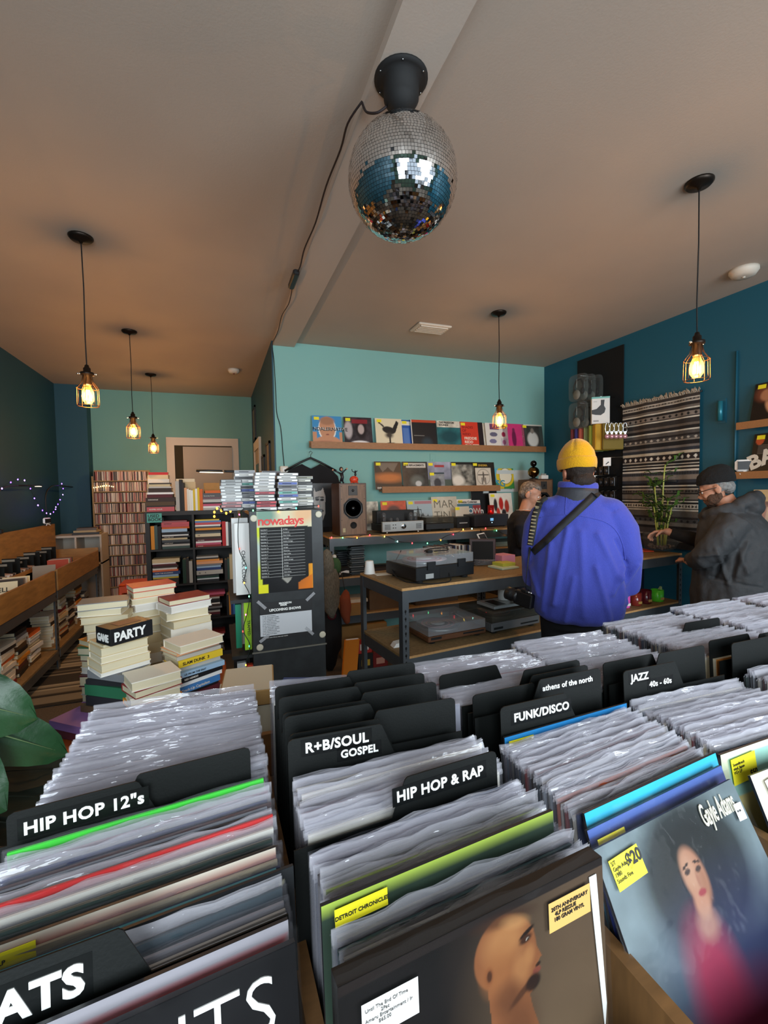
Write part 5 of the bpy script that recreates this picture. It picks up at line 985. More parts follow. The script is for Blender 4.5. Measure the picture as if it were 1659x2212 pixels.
def turntable(label, loc, rz, base, plinth_c, lid=clear, W=.44, D=.36, back=False, disc=True, label_c='#d8d0d8', feet=rubber, hh=.075):
    t = thing('turntable', label, 'record player', loc, rz)
    MB().bbox(-W/2, W/2, -D/2, D/2, .02, .02+hh, .004).build('plinth', base, t)
    for sx in (-1, 1):
        for sy in (-1, 1): MB().lathe([(.018, 0), (.024, .004), (.024, .021)], 14, (sx*(W/2-.05), sy*(D/2-.045), 0)).build('foot', feet, t)
    zt = .02+hh; MB().lathe([(.150, 0), (.152, .004), (.152, .016), (.148, .018)], 40, (-.04, 0, zt)).build('platter', mat('platter', '#8c8e90', .3, .8), t)
    if disc:
        d = MB().lathe([(.150, .0185), (.151, .020), (.150, .0215)], 40, (-.04, 0, zt)).build('disc', mat('disc '+label_c, label_c, .3), t)
        MB().lathe([(.05, .0216), (.05, .0222)], 24, (-.04, 0, zt)).build('disc_label', mat('disc label', '#e8e4e4', .5), d)
        for r_q in (.075, .105): MB().lathe([(r_q, .0216), (r_q, .0221), (r_q+.012, .0221), (r_q+.012, .0216)], 32, (-.04, 0, zt), cap=False).build('disc_ring', mat('ring red', '#c86a70', .4), d)
    b = MB(); b.lathe([(.022, 0), (.022, .035), (.012, .04)], 16, (W/2-.06, D/2-.09, zt)); ab = b.build('tonearm_base', black, t)
    b = MB(); b.tube([(W/2-.06, D/2-.05, zt+.035), (W/2-.06, D/2-.10, zt+.037), (W/2-.065, -.02, zt+.034), (W/2-.10, -.10, zt+.030)], .004, 8); b.build('tonearm', silver, t)
    # dust cover
    z0, z1 = zt+.004, zt+.065; i = .006; w2, d2 = W/2-.004, D/2-.004; b = MB()
    b.box(-w2, w2, -d2, d2, z1-.003, z1); b.box(-w2, w2, -d2, -d2+.003, z0, z1-.003); b.box(-w2, w2, d2-.003, d2, z0, z1-.003); b.box(-w2, -w2+.003, -d2+.003, d2-.003, z0, z1-.003); b.box(w2-.003, w2, -d2+.003, d2-.003, z0, z1-.003)
    b.build('dust_cover', lid, t)
    if back:
        for x in (-.12, .12): MB().box(x-.03, x+.03, -D/2-.012, -D/2, zt-.02, zt+.03).build('hinge', black, t)
        MB().box(-.05, .08, -D/2-.001, -D/2+.001, .03, zt-.015).build('socket_recess', rubber, t); MB().box(-.16, -.10, -D/2-.0015, -D/2, .03, .06).build('rating_label', silver, t)
        MB().tube(smooth([(.02, -D/2, .05), (.0, -D/2-.04, .008), (-.12, -D/2-.05, .006), (-.2, -D/2+.02, .006), (-.24, -.05, .006), (-.23, .1, .05), (-.16, .1, z1+.008)]), .0035, 6).build('cable', rubber, t)
        MB().tube(smooth([(-.05, -.02, z1+.008), (.05, .06, z1+.007), (.16, .04, z1+.008), (.12, -.05, z1+.007), (.0, -.06, z1+.008)]), .004, 6).build('power_cord', rubber, t); MB().bbox(-.06, -.02, -.075, -.045, z1+.001, z1+.018, .003).build('plug', rubber, t)
    else:
        MB().box(-W/2+.02, -W/2+.10, -D/2-.002, -D/2, .035, .05).build('control_strip', black, t); MB().box(.04, W/2-.02, -D/2-.002, -D/2, .038, .048).build('control_strip', black, t)
    return t
turntable('black record player with clear lid and coiled cable on the front counter', (1.335, 2.745, 1.001), math.radians(9), black, None, back=True, W=.46, D=.38, label_c='#c9b6c4', hh=.085)
turntable('wooden plinth record player with clear lid on the lower counter shelf', (1.46, 2.80, .581), math.radians(5), mat('walnut plinth', '#6b452c', .45, noise_amt=.3, nscale=10, stretch=(1, 8, 8)), None, W=.46, D=.38, label_c='#1c1c1e', hh=.035)
turntable('grey record player with smoked lid on the lower counter shelf', (1.94, 2.83, .581), math.radians(7), mat('grey silver plinth', '#86888a', .35, .5), None, lid=smoke, W=.45, D=.38, label_c='#202024', hh=.06)
t = thing('drive_box', 'silver slim device lying on the smoked lid under the counter', 'device', (1.94, 2.80, .734), .1); MB().bbox(-.14, .14, -.10, .10, 0, .022, .003).build('case', silver, t); MB().box(-.10, -.02, -.08, .06, .022, .024).build('key_area', black, t)
t = thing('paper_roll', 'white roll standing on the silver device under the counter', 'roll', (1.99, 2.83, .7605)); MB().lathe([(.012, .0), (.042, .0), (.043, .003), (.043, .075), (.042, .078), (.012, .078)], 28).build('roll', white, t); MB().lathe([(.011, .0), (.011, .079)], 16).build('core', cb_m, t)
t = thing('paper_cup', 'upturned white paper cup at the left end of the front counter', 'cup', cw(.04, .55, 1.001)); MB().lathe([(.038, 0), (.039, .004), (.028, .09), (.024, .092)], 24).build('body', white, t); MB().lathe([(.040, 0), (.041, .003), (.039, .005)], 24).build('rim', white, t)
t = thing('paper_sheet', 'small grey card lying under the upturned cup', 'card', cw(.10, .48, 1.001)); MB().box(-.05, .05, -.04, .04, 0, .002).build('sheet', offw, t)
t = thing('index_card', 'white scrap of paper on the lower shelf at the left corner', 'paper', cw(.07, .2, .581)); MB().prism([(-.04, 0), (.05, 0), (.03, .03), (-.02, .025)], -.03, .03).build('sheet', white, t)
for i, (x, y, c, w_, d_, h_, nm) in enumerate(((1.05, .50, '#c8c4bc', .30, .22, .04, 'pile of clear-bagged singles on the counter'), (.99, .24, '#c9dcc0', .16, .16, .012, 'pale green pad near the counter edge beside the blue jacket'), (1.02, .27, '#c8c84a', .12, .12, .022, 'yellow-green pad on the pale green one'), (1.10, .37, '#d88ca4', .13, .13, .075, 'pink sticky-note block beside the blue jacket'))):
    p = cw(x, y, 1.0015 if i != 2 else 1.0145); t = thing(['bagged_singles', 'note_pad', 'note_pad', 'note_block'][i], nm, ['records', 'pad', 'pad', 'block'][i], p, .1)
    if i == 0:
        for k in range(5): MB().bbox(-w_/2, w_/2, -d_/2, d_/2, k*.008, k*.008+.005, .002, M=rotz(.1*k-.2)).build('single', mat('single', '#8f8a86', .4), t); MB().bbox(-w_/2-.01, w_/2+.01, -d_/2-.01, d_/2+.01, k*.008+.0055, k*.008+.0075, .0005, M=rotz(.1*k-.2)).build('bag', sleeve_m, t)
    else: MB().bbox(-w_/2, w_/2, -d_/2, d_/2, 0, h_, .001).build('paper_block', mat('paper '+c, c, .7, noise_amt=.15, nscale=3, stretch=(.2, .2, 120)), t); MB().box(-w_/2+.003, w_/2-.003, -d_/2+.003, d_/2-.003, h_, h_+.001).build('top_sheet', mat('paper top '+c, c, .6), t)
t = thing('price_scanner', 'slanted white-edged tablet held before the shopkeeper', 'tablet', cw(1.10, .46, 1.001), .5, rot=(-.5, 0, .6)); MB().bbox(-.07, .07, -.004, .004, .07, .26, .002).build('screen_frame', white, t); MB().box(-.06, .06, -.006, -.0045, .08, .25).build('screen', mat('dark screen', '#1a1e22', .2), t); MB().box(-.02, .02, -.02, .02, 0, .07).build('stand', silver, t)
for i, (x, y, c, rz) in enumerate(((2.40, .40, '#c9754a', .3), (2.58, .32, '#d8502a', -.4))):
    t = thing('record_sleeve', ['brown and tan sleeve lying on the counter beside the blue jacket', 'orange-red sleeve lying on the counter before the bearded man'][i], 'record', cw(x, y, 1.001), rz); MB().bbox(-.14, .14, -.10, .10, 0, .01, .001).build('sleeve_card', mat('card '+c, c, .5), t); MB().box(-.12, .06, -.08, .05, .0101, .011).build('print', mat('card b'+c, '#c23a28' if i == 0 else '#e8e0d0', .5), t)
# candles and cartons on the lower shelf
for i, (x, c, h_, r_q, nm) in enumerate(((2.17, '#f064c8', .105, .040, 'pink candle glass, leftmost on the lower counter shelf'), (2.31, '#8c3028', .11, .046, 'dark red candle glass beside the pink one'), (2.445, '#5c1824', .115, .044, 'deep maroon candle glass beside the green one'), (2.60, '#5ee03a', .10, .052, 'bright green candle tin with bow, rightmost on the lower counter shelf'))):
    t = thing('candle', nm, 'candle', cw(x, .10, .581)); gm_ = mat('glass '+c, c, .15, coat=.6)
    MB().lathe([(r_q*.9, 0), (r_q, .006), (r_q, h_), (r_q-.004, h_), (r_q-.005, h_-.02), (.001, h_-.021)], 26).build('jar', gm_, t); MB().lathe([(r_q-.006, h_-.02), (.001, h_-.018)], 20, cap=False).build('wax', offw, t)
    MB().box(-.018, .018, -r_q-.0015, -r_q+.004, .02, .04).build('label_patch', mat('gold', '#c9a45a', .4) if i else white, t)
    if i == 3:
        b = MB(); b.prism([(-.05, .10), (-.02, .09), (-.045, .075)], -.01, .01); b.prism([(.02, .10), (.045, .125), (.048, .095)], -.01, .01); b.build('bow', mat('ribbon', '#a8c88c', .5), t)
for i in range(4):
    t = thing('dark_carton', 'navy carton with a small pale figure mark, %s on the lower counter shelf' % ['first', 'second', 'third', 'fourth'][i], 'box', cw(2.14+i*.145, .30, .581)); MB().bbox(0, .13, 0, .2, 0, .30, .002).build('box', mat('navy carton', '#16243f', .5), t)
    b = MB(); b.prism([(.045, .14), (.085, .14), (.078, .18), (.095, .19), (.078, .20), (.072, .225), (.058, .225), (.052, .20), (.035, .19), (.052, .18)], -.001, 0); b.build('figure_mark', mat('pale mark', '#8d9468', .6), t)
# ================================================================== HI-FI ON THE REAR BENCH
walnut = mat('walnut veneer', '#5a3e2c', .45, noise_amt=.35, nscale=9, stretch=(12, 12, 1)); walnutf = mat('walnut baffle', '#8a6a50', .5, noise_amt=.35, nscale=9, stretch=(14, 14, 1))
def speaker(label, loc, rz, W=.27, D=.30, H=.50, s=1.):
    t = thing('loudspeaker', label, 'speaker', loc, rz); MB().bbox(-W/2, W/2, 0, D, 0, H, .003).build('cabinet', walnut, t); MB().box(-W/2+.014, W/2-.014, -.002, .002, .014, H-.014).build('baffle', walnutf, t)
    def octa(r, c): return [(c[0]+r*math.cos(math.pi/8+k*math.pi/4)/math.cos(math.pi/8)*.96, c[1]+r*math.sin(math.pi/8+k*math.pi/4)/math.cos(math.pi/8)) for k in range(8)]
    wz = H*.52; wf = MB().prism(octa(.098, (0, wz)), -.007, -.002).build('woofer_frame', black, t)
    M = trans(0, -.007, wz) @ rotx(math.pi/2); MB().lathe([(.092, 0), (.088, .006), (.078, .004), (.070, -.006), (.035, -.03+.028), (.02, .0)], 36, M=M, cap=True).build('cone', mat('cone', '#1f2224', .3), wf); MB().ell((0, -.008, wz), (.020, .010, .020), 14).build('dust_cap', mat('dust cap', '#101214', .12), wf)
    MB().lathe([(.091, .001), (.094, .005), (.088, .008), (.083, .003)], 36, M=M, cap=False).build('surround', rubber, wf)
    tz = H*.86; tw = MB().bbox(-.045, .045, -.006, -.002, tz-.045, tz+.045, .002).build('tweeter_plate', mat('tweeter plate', '#3a3836', .5), t); MB().ell((0, -.007, tz), (.013, .008, .013), 12).build('dome', black, tw)
    MB().lathe([(.030, .0), (.032, .004), (.026, .005), (.024, -.02)], 24, M=trans(0, -.003, H*.20) @ rotx(math.pi/2)).build('port', rubber, t); MB().box(-W/2+.03, -W/2+.055, -.004, -.002, .035, .075).build('maker_badge', mat('badge', '#b9a880', .5), t)
    for sx in (-1, 1):
        for z in (.03, H*.3, H*.7, H-.03): MB().ell((sx*(W/2-.022), -.003, z), (.0035, .002, .0035), 6).build('screw', black, t)
    return t
speaker('wooden loudspeaker on the rear bench beside the black T-shirt', (1.215, 4.13, 1.166), 0)
speaker('wooden loudspeaker at the right end of the rear bench behind the shopkeeper', (3.60, 4.32, 1.166), 0, H=.53)
# small figures on the speaker
t = thing('toy_figure', 'small black-clad toy figure with raised arms standing on the left loudspeaker', 'figurine', (1.13, 4.22, 1.667)); fb = mat('toy black', '#1c1c22', .4); fs = mat('toy skin', '#c99878', .5)
b = MB(); b.tube([(0, 0, .02), (.01, 0, .06), (.0, 0, .10)], [.018, .016, .02], 8); b.tube([(0, 0, .09), (-.04, 0, .11), (-.075, 0, .125)], [.010, .008, .006], 6); b.tube([(0, 0, .09), (.03, 0, .12), (.05, 0, .135)], [.010, .008, .006], 6); b.ell((0, 0, .135), (.020, .018, .024), 10); b.tube([(-.008, 0, .03), (-.015, 0, .0)], .008, 6); b.tube([(.01, 0, .03), (.02, 0, .0)], .008, 6); b.build('body', fb, t)
b = MB(); b.ell((0, -.012, .133), (.012, .010, .015), 8); b.build('face', fs, t)
for x, z in ((-.082, .128), (.056, .14)): MB().ell((x, 0, z), (.010, .008, .010), 6).build('hand', fs, t)
t = thing('toy_figure', 'round red-orange toy with a tiny black rider on the left loudspeaker', 'figurine', (1.25, 4.20, 1.667)); rd = mat('toy orange', '#e0482a', .4)
b = MB(); b.ell((0, 0, .035), (.045, .035, .035), 14); 
for x in (-.03, 0, .03): b.ell((x, -.01, .006), (.012, .012, .006), 8)
b.build('body', rd, t); b = MB(); b.ell((.015, 0, .085), (.012, .010, .018), 8); b.ell((.015, 0, .112), (.010, .010, .011), 8); b.tube([(.015, 0, .10), (-.015, 0, .115), (-.02, 0, .135)], .004, 5); b.tube([(.015, 0, .10), (.035, 0, .12)], .004, 5); b.build('rider', fb, t)
for x, z in ((-.02, .04), (.005, .05), (.025, .035)): MB().ell((x, -.033, z), (.004, .003, .004), 6).build('spot', fb, t)
# valve amplifier
t = thing('valve_amplifier', 'silver-faced valve amplifier with glass tubes on the rear bench', 'amplifier', (1.73, 4.16, 1.166), .03); MB().bbox(-.22, .22, 0, .30, .02, .09, .004).build('chassis', black, t); fp = MB().bbox(-.225, .225, -.03, -.0, .018, .118, .003).build('faceplate', mat('brushed silver', '#d5d6d2', .3, .7), t)
MB().lathe([(.026, 0), (.026, .012), (.022, .014)], 28, (.0, -.03, .068), M=rotx(math.pi/2)).build('volume_knob', chrome, fp)
for x0, x1 in ((-.20, -.14), (.14, .20)):
    for k in range(6): MB().box(x0, x1, -.0315, -.030, .04+k*.009, .044+k*.009).build('vent_slot', black, fp)
for k in range(4): MB().lathe([(.005, 0), (.005, .004)], 10, (-.11+(k % 2)*.025, -.03, .055+(k//2)*.03), M=rotx(math.pi/2)).build('button', black, fp)
for x in (-.17, .17): MB().lathe([(.012, 0), (.012, .018)], 12, (x, -.01, 0)).build('foot', chrome, t)
MB().bbox(-.21, .21, .16, .29, .09, .22, .004).build('transformer_cover', black, t); glassy = clearmat('valve glass', fac=.25, diff=.4, rough=.04, dcol=(.25, .25, .26))
for x, r_q, h_ in ((-.17, .024, .115), (-.09, .016, .06), (-.02, .016, .06), (.13, .022, .11), (.18, .022, .11)):
    b = MB().lathe([(r_q, .09), (r_q, .09+h_*.8), (r_q*.7, .09+h_*.95), (.002, .09+h_)], 18, (x, .07, 0)).build('valve', glassy, t); MB().lathe([(r_q*.5, .092), (r_q*.55, .09+h_*.6), (.002, .09+h_*.62)], 10, (x, .07, 0)).build('valve_core', mat('getter', '#5c5c5e', .3, .8), b)
b = MB(); b.tube([(-.215, .0, .09), (-.215, .0, .225), (.215, .0, .225), (.215, .0, .09)], .004, 6); b.build('guard_rail', black, t)
# compact turntable, power amp, dark box
t = turntable('compact black turntable between the valve amplifier and scribbled record', (2.14, 4.27, 1.166), 0, black, None, lid=smoke, W=.32, D=.28, disc=False, hh=.06)
for o in list(bpy.data.objects):
    if o.parent == t and o.name.startswith('platter'): o.scale = (.78, .78, 1); o.location = (.0, 0, .0)
t = thing('power_amplifier', 'long dark grey amplifier under the red candle on the rear bench', 'amplifier', (2.86, 4.28, 1.166)); MB().bbox(-.22, .22, 0, .30, .01, .14, .004).build('case', mat('graphite', '#35373d', .4, .3), t); MB().bbox(-.02, .02, -.002, .001, .07, .10, .001).build('display', mat('display', '#2a3a44', .3, emit='#8fd0ff', estr=.6), t)
for x in (-.18, .18): MB().lathe([(.012, 0), (.012, .011)], 10, (x, .03, 0)).build('foot', rubber, t)
MB().ell((0, -.002, .05), (.004, .002, .004), 6).build('power_light', mat('blue led', '#9fe0ff', emit='#9fe0ff', estr=6), t)
t = thing('dark_device', 'small black box left of the dark grey amplifier', 'device', (2.54, 4.35, 1.166)); MB().bbox(-.08, .08, 0, .2, 0, .12, .004).build('case', black, t); MB().box(-.05, .05, -.002, 0, .05, .06).build('front_slot', silver, t)
t = thing('candle', 'small red candle glass glowing on the dark grey amplifier', 'candle', (2.90, 4.36, 1.307)); MB().lathe([(.030, 0), (.035, .01), (.036, .10), (.033, .10), (.032, .02), (.001, .015)], 20).build('glass', clearmat('red glass', tint=(.8, .1, .08), fac=.3, diff=.3, rough=.08, dcol=(.5, .03, .03)), t); MB().ell((0, 0, .03), (.006, .006, .012), 8).build('flame', mat('flame', '#ff6a30', emit='#ff5020', estr=25), t)
# records standing behind the hi-fi
bz, by = 1.166, 4.62
wall_record('silver-white record half hidden right of the left loudspeaker', 1.50, by, bz, Art('#b8b8ac', 24, 24).noise(.8, 6, 3), sticker=None, tilt=.2)
wall_record('orange-red record with a dark animal behind the valve amplifier', 1.84, by, bz, Art('#c8553c').noise(.35, 5, 6).ell(.5, .6, .28, .25, '#5c3a3a', .4).ell(.55, .3, .3, .2, '#3c4a58', .5), tilt=.2, w=.30)
wall_record('pale blue record with castle spires behind the compact turntable', 2.16, by, bz, Art('#a8bcc4').poly([(.1, .0), (.2, .45), (.3, .3), (.42, .8), (.5, .4), (.6, .55), (.7, .35), (.8, .5), (.95, .0)], '#4c5456').rect(.3, 1, .86, .96, '#b8525a', .7), tilt=.2)
wall_record('off-white record scribbled MARTIN behind the rear bench devices', 2.475, by, bz+.02, Art('#c9c4b2').noise(.1, 5, 6), tilt=.2, w=.33, h=.33, writing=[('MAR\nTIN', .13, .02, .20, '#6f6a5c', -.001)])
wall_record('record of coloured tiles and blocky letters behind the dark amplifier', 2.80, by, bz, Art('#4f7f94').rect(.0, .3, 0, .5, '#6c5c74').rect(.65, 1, .3, .75, '#a8484c').rect(.3, .8, .25, .4, '#c8ccc8', .7).rect(0, 1, .82, 1, '#e8e4dc'), tilt=.2, writing=[('Ornette Coleman', .036, .01, .268, '#1d1d1d', .001), ('dOWn\nbTea', .09, .09, .14, '#e8e8e4', .002)])
wall_record('small cream record with yellow sticker before the tile record', 2.63, 4.52, bz+.08, Art('#d8d4c4', 24, 24), tilt=.1, w=.18, h=.15, sticker=(.0, .11))
wall_record('black framed box behind the red candle on the rear bench', 3.02, 4.66, bz+.10, Art('#121214', 24, 24).rect(.5, .7, .82, .95, '#d8dcd8'), tilt=.1, w=.36, h=.34, sticker=None)
wall_record('white record with red and black dancing figures behind the shopkeeper', 3.18, 4.54, bz+.06, Art('#e4dfd2').ell(.25, .55, .08, .25, '#2a2424', .3).ell(.5, .6, .1, .25, '#b8281f', .3).ell(.75, .5, .1, .25, '#a83a2a', .3).ell(.6, .25, .1, .15, '#2a2424', .4).ell(.35, .25, .08, .2, '#c23a2a', .3).noise(.1, 6, 4), tilt=.15)
t = thing('wall_paper', 'plain white board on the light teal wall behind the shopkeeper', 'board', (3.50, 4.745, 1.55)); MB().box(-.26, .26, -.004, 0, 0, .27).build('board', mat('pale board', '#c9d2d0', .6), t); MB().cyl((0, -.004, .26), (0, -.008, .26), .004, 8).build('pin', chrome, t)
t = thing('glass_lamp', 'bronze mirrored ball lamp with dark smaller ball on top of the right loudspeaker', 'lamp', (3.56, 4.45, 1.698)); MB().lathe([(.05, 0), (.05, .008), (.02, .015), (.02, .025)], 24).build('base', black, t); MB().ell((0, 0, .085), (.068, .068, .065), 24).build('lower_globe', mat('bronze mirror', '#8c6a3c', .08, 1.), t); MB().ell((0, 0, .185), (.038, .038, .038), 20).build('upper_globe', mat('dark mirror', '#3c3a38', .1, 1.), t)
t = thing('power_adapter', 'white plug adapter block on the right loudspeaker', 'adapter', (3.68, 4.42, 1.698)); MB().bbox(-.05, .05, -.03, .03, 0, .045, .004).build('body', white, t)
for x in (-.025, .0, .025): MB().box(x-.006, x+.006, -.01, .01, .045, .065).build('prong', silver, t)
fairy('fairy_lights', 'string of coloured lights along the front edge of the rear bench', [(.99, 4.08, 1.17), (1.08, 4.08, 1.165), (1.20, 4.07, 1.15), (1.30, 4.08, 1.172), (1.42, 4.08, 1.17), (1.55, 4.08, 1.14), (1.66, 4.085, 1.09), (1.80, 4.09, 1.07), (1.95, 4.09, 1.06), (2.08, 4.09, 1.07), (2.20, 4.09, 1.12), (2.32, 4.08, 1.15), (2.42, 4.09, 1.19), (2.52, 4.12, 1.18), (2.66, 4.10, 1.18), (2.76, 4.08, 1.16), (2.88, 4.07, 1.10), (2.98, 4.08, 1.09)], ['#ff3a40', '#60ffa0', '#ffa030', '#ff3040', '#ffe050', '#a0fff0'], dkw, 7, .0055, .0022, power=7)
# ================================================================== T-SHIRT ON A HANGER
t = thing('tshirt', 'black T-shirt with a printed bearded face hanging on the light teal wall', 't-shirt', (.93, 4.70, 1.40)); sh = mat('black cotton', '#151619', .9, bump=.3, bscale=20)
poly = [(-.25, -.4), (.24, -.4), (.25, .22), (.30, .02), (.40, .08), (.33, .36), (.24, .44), (.11, .49), (.07, .47), (.0, .44), (-.07, .47), (-.11, .49), (-.24, .44), (-.33, .36), (-.40, .08), (-.30, .02), (-.25, .22)]
n = len(poly); vs = []; 
b = MB(); b.prism([(x*.86, z*.98) for x, z in poly], -.03, 0); b.build('shirt', sh, t)
fa = Art('#17181b', 60, 80).poly([(.36, .95), (.66, .90), (.74, .7), (.72, .3), (.6, .1), (.44, .12), (.34, .4), (.32, .75)], '#c4c4c2').poly([(.32, .95), (.5, .98), (.66, .9), (.6, .84), (.4, .8)], '#1c1c1e').ell(.45, .63, .07, .03, '#222224', .3).ell(.62, .62, .07, .03, '#222224', .3).ell(.45, .68, .09, .015, '#1a1a1c', .3, .15).ell(.62, .68, .08, .015, '#1a1a1c', .3, -.1).rect(.53, .55, .45, .62, '#8c8c8a', .6).ell(.54, .37, .13, .035, '#1c1c1e', .3).ell(.54, .30, .06, .02, '#7a7a78', .3).ell(.54, .22, .09, .07, '#1f1f21', .4).rect(.2, .4, .0, .9, '#17181b', .0)
link('face_print', fa.mesh('face_print', .30, .46, art_m), t, (-.08, -.032, -.18))
b = MB(); b.tube([(-.27, -.015, .41), (-.1, -.015, .50), (0, -.015, .545), (.1, -.015, .50), (.27, -.015, .41)], .011, 8); b.tube([(0, -.015, .545), (0, -.015, .575), (.02, -.015, .60), (0, -.015, .615), (-.015, -.012, .60)], .003, 6); b.build('hanger', black, t)
# ================================================================== THINGS UNDER AND BESIDE THE REAR BENCH
def cd_pile(label, x, y, z, n, cols, dx=.07, dy=.062, th=.0105):
    t = thing('cd_pile', label, 'cds', (x, y, z))
    for k in range(n): MB().bbox(-dx, dx, -dy, dy, k*th, k*th+th*.85, .001, M=trans(rr.uniform(-.01, .01), rr.uniform(-.01, .01), 0) @ rotz(rr.uniform(-.2, .2))).build('cd_case', mat('cd c'+cols[k % len(cols)], cols[k % len(cols)], .25), t)
cd_pile('tall pile of smoky CD cases on the rear bench shelf', 1.26, 4.22, .781, 26, ['#3f4446', '#5c6264', '#2a2e30', '#787e80']); cd_pile('second pile of dark CD cases behind the tall one', 1.18, 4.42, .781, 20, ['#24282c', '#4c5254'])
t = thing('black_carton', 'black box with a bold white swoosh-like stripe on the rear bench shelf', 'box', (1.10, 4.16, .781), .2); MB().bbox(-.06, .06, -.05, .05, 0, .085, .002).build('box', blackm, t); MB().prism([(-.05, .02), (-.02, .045), (.05, .03), (.05, .055), (.02, .06), (-.05, .05)], -.0515, -.050).build('white_stripe', white, t)
for i, (x, y, z, d, c, nm) in enumerate(((1.12, 4.18, .42, (.30, .28, .11), '#a8783c', 'cardboard box under the rear bench'), (1.2, 4.2, .53, (.26, .24, .03), '#d8cdb8', 'paper pile on the cardboard box'), (1.55, 4.3, .42, (.35, .3, .2), '#6c5236', 'brown box deep under the rear bench'), (1.3, 4.25, .001, (.45, .35, .31), '#9c7036', 'large cardboard box on the floor under the rear bench'), (1.5, 4.25, .781, (.28, .2, .05), '#3a3230', 'dark folder pile on the rear bench shelf'), (2.1, 4.3, .42, (.5, .3, .18), '#4c3c2c', 'dark crate under the middle of the rear bench'), (3.0, 4.3, .961, (.34, .3, .05), '#8c9a8c', 'pile of papers on the right rear shelf'), (3.05, 4.32, .42, (.4, .3, .3), '#4a4038', 'dark box under the right rear bench'))):
    carton(nm, (x, y, z), rr.uniform(-.1, .1), d, mat('cart '+c, c, .7, noise_amt=.2, nscale=8))
t = thing('wood_panel', 'dark red-brown wooden case standing behind the counter record player', 'case', (1.93, 3.02, 1.001), -.5); MB().bbox(-.10, .10, -.012, .012, 0, .20, .003).build('case', mat('redwood', '#3c1a14', .4), t); MB().box(-.08, .08, -.014, -.012, .02, .18).build('front_inset', rubber, t)
t = thing('record_crate', 'open crate of records behind the counter record player', 'crate', (1.62, 3.02, 1.001), .12); b = MB(); b.box(-.19, .19, -.08, -.07, 0, .10); b.box(-.19, .19, .07, .08, 0, .10); b.box(-.19, -.18, -.07, .07, 0, .10); b.box(.18, .19, -.07, .07, 0, .10); b.box(-.19, .19, -.08, .08, -.0, .005); b.build('crate', blackm, t)
for k in range(22): MB().box(-.175+k*.016, -.165+k*.016, -.065, .065, .006, .165+rr.uniform(-.006, .006)).build('seven_inch_sleeve', mat('seven '+PAL[k % 8], PAL[k % 8], .6), t)
# costume and bags heap hanging at the bench end
def blob(mb, c, r, amp=.25, n=14, sc=9, seed=0.):
    k = len(mb.v); mb.ell(c, r, n)
    for i in range(k, len(mb.v)):
        v = Vector(mb.v[i]); d = (v-Vector(c)); f = 1+amp*noise.noise(v*sc+Vector((seed, 0, 0))); mb.v[i] = tuple(Vector(c)+d*f)
furm = mat('grey fur', '#8c8474', .95, noise_amt=.5, nscale=40, bump=1., bscale=60, stretch=(4, 4, 1))
t = thing('fur_tail', 'long grey-white furry piece hanging beside the black cabinet', 'costume', (.86, 3.72, .55)); b = MB(); blob(b, (0, 0, .42), (.055, .05, .14), .2, 20, 14); blob(b, (.02, 0, .20), (.085, .06, .22), .2, 20, 14, 3.); b.build('fur', furm, t); MB().tube([(0, 0, .55), (0, .1, .62), (.05, .38, .61)], .004, 6).build('strap', black, t)
t = thing('knit_hat', 'green knitted hat with pompom hanging beside the rear bench', 'hat', (.93, 3.76, .90)); b = MB(); blob(b, (0, 0, .05), (.06, .06, .075), .15, 18, 12); b.build('hat', mat('green knit', '#3c5a34', .9, bump=.6, bscale=50), t); MB().ell((0, 0, .13), (.02, .02, .02), 8).build('pompom', offw, t)
t = thing('orange_scarf', 'rust orange cloth bundle hanging below the furry piece', 'cloth', (1.03, 3.80, .45)); b = MB(); blob(b, (0, 0, .12), (.05, .05, .15), .35, 18, 12); b.build('bundle', mat('rust cloth', '#8c3f20', .9), t); MB().tube([(0, 0, .25), (0, .1, .40), (.0, .30, .42)], .004, 6).build('tie', black, t)
t = thing('fabric_bag', 'bulky black bag standing against the rear bench end', 'bag', (.88, 3.88, 0)); b = MB(); blob(b, (0, 0, .36), (.13, .12, .36), .2, 22, 6); b.build('bag', mat('black fabric', '#101012', .85), t); MB().ell((.02, -.11, .52), (.04, .02, .04), 12).build('round_badge', mat('maroon badge', '#5c1c2c', .6), t); MB().lathe([(.018, 0), (.036, .0), (.036, .008), (.018, .008)], 20, (.05, -.12, .66), M=rotx(math.pi/2)).build('ring_badge', mat('green ring', '#3f7040', .6), t)
t = thing('orange_folder', 'bright orange folder standing on the floor beside the black bag', 'folder', (.98, 3.55, 0), .3); MB().box(-.07, .07, 0, .02, 0, .36, M=roty(.12)).build('cover', mat('orange card', '#e0801c', .6), t); MB().box(-.06, .06, .003, .017, .01, .365, M=roty(.12)).build('sheets', white, t)
for i, (x, z, c, nm) in enumerate(((1.13, .20, '#c22f28', 'red box lying in the pile beneath the bench'), (1.20, .05, '#1c1a1a', 'black box with yellow panel beneath the bench'), (1.34, .06, '#7a1c18', 'dark red box with a pale face shape beneath the bench'))):
    t = thing('media_box', nm, 'box', (x, 3.78, z if z > .1 else .001)); MB().bbox(-.07, .07, 0, .12, 0, .14 if i else .09, .002).build('box', mat('mb '+c, c, .4), t); MB().box(-.04, .04, -.001, 0, .03, .085).build('front_print', mat('mbp%d' % i, ['#e8e4dc', '#c9a428', '#c8907c'][i], .5), t)
    if i == 0: t.location.z = .145; t.location.x = 1.19
# ================================================================== RIGHT WALL
t = thing('black_backboard', 'tall matt black board on the dark teal wall behind the accessories', 'board', (XR-.002, 0, 0)); MB().box(-.012, 0, 3.54, 4.17, .90, 3.045).build('board', mat('deep black', '#030303', .9), t)
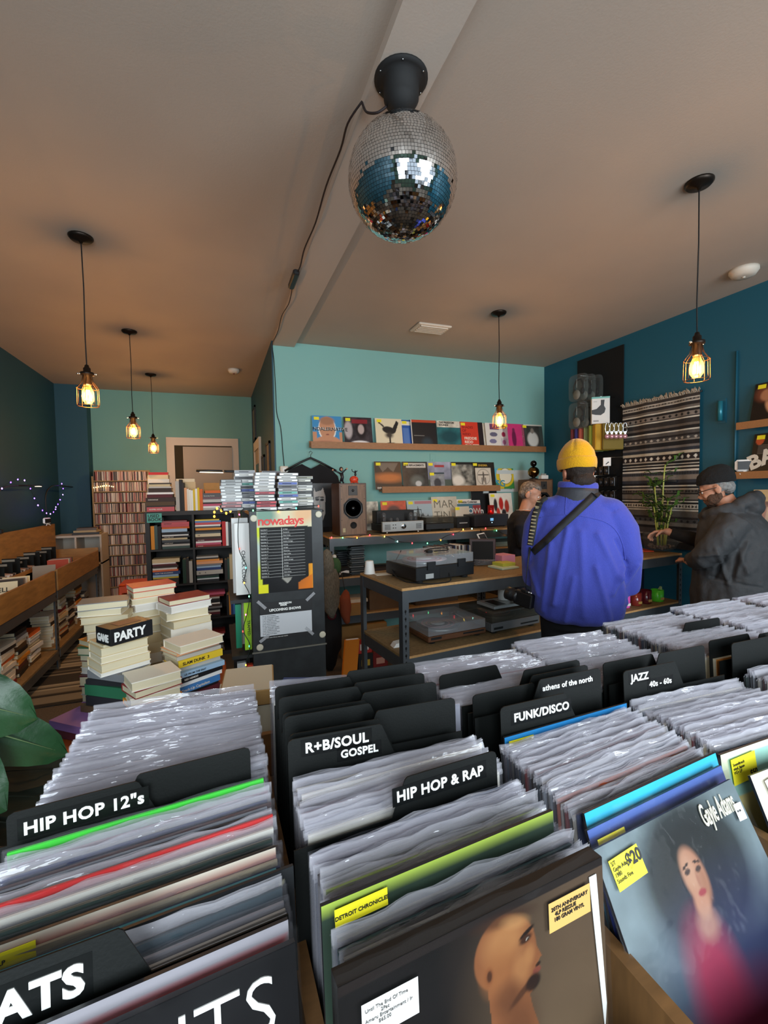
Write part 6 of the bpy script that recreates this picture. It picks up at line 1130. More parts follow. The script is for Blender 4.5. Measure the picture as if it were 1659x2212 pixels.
# striped blanket
bl_ = Art('#2b2724', 110, 330); r_ = random.Random(9); H_ = 1.42; W_ = .79
seq = [('#3a3430', .03), ('#cfc8bb', .008), ('#8f877c', .02, 'x'), ('#cfc8bb', .008), ('#2a2524', .03), ('#6e665e', .02), ('#d8d2c4', .012), ('#1f1b1b', .02), ('#877d74', .035, 'd'), ('#1f1b1b', .01), ('#d8d2c4', .01), ('#332e2c', .04), ('#6c6259', .02), ('#1f1b1b', .03), ('#d8d2c4', .012), ('#55504c', .03), ('#241f1f', .015), ('#4a4644', .03, 'w'), ('#8f877c', .012), ('#1c1919', .035), ('#77706a', .02), ('#2d3038', .03), ('#c8bda8', .022), ('#1c1919', .008), ('#2a2120', .045, 'W'), ('#b8ae9f', .012), ('#1c1919', .02), ('#cfc8bb', .010), ('#1f1b1b', .015), ('#d8d2c4', .010), ('#1f1b1b', .02), ('#e0dace', .016), ('#4a4c50', .03, 'm'), ('#8a8178', .04), ('#3a3c44', .03), ('#1c1b20', .02), ('#d8d2c4', .012), ('#1f1b1b', .015), ('#b3aa9c', .012), ('#5c564f', .03, 'x'), ('#1c1919', .01), ('#7a7268', .045), ('#2a2524', .015), ('#cfc8bb', .012), ('#1c1919', .015), ('#c8c0b2', .04, 'x'), ('#1c1919', .01), ('#d8d2c4', .012), ('#5c564f', .05), ('#2a2524', .02), ('#4c4a4a', .035, 'd'), ('#7c756c', .03), ('#1f1b1b', .025), ('#4a4444', .05), ('#8a8178', .012), ('#1c1919', .03), ('#6c645c', .02), ('#1c1919', .06)]
tot = sum(s[1] for s in seq); y = 1.
for s in seq:
    d = s[1]/tot; y0 = y-d; bl_.rect(0, 1, y0, y, s[0])
    if len(s) > 2:
        n = 13 if s[2] != 'm' else 30
        for k in range(n):
            cx = (k+.5)/n; cyy = (y0+y)/2; dark = {'x': '#1f1b1b', 'd': '#1c1a1a', 'w': '#b8b0a4', 'W': '#e4ddd0', 'm': '#2c2e34'}[s[2]]
            if s[2] == 'x': bl_.poly([(cx-.026, y0+d*.15), (cx+.026, y-d*.15), (cx+.026, y0+d*.15), (cx-.026, y-d*.15)], dark)
            else: bl_.poly([(cx-.020, cyy), (cx, cyy+d*.42), (cx+.020, cyy), (cx, cyy-d*.42)], dark)
    y = y0
bl_.noise(.12, 30, 3)
bt = thing('blanket', 'black, white and grey striped woven blanket with fringe hung on the dark teal wall', 'blanket', (XR-.03, 3.53, 1.01), -math.pi/2)
me = bl_.mesh('woven_cloth', W_, H_-.03, printed('blanket wool', .95, bump=.6), bend=lambda x, z: .006*np.sin(x*16)+.004*np.sin(x*31+z*2)+.003*np.sin(z*9)); link('cloth', me, bt)
fr_ = MB(); r_ = random.Random(4)
for k in range(64):
    x = .006+k*(W_-.012)/63; a = r_.uniform(-.02, .02); fr_.tube([(x, -.004, H_-.035), (x+a*.4, -.014, H_-.012), (x+a, -.02, H_+r_.uniform(-.012, .015)), (x+a*1.6, -.018, H_-.02)], [.005, .006, .005, .002], 5)
fr_.build('fringe', mat('fringe wool', '#b3a592', .95), bt, kind='stuff'); MB().cyl((-.01, .012, H_-.03), (W_+.01, .012, H_-.03), .008, 8).build('hanging_rod', black, bt)
MB().tube([(.60, -.012, .62), (.45, -.02, .622), (.36, -.02, .62)], .010, 8).build('rod_end', black, bt)
# hanging accessories
blist = clearmat('blister plastic', fac=.05, diff=.3, rough=.08, dcol=(.3, .32, .32)); card = mat('grey card disc', '#8c8a82', .6)
def peg(parent, L=.12): MB().cyl((0, .0, 0), (0, L, 0), .003, 6).build('peg_hook', chrome, parent)
def phone_pack(label, y, z, x, n=0):
    t = thing('headphone_pack', label, 'headphones', (x, y, z), -math.pi/2); 
    b = MB(); b.loft([(0, 0, 0, .115, .14), (0, 0, .01, .118, .143), (0, 0, .05, .112, .137), (0, 0, .058, .10, .125)], 28, p=5, M=rotx(math.pi/2)); b.build('blister', blist, t)
    b = MB(); b.tube([(-.06, -.02, -.04), (-.065, -.02, .03), (-.03, -.02, .085), (.03, -.02, .085), (.065, -.02, .03), (.06, -.02, -.04)], .009, 8); b.ell((-.055, -.025, -.04), (.022, .018, .035), 12); b.ell((.055, -.025, -.04), (.022, .018, .035), 12); b.build('headphones', blackm, t)
    c = MB().lathe([(.050, 0), (.050, .002)], 28, (0, -.046, -.075), M=rotx(math.pi/2)).build('card_disc', card, t); MB().cyl((0, -.045, .0), (0, -.045, .09), .0025, 6).build('cable_tie', silver, t); MB().cyl((0, 0, .13), (0, .97*(XR-x)-.01, .13), .003, 6).build('peg_hook', chrome, t); return t
for k, x in enumerate((3.66, 3.76, 3.86)):
    phone_pack('clear headphone pack in the upper row, %s from the front' % ['first', 'second', 'third'][k], 3.82, 2.645, x)
for k, x in enumerate((3.66, 3.78)): phone_pack('clear headphone pack in the lower row, %s from the front' % ['first', 'second'][k], 3.82, 2.355, x)
t = thing('headphone_box', 'white box with a black headphone picture on the black board', 'box', (3.72, 3.60, 2.24), math.radians(-35)); MB().bbox(-.085, .085, 0, .06, 0, .27, .002).build('box', mat('white carton', '#dcdcd8', .5), t); MB().box(-.086, .086, -.001, .061, .255, .273).build('teal_edge', mat('mint', '#6fb4ac', .5), t)
b = MB(); b.prism([(-.085, .10), (-.05, .09), (.0, .085), (.035, .11), (.045, .15), (.03, .18), (.035, .24), (.0, .24), (-.0, .19), (-.04, .15), (-.085, .14)], -.002, -.0005); b.build('headphone_picture', black, t); MB().box(-.07, -.02, -.002, -.0005, .02, .035).build('small_print', mat('faint print', '#9a9a98'), t); lettering('AWARE', .010, mat('faint print'), t, (-.07, -.0012, .22)); MB().cyl((0, .03, .28), (.2, .2, .29), .003, 6).build('peg_hook', chrome, t)
for i, (c, y, x, w_, nm) in enumerate((('#6e2a2c', 4.02, 3.74, .035, 'dark red'), ('#36347c', 3.96, 3.74, .040, 'indigo'), ('#b85a48', 3.90, 3.74, .045, 'coral'), ('#8a9a6a', 3.83, 3.74, .032, 'sage green'), ('#8fa03c', 3.74, 3.72, .045, 'olive lime'), ('#c8a02c', 3.66, 3.71, .075, 'mustard yellow'), ('#7d6a24', 3.58, 3.74, .03, 'dark olive'))):
    t = thing('zip_case', '%s zip case hanging in the row above the yellow beanie' % nm, 'case', (x, y, 1.97), -.35); MB().bbox(-.015, .20, -w_/2, w_/2, 0, .27, .008).build('case', mat('case '+c, c, .7, bump=.2, bscale=80), t); MB().box(-.0165, -.0145, -.002, .002, .01, .26).build('zip', black, t); MB().tube([(.05, 0, .27), (.05, 0, .285), (.16, .0, .29)], .002, 5).build('loop', black, t)
for k in range(5):
    t = thing('carabiner_light', 'silver carabiner with pink lens hanging beside the yellow case, %s of five' % ['first', 'second', 'third', 'fourth', 'fifth'][k], 'carabiner', (3.66+.045*k, 3.46-.012*k, 2.09), -.6, group='silver carabiners')
    b = MB(); b.tube([(.018*math.cos(a), 0, .08+.055*math.sin(a)) for a in np.linspace(0, 6.28, 18)], .004, 6); b.build('ring', chrome, t); MB().ell((0, 0, .0), (.024, .012, .024), 14).build('lens', mat('pink lens', '#c08a90', .15, .3), t); MB().box(-.008, .008, -.006, .006, .02, .05).build('clip', silver, t)
for i, (x, y, z, nm) in enumerate(((3.72, 3.52, 1.80, 'small white box with a black mark hanging right of the beanie'), (3.62, 3.62, 1.62, 'white card on a grey pouch hanging behind the blue jacket collar'))):
    t = thing('accessory_box', nm, 'box', (x, y, z), -.7); MB().bbox(-.035, .035, -.02, .02, 0, .085, .002).build('box', white, t); MB().prism([(-.015, .02), (.012, .045), (.018, .035), (-.008, .015)], -.022, -.020).build('mark', black, t); MB().cyl((0, .0, .085), ((3.956-x)*math.cos(.7), (3.956-x)*math.sin(.7), .095), .003, 6).build('peg_hook', chrome, t)
    if i: MB().ell((.02, .0, -.04), (.045, .03, .06), 14).build('pouch', mat('grey pouch', '#4c4a44', .8), t)
k = 0
for row, z in enumerate((1.76, 1.64, 1.50)):
    for j in range(5 if row else 4):
        y = 3.80-.072*j; t = thing('cartridge_pack', 'black boxed accessory on the black board, %s row, %s from the left' % (['top', 'middle', 'bottom'][row], ['first', 'second', 'third', 'fourth', 'fifth'][j]), 'pack', (3.78, y, z), -math.pi/2+.3, group='black accessory packs')
        MB().bbox(-.026, .026, 0, .05, -.045, .045, .004).build('pack', mat('pack black', '#141416', .3), t); MB().ell((0, -.006, -.005), (.018, .012, .026), 10).build('cable_coil', mat('coil', '#2c2c30', .35), t); MB().cyl((0, .02, .045), (0, .18, .06), .003, 6).build('peg_hook', chrome, t)
t = thing('cash_drawer', 'red box top with white strip on the counter right of the blue jacket', 'box', cw(2.40, .47, 1.001), .1); MB().bbox(-.17, .16, -.12, .12, 0, .40, .004).build('box', mat('dark red box', '#8c2418', .5), t); MB().box(-.19, .0, -.10, .10, .401, .416).build('paper_strip', white, t)
# ledges with records on the right wall
def ledge_r(label, y0, y1, z):
    t = thing('picture_ledge', label, 'shelf', (XR, 0, z)); MB().box(-.105, 0, y0, y1, -.018, 0).build('shelf_board', shelfwood, t); MB().box(-.12, -.105, y0, y1, -.034, .022).build('front_lip', shelfwood, t); return t
ledge_r('upper oak ledge on the dark teal wall at the right edge', 1.0, 2.39, 2.05); ledge_r('lower oak ledge on the dark teal wall at the right edge', 1.0, 2.39, 1.665)
r1 = wall_record('dark record with two faces on the upper right ledge', XR-.088, 2.155, 2.052, Art('#140e0c').noise(.5, 5, 2).ell(.25, .72, .22, .2, '#6e3c28', .6).ell(.28, .68, .13, .14, '#b07a58', .4).ell(.75, .55, .22, .3, '#a86a48', .5).ell(.4, .35, .08, .2, '#c89068', .5, .5).ell(.7, .2, .2, .12, '#2a1a14', .6), rz=-math.pi/2, tilt=.22)
r2_ = wall_record('black record lettered BAD on the lower right ledge', XR-.088, 2.155, 1.667, Art('#17120f').ell(.14, .84, .09, .12, '#b8502a', .1), rz=-math.pi/2, tilt=.22)
lettering('BAD', .155, mat('cream block', '#d8d2c4', .5), r2_, (-.15, -.0045, .03), rot=(math.pi/2, -.42, 0), bold=.006); 
for k in range(7): MB().box(-.12, -.045, -.0042, -.0036, .155+k*.011, .159+k*.011).build('text_line', mat('grey text', '#6c655c'), r2_)
gadget((XR-.08, 2.345, 1.667), -math.pi/2+.7, 'small white-framed camera on the lower right ledge', 1.15)
t = ledge_r('plywood shelf below the two oak ledges at the right edge', .9, 2.34, 1.22); 
MB().box(-.14, -.12, .9, 2.34, 1.02-1.22, .0).build('front_board', ply, t)
wall_record('record with tan band over a pink-brown street photo at the right edge', XR-.088, 2.155, 1.222, Art('#7d6460').noise(.4, 5, 9).rect(0, 1, .72, 1, '#c9b48c').ell(.3, .35, .25, .25, '#b08c84', .5).rect(.35, .55, .2, .6, '#d8c4b0', .8).rect(.6, .8, .2, .55, '#c8b4a0', .7).rect(0, 1, 0, .12, '#d8ccb4'), rz=-math.pi/2, tilt=.22, w=.32, h=.33)
# ================================================================== BAMBOO
bm = mat('bamboo stem', '#b9c05a', .4, noise_amt=.2, nscale=8); blf = mat('bamboo leaf', '#6a9440', .45, noise_amt=.3, nscale=10)
t = thing('lucky_bamboo', 'lucky bamboo stems in a glass bowl at the right end of the counter', 'plant', (3.72, 2.93, 1.001)); MB().lathe([(.07, 0), (.12, .03), (.15, .09), (.145, .14), (.13, .17), (.127, .17), (.14, .12), (.11, .035), (.001, .01)], 32).build('glass_bowl', clearmat('bowl glass', fac=.04, diff=.22, rough=.04, dcol=(.3, .3, .3)), t); b = MB(); rs = random.Random(2)
for k in range(60): blob(b, (rs.uniform(-.08, .08), rs.uniform(-.08, .08), .03+rs.uniform(0, .03)), (.014, .012, .010), .2, 6)
b.build('pebbles', mat('pebbles', '#7c6a5c', .6), t, kind='stuff')
for i, (dx, dy, h, lx, ly) in enumerate(((-.02, 0, .38, -.06, 0), (.01, .02, .55, -.05, 0), (.05, 0, .42, .02, -.02), (.03, -.03, .36, .05, -.02), (.06, .03, .74, .06, .02))):
    P = [(dx, dy, .04)]; nseg = int(h/.07)
    for s in range(1, nseg+1): P.append((dx+lx*(s/nseg)**1.5+rs.uniform(-.004, .004), dy+ly*(s/nseg)+rs.uniform(-.003, .003), .04+h*s/nseg))
    MB().tube(P, [.009-.004*j/len(P) for j in range(len(P))], 7).build('stem', bm, t)
    for j in range(2, len(P)):
        for q in range(2 if j < len(P)-1 else 4):
            a = rs.uniform(0, 6.28); L = rs.uniform(.11, .22); c = Vector(P[j])
            if j < len(P)*.45 and rs.random() < .6: continue
            leaf(t, c, c+Vector((math.cos(a)*L*.9 if math.cos(a) < 0 else math.cos(a)*L*.5, math.sin(a)*L*.75, L*rs.uniform(.0, .8))), .036, blf, .02, .1, n=5)
# ================================================================== PEOPLE
def fuse(mb, name, mats, parent, voxel=.010, smooth_it=6, disp=None, paint=None, factor=.5):
    """weld overlapping closed shapes into one continuous skin"""
    o = mb.build(name, mats, None); m = o.modifiers.new('r', 'REMESH'); m.mode = 'VOXEL'; m.voxel_size = voxel; m.use_smooth_shade = True
    s = o.modifiers.new('s', 'SMOOTH'); s.factor = factor; s.iterations = smooth_it
    dg = bpy.context.evaluated_depsgraph_get(); me = bpy.data.meshes.new_from_object(o.evaluated_get(dg)); bpy.data.objects.remove(o); me.name = name
    me.materials.clear()
    for x in (mats if isinstance(mats, (list, tuple)) else [mats]): me.materials.append(x)
    if disp:
        nrm = [v.normal.copy() for v in me.vertices]
        for v, n in zip(me.vertices, nrm): v.co += disp(v.co, n)
    me.update()
    for p in me.polygons: p.use_smooth = True
    if paint:
        for p in me.polygons: p.material_index = paint(p.center)
    return link(name, me, parent)
def hand(b, wrist, fwd, side, palm, s=1., curls=(.5, .6, .7, .8), thumb=.5, r=.0085):
    """wrist point, direction to the knuckles, direction towards the thumb side, palm normal; curls bend the fingers to the palm"""
    W, F_, S_, P_ = Vector(wrist), Vector(fwd).normalized(), Vector(side).normalized(), Vector(palm).normalized()
    b.tube([W-F_*.03*s, W+F_*.01*s], [.026*s, .027*s], 10); 
    b.ell(W+F_*.045*s, (.001, .001, .001), 6)
    for k, (off, ln) in enumerate(((.030, .072), (.010, .080), (-.011, .075), (-.030, .060))):
        k0 = W+F_*.018*s+S_*off*.6*s; k1 = W+F_*.088*s+S_*off*s; b.tube([k0, k1], [.014*s, .0115*s], 8)
        a = curls[k]; p = k1; d = F_.copy(); pts = [k1-F_*.01*s]
        for j, q in enumerate((.45, .32, .23)):
            ang = a*(j+1)*.9; d = (F_*math.cos(ang)+P_*math.sin(ang)).normalized(); p = p+d*ln*q*s*1.05; pts.append(p)
        b.tube(pts, [r*1.15*s, r*1.08*s, r*s, r*.82*s], 8)
    t0 = W+F_*.02*s+S_*.022*s; t1 = t0+(F_*.5+S_*.75+P_*.3).normalized()*.035*s; t2 = t1+(F_*(1-thumb*.3)+S_*.25+P_*thumb).normalized()*.032*s; t3 = t2+(F_*.9+P_*thumb*1.4-S_*.1).normalized()*.026*s
    b.tube([t0, t1, t2, t3], [.015*s, .0125*s, .0105*s, .0085*s], 8)
def head(b, c, turn, tilt=0., nod=0., s=1.):
    """a head whose face looks along +y before the turn; returns its matrix"""
    M = trans(*c) @ rotz(turn) @ rotx(nod) @ roty(tilt) @ Matrix.Scale(s, 4)
    def E(p, r): k = len(b.v); b.ell((0, 0, 0), r, 16); b.v[k:] = [tuple(M @ (Vector(v)+Vector(p))) for v in b.v[k:]]
    def T(pts, r): b.tube([M @ Vector(p) for p in pts], r, 8)
    E((0, -.012, .035), (.076, .095, .082)); E((0, .025, -.015), (.064, .070, .085)); E((0, .055, -.075), (.038, .034, .032)); E((0, .02, -.065), (.055, .052, .04))
    for sx in (-1, 1): E((sx*.034, .066, -.022), (.022, .018, .022)); T([(sx*.012, .083, .028), (sx*.045, .073, .026)], [.010, .008]); E((sx*.079, -.008, -.008), (.010, .017, .030)); E((sx*.083, -.016, -.004), (.006, .020, .030)); T([(sx*.076, .0, -.035), (sx*.084, -.012, -.03), (sx*.088, -.026, .0), (sx*.084, -.018, .026), (sx*.078, .0, .02)], .0055)
    T([(0, .084, .02), (0, .098, -.01), (0, .110, -.026)], [.008, .010, .014]); E((-.011, .098, -.030), (.010, .010, .009)); E((.011, .098, -.030), (.010, .010, .009))
    T([(-.022, .080, -.056), (0, .090, -.053), (.022, .080, -.056)], [.005, .0065, .005]); T([(-.020, .078, -.065), (0, .088, -.067), (.020, .078, -.065)], [.005, .007, .005])
    return M
skin1 = mat('skin warm', '#b9785c', .5, noise_amt=.12, nscale=30, bump=.1, bscale=120); skin2 = mat('skin pale', '#c48f74', .5, noise_amt=.12, nscale=30, bump=.1, bscale=120)
def ridge(p, a, b_, w):
    """how near p lies to the segment a-b: 1 on it, 0 beyond w"""
    a, b_ = Vector(a), Vector(b_); d = b_-a; t = max(0, min(1, (p-a).dot(d)/d.length_squared)); q = (p-a-d*t).length/w
    return math.exp(-q*q*2)
# ---------------------------------------------------------------- man in the blue fleece
pr_ = thing('person', 'person in bright blue fleece and yellow beanie seen from behind, camera at the left hip', 'person', (1.93, 2.03, 0), math.radians(-43.6))
b = MB(); Mh = head(b, (-.005, .02, 1.665), math.radians(28), 0, math.radians(-12))
b.tube([(0, -.01, 1.46), (0, .0, 1.55), (0, .012, 1.63)], [.065, .058, .058], 14)
b.loft([(0, 0, .80, .15, .11), (0, 0, .95, .155, .115), (0, .0, 1.12, .14, .105), (0, 0, 1.3, .165, .11), (0, 0, 1.42, .17, .10), (0, 0, 1.49, .10, .07)], 20)
for sx in (-1, 1):
    b.tube([(sx*.16, 0, 1.42), (sx*.24, .03, 1.16), (sx*.20, .24, 1.08), (sx*.16, .36, 1.09)], [.05, .042, .036, .028], 12)
    hand(b, (sx*.15, .38, 1.09), (-sx*.5, .8, 0), (0, .0, 1), (-sx, -.2, 0), 1., (.8, .9, .9, 1.), .6)
    b.tube([(sx*.09, 0, .90), (sx*.10, .02, .50), (sx*.11, 0, .10)], [.085, .058, .042], 14); b.loft([(sx*.11, .05, .03, .045, .13), (sx*.11, .04, .09, .04, .10)], 14)
body = fuse(b, 'body', skin1, pr_, .008, 4)
# trousers and shoes
b = MB(); b.loft([(0, 0, .78, .195, .14), (0, 0, .96, .20, .145)], 24)
for sx in (-1, 1): b.tube([(sx*.10, 0, .90), (sx*.105, .02, .50), (sx*.112, 0, .12), (sx*.112, 0, .06)], [.112, .085, .072, .075], 16)
fuse(b, 'trousers', mat('black trousers', '#17181c', .85, bump=.3, bscale=30), pr_, .014, 4)
for sx in (-1, 1): b = MB(); b.loft([(sx*.11, .05, .0, .052, .145), (sx*.11, .05, .03, .055, .15), (sx*.11, .03, .08, .048, .11), (sx*.11, .0, .11, .045, .06)], 18); b.build('shoe', black, pr_)
# fleece
fl = mat('blue fleece', '#4650b4', .95, noise_amt=.10, nscale=140, bump=.35, bscale=220, sheen=.2)
b = MB()
b.loft([(0, -.005, .835, .205, .165), (0, -.01, .86, .235, .185), (0, -.012, .95, .255, .20), (0, -.01, 1.08, .255, .195), (0, -.005, 1.22, .25, .185), (0, 0, 1.34, .24, .165), (0, .0, 1.44, .22, .135), (.0, .0, 1.51, .165, .105), (0, .0, 1.555, .105, .088)], 32)
b.tube([(-.17, 0, 1.435), (-.215, .0, 1.35), (-.245, .01, 1.20), (-.235, .06, 1.05), (-.19, .22, 1.03), (-.16, .33, 1.07)], [.085, .086, .074, .078, .066, .05], 18)
b.tube([(.17, 0, 1.43), (.225, -.005, 1.34), (.258, -.005, 1.20), (.245, .04, 1.04), (.205, .20, 1.0), (.17, .33, 1.06)], [.09, .088, .076, .082, .070, .05], 18)
b.ell((-.13, .0, 1.485), (.10, .09, .05), 16); b.ell((.13, .0, 1.475), (.11, .09, .055), 16)
fold_l = [((-.05, -.2, 1.36), (-.12, -.22, .95), .022, .012), ((.02, -.2, 1.34), (.03, -.22, .90), .026, .010), ((.10, -.2, 1.33), (.20, -.2, 1.10), .022, .012), ((.20, -.2, 1.10), (.24, -.2, .95), .024, .012), ((-.14, -.2, 1.28), (-.18, -.2, .90), .02, .010), ((.09, -.2, 1.16), (.16, -.2, .88), .022, .012), ((.22, -.12, 1.15), (.17, -.15, 1.02), .018, .016), ((.30, -.08, 1.16), (.24, -.12, 1.05), .018, .012), ((-.02, -.2, 1.10), (-.06, -.2, .86), .02, .009), ((-.25, -.08, 1.12), (-.20, -.15, .98), .02, .012), ((.19, -.2, 1.30), (.245, -.18, 1.16), .012, -.014), ((.245, -.14, 1.14), (.235, -.12, .94), .014, -.014)]
def fdisp(p, n):
    d = 0.; q = Vector((p.x, p.y, p.z))
    if p.z < 1.46:
        d += noise.noise(Vector((p.x*11, p.y*11, p.z*3.2)))*.010*min(1, (1.46-p.z)/.15) + noise.noise(Vector((p.x*24, p.y*24, p.z*9+5)))*.003
    if p.y < .06:
        for a, b_, w_, h_ in fold_l:
            a2 = Vector((a[0], p.y, a[2])); b2 = Vector((b_[0], p.y, b_[2])); d += h_*ridge(q, a2, b2, w_)
    return n*d
fleece = fuse(b, 'fleece_jacket', fl, pr_, .0085, 7, fdisp)
bvh = BVHTree.FromPolygons([v.co.copy() for v in fleece.data.vertices], [tuple(p.vertices) for p in fleece.data.polygons])
def on_back(x, z, off=.004):
    h = bvh.ray_cast(Vector((x, -1, z)), Vector((0, 1, 0)))
    return (h[0]+h[1]*off, h[1]) if h[0] is not None else (Vector((x, 0, z)), Vector((0, -1, 0)))
def seam(pts, r=.0022, off=.0005):
    P = smooth([(x, 0, z) for x, z in pts], 8); return [on_back(p.x, p.z, off)[0] for p in P]
MB().tube(seam([(-.20, 1.415), (-.10, 1.435), (.0, 1.432), (.10, 1.41), (.16, 1.38), (.20, 1.33), (.225, 1.26), (.235, 1.19)]), .0026, 6).build('yoke_seam', fl, pr_); MB().tube(seam([(-.058, 1.53), (-.062, 1.48), (-.062, 1.435)]), .0022, 6).build('centre_seam', fl, pr_)
# collar: grey nylon band with blue rim
b = MB(); gn = mat('grey nylon', '#33353c', .6, bump=.25, bscale=30)
def ringloft(b, rings, n=36, m=0):
    vs = []; L = len(rings)
    for (cx, cy, z, rx, ry, tl) in rings:
        for k in range(n): a = 2*math.pi*k/n; vs.append((cx+rx*math.cos(a), cy+ry*math.sin(a), z+tl*math.sin(a)+.006*math.cos(a)*-1))
    b.add(vs, [(i*n+k, i*n+(k+1) % n, (i+1)*n+(k+1) % n, (i+1)*n+k) for i in range(L-1) for k in range(n)], m, True)
ringloft(b, [(0, .0, 1.505, .128, .105, -.004), (0, .0, 1.525, .125, .10, -.004), (0, .003, 1.56, .108, .092, -.004), (0, .005, 1.588, .106, .090, -.002), (0, .005, 1.586, .098, .084, -.002)]); b.build('collar_band', gn, pr_)
b = MB(); ringloft(b, [(0, .005, 1.582, .107, .091, 0), (0, .006, 1.598, .108, .092, 0), (0, .007, 1.612, .104, .088, 0), (0, .007, 1.616, .097, .082, 0), (0, .006, 1.600, .092, .077, 0), (0, .005, 1.56, .09, .075, 0)]); b.build('collar_rim', fl, pr_)
# hair and beanie
hb = MB(); k = len(hb.v); hb.ell((0, 0, 0), (.083, .100, .088), 20); hb.v = [tuple(Mh @ (Vector(v)+Vector((0, -.018, .022)))) for v in hb.v]
kk = MB(); kk.ell((0, 0, 0), (.070, .055, .05), 16); kk.v = [tuple(Mh @ (Vector(v)+Vector((0, -.055, -.055)))) for v in kk.v]; hb.add(kk.v, kk.f, 0, True)
hair = fuse(hb, 'hair', mat('dark brown hair', '#2a1b12', .7, noise_amt=.4, nscale=60, bump=.6, bscale=90, stretch=(4, 4, 1)), pr_, .006, 3, lambda p, n: n*(noise.noise(p*60)*.003) if True else None)
yb = mat('yellow knit', '#e0a510', .95, noise_amt=.08, nscale=120, bump=.5, bscale=160, sheen=.4)
Mb = Mh @ Matrix.Translation((0, -.006, .018)) @ rotx(math.radians(7))
b = MB(); b.loft([(0, 0, .045, .098, .112), (0, 0, .075, .097, .111), (0, 0, .105, .090, .104), (.0, -.003, .13, .078, .09), (0, -.006, .155, .058, .067), (0, -.008, .172, .034, .040), (0, -.008, .180, .010, .012)], 40, M=Mb)
def bd(p, n):
    q = Mb.inverted() @ p; a = math.atan2(q.y, q.x); return n*(-.004*math.exp(-((a+2.2)/.12)**2)*(q.z > .1)-.003*math.exp(-((a+.9)/.14)**2)*(q.z > .11)+noise.noise(p*22)*.003)
fuse(b, 'beanie', yb, pr_, .006, 5, bd)
b = MB(); n_ = 44
prof = [(.0, 1.0), (.008, 1.045), (.030, 1.075), (.052, 1.07), (.062, 1.045), (.062, 1.0)]
vs = []
for (z, f) in prof:
    for j in range(n_): a = 2*math.pi*j/n_; w_ = 1+.012*math.sin(3*a+1); vs.append(tuple(Mb @ Vector((.097*f*w_*math.cos(a), .111*f*w_*math.sin(a), z+.002*math.sin(5*a)+.004))))
b.add(vs, [(i*n_+j, i*n_+(j+1) % n_, (i+1)*n_+(j+1) % n_, (i+1)*n_+j) for i in range(len(prof)-1) for j in range(n_)], 0, True); b.build('beanie_cuff', yb, pr_)
# straps
def strap(name, pts, wd, m, off=.006):
    P = smooth([(x, 0, z) for x, z in pts], 8); b = MB(); vs = []
    for i, p in enumerate(P):
        t = (P[min(i+1, len(P)-1)]-P[max(i-1, 0)]).normalized(); s_ = Vector((-t.z, 0, t.x))*wd/2
        for q in (-1, 1):
            h, nn = on_back(p.x+s_.x*q, p.z+s_.z*q, off); vs.append(h)
        c = (vs[-1]+vs[-2])/2; m_, n2 = on_back(p.x, p.z, off); dy = min(0, m_.y-c.y); vs[-1] = vs[-1]+Vector((0, dy, 0)); vs[-2] = vs[-2]+Vector((0, dy, 0))
        vs.append(vs[-2]+Vector((0, .003, 0))); vs.append(vs[-2]+Vector((0, .003, 0)))
    fs = []
    for i in range(len(P)-1): a, c = i*4, i*4+4; fs += [(a, a+1, c+1, c), (a+2, c+2, c+3, a+3), (a, c, c+2, a+2), (a+1, a+3, c+3, c+1)]
    b.add(vs, fs, 0, True); return b.build(name, m, pr_)
strap('cross_strap', [(.105, 1.56), (.07, 1.525), (.0, 1.455), (-.08, 1.375), (-.16, 1.29), (-.235, 1.215)], .040, mat('black webbing', '#1b1b1e', .6, bump=.3, bscale=200, stretch=(1, 1, 6)))
ws = strap('woven_strap', [(-.165, 1.53), (-.195, 1.50), (-.222, 1.42), (-.235, 1.34), (-.248, 1.255)], .036, mat('woven strap dark', '#2a2826', .8), off=.008)
for k in range(13):
    z = 1.50-.0195*k; x = np.interp(z, [1.255, 1.34, 1.42, 1.50], [-.248, -.235, -.222, -.195]); h, nn = on_back(x, z, .0125)
    MB().box(-.016, .016, -.0008, .0008, -.0032-(k % 3)*.001, .0032).build('woven_band', mat('strap tan', '#8c7c5c', .8), ws, (h.x, h.y, h.z), (0, .14, .25))
b = MB(); b.tube([on_back(-.250, 1.245, .01)[0], (-.262, -.10, 1.16), (-.272, -.12, 1.06), (-.275, -.10, .995)], [.016, .010, .005, .004], 8, flat=.4); b.build('camera_strap', black, pr_)
# camera
cm = link('camera', None, pr_, (-.295, -.085, .945), (0, .15, -.5)); cb2 = mat('camera black', '#141416', .4, bump=.2, bscale=150)
MB().bbox(-.05, .07, -.02, .02, -.045, .04, .006).build('camera_body', cb2, cm); MB().bbox(-.01, .03, -.018, .018, .04, .058, .004).build('viewfinder', cb2, cm)
MB().lathe([(.034, 0), (.036, .01), (.036, .035), (.040, .04), (.040, .075), (.036, .078), (.034, .070), (.001, .066)], 26, (-.03, 0, -.002), M=roty(-math.pi/2)).build('lens_barrel', cb2, cm)
for x in (.05, .035): MB().lathe([(.009, 0), (.009, .012)], 12, (x, 0, .04)).build('dial', chrome, cm)
# ---------------------------------------------------------------- bearded man in the dark jacket
pb = thing('person', 'bearded person in dark hooded jacket and black beanie leaning over the counter', 'person', (3.33, 2.25, 0), math.radians(-56))
b = MB(); Mh2 = head(b, (.045, .02, 1.555), math.radians(90), 0, math.radians(-22), 1.04)
b.tube([(.16, .02, 1.36), (.13, .02, 1.42), (.09, .02, 1.50)], [.075, .066, .062], 14)
b.loft([(.20, .02, .90, .15, .17), (.17, .02, 1.1, .14, .16), (.14, .02, 1.3, .13, .17), (.13, .02, 1.38, .11, .15)], 20)
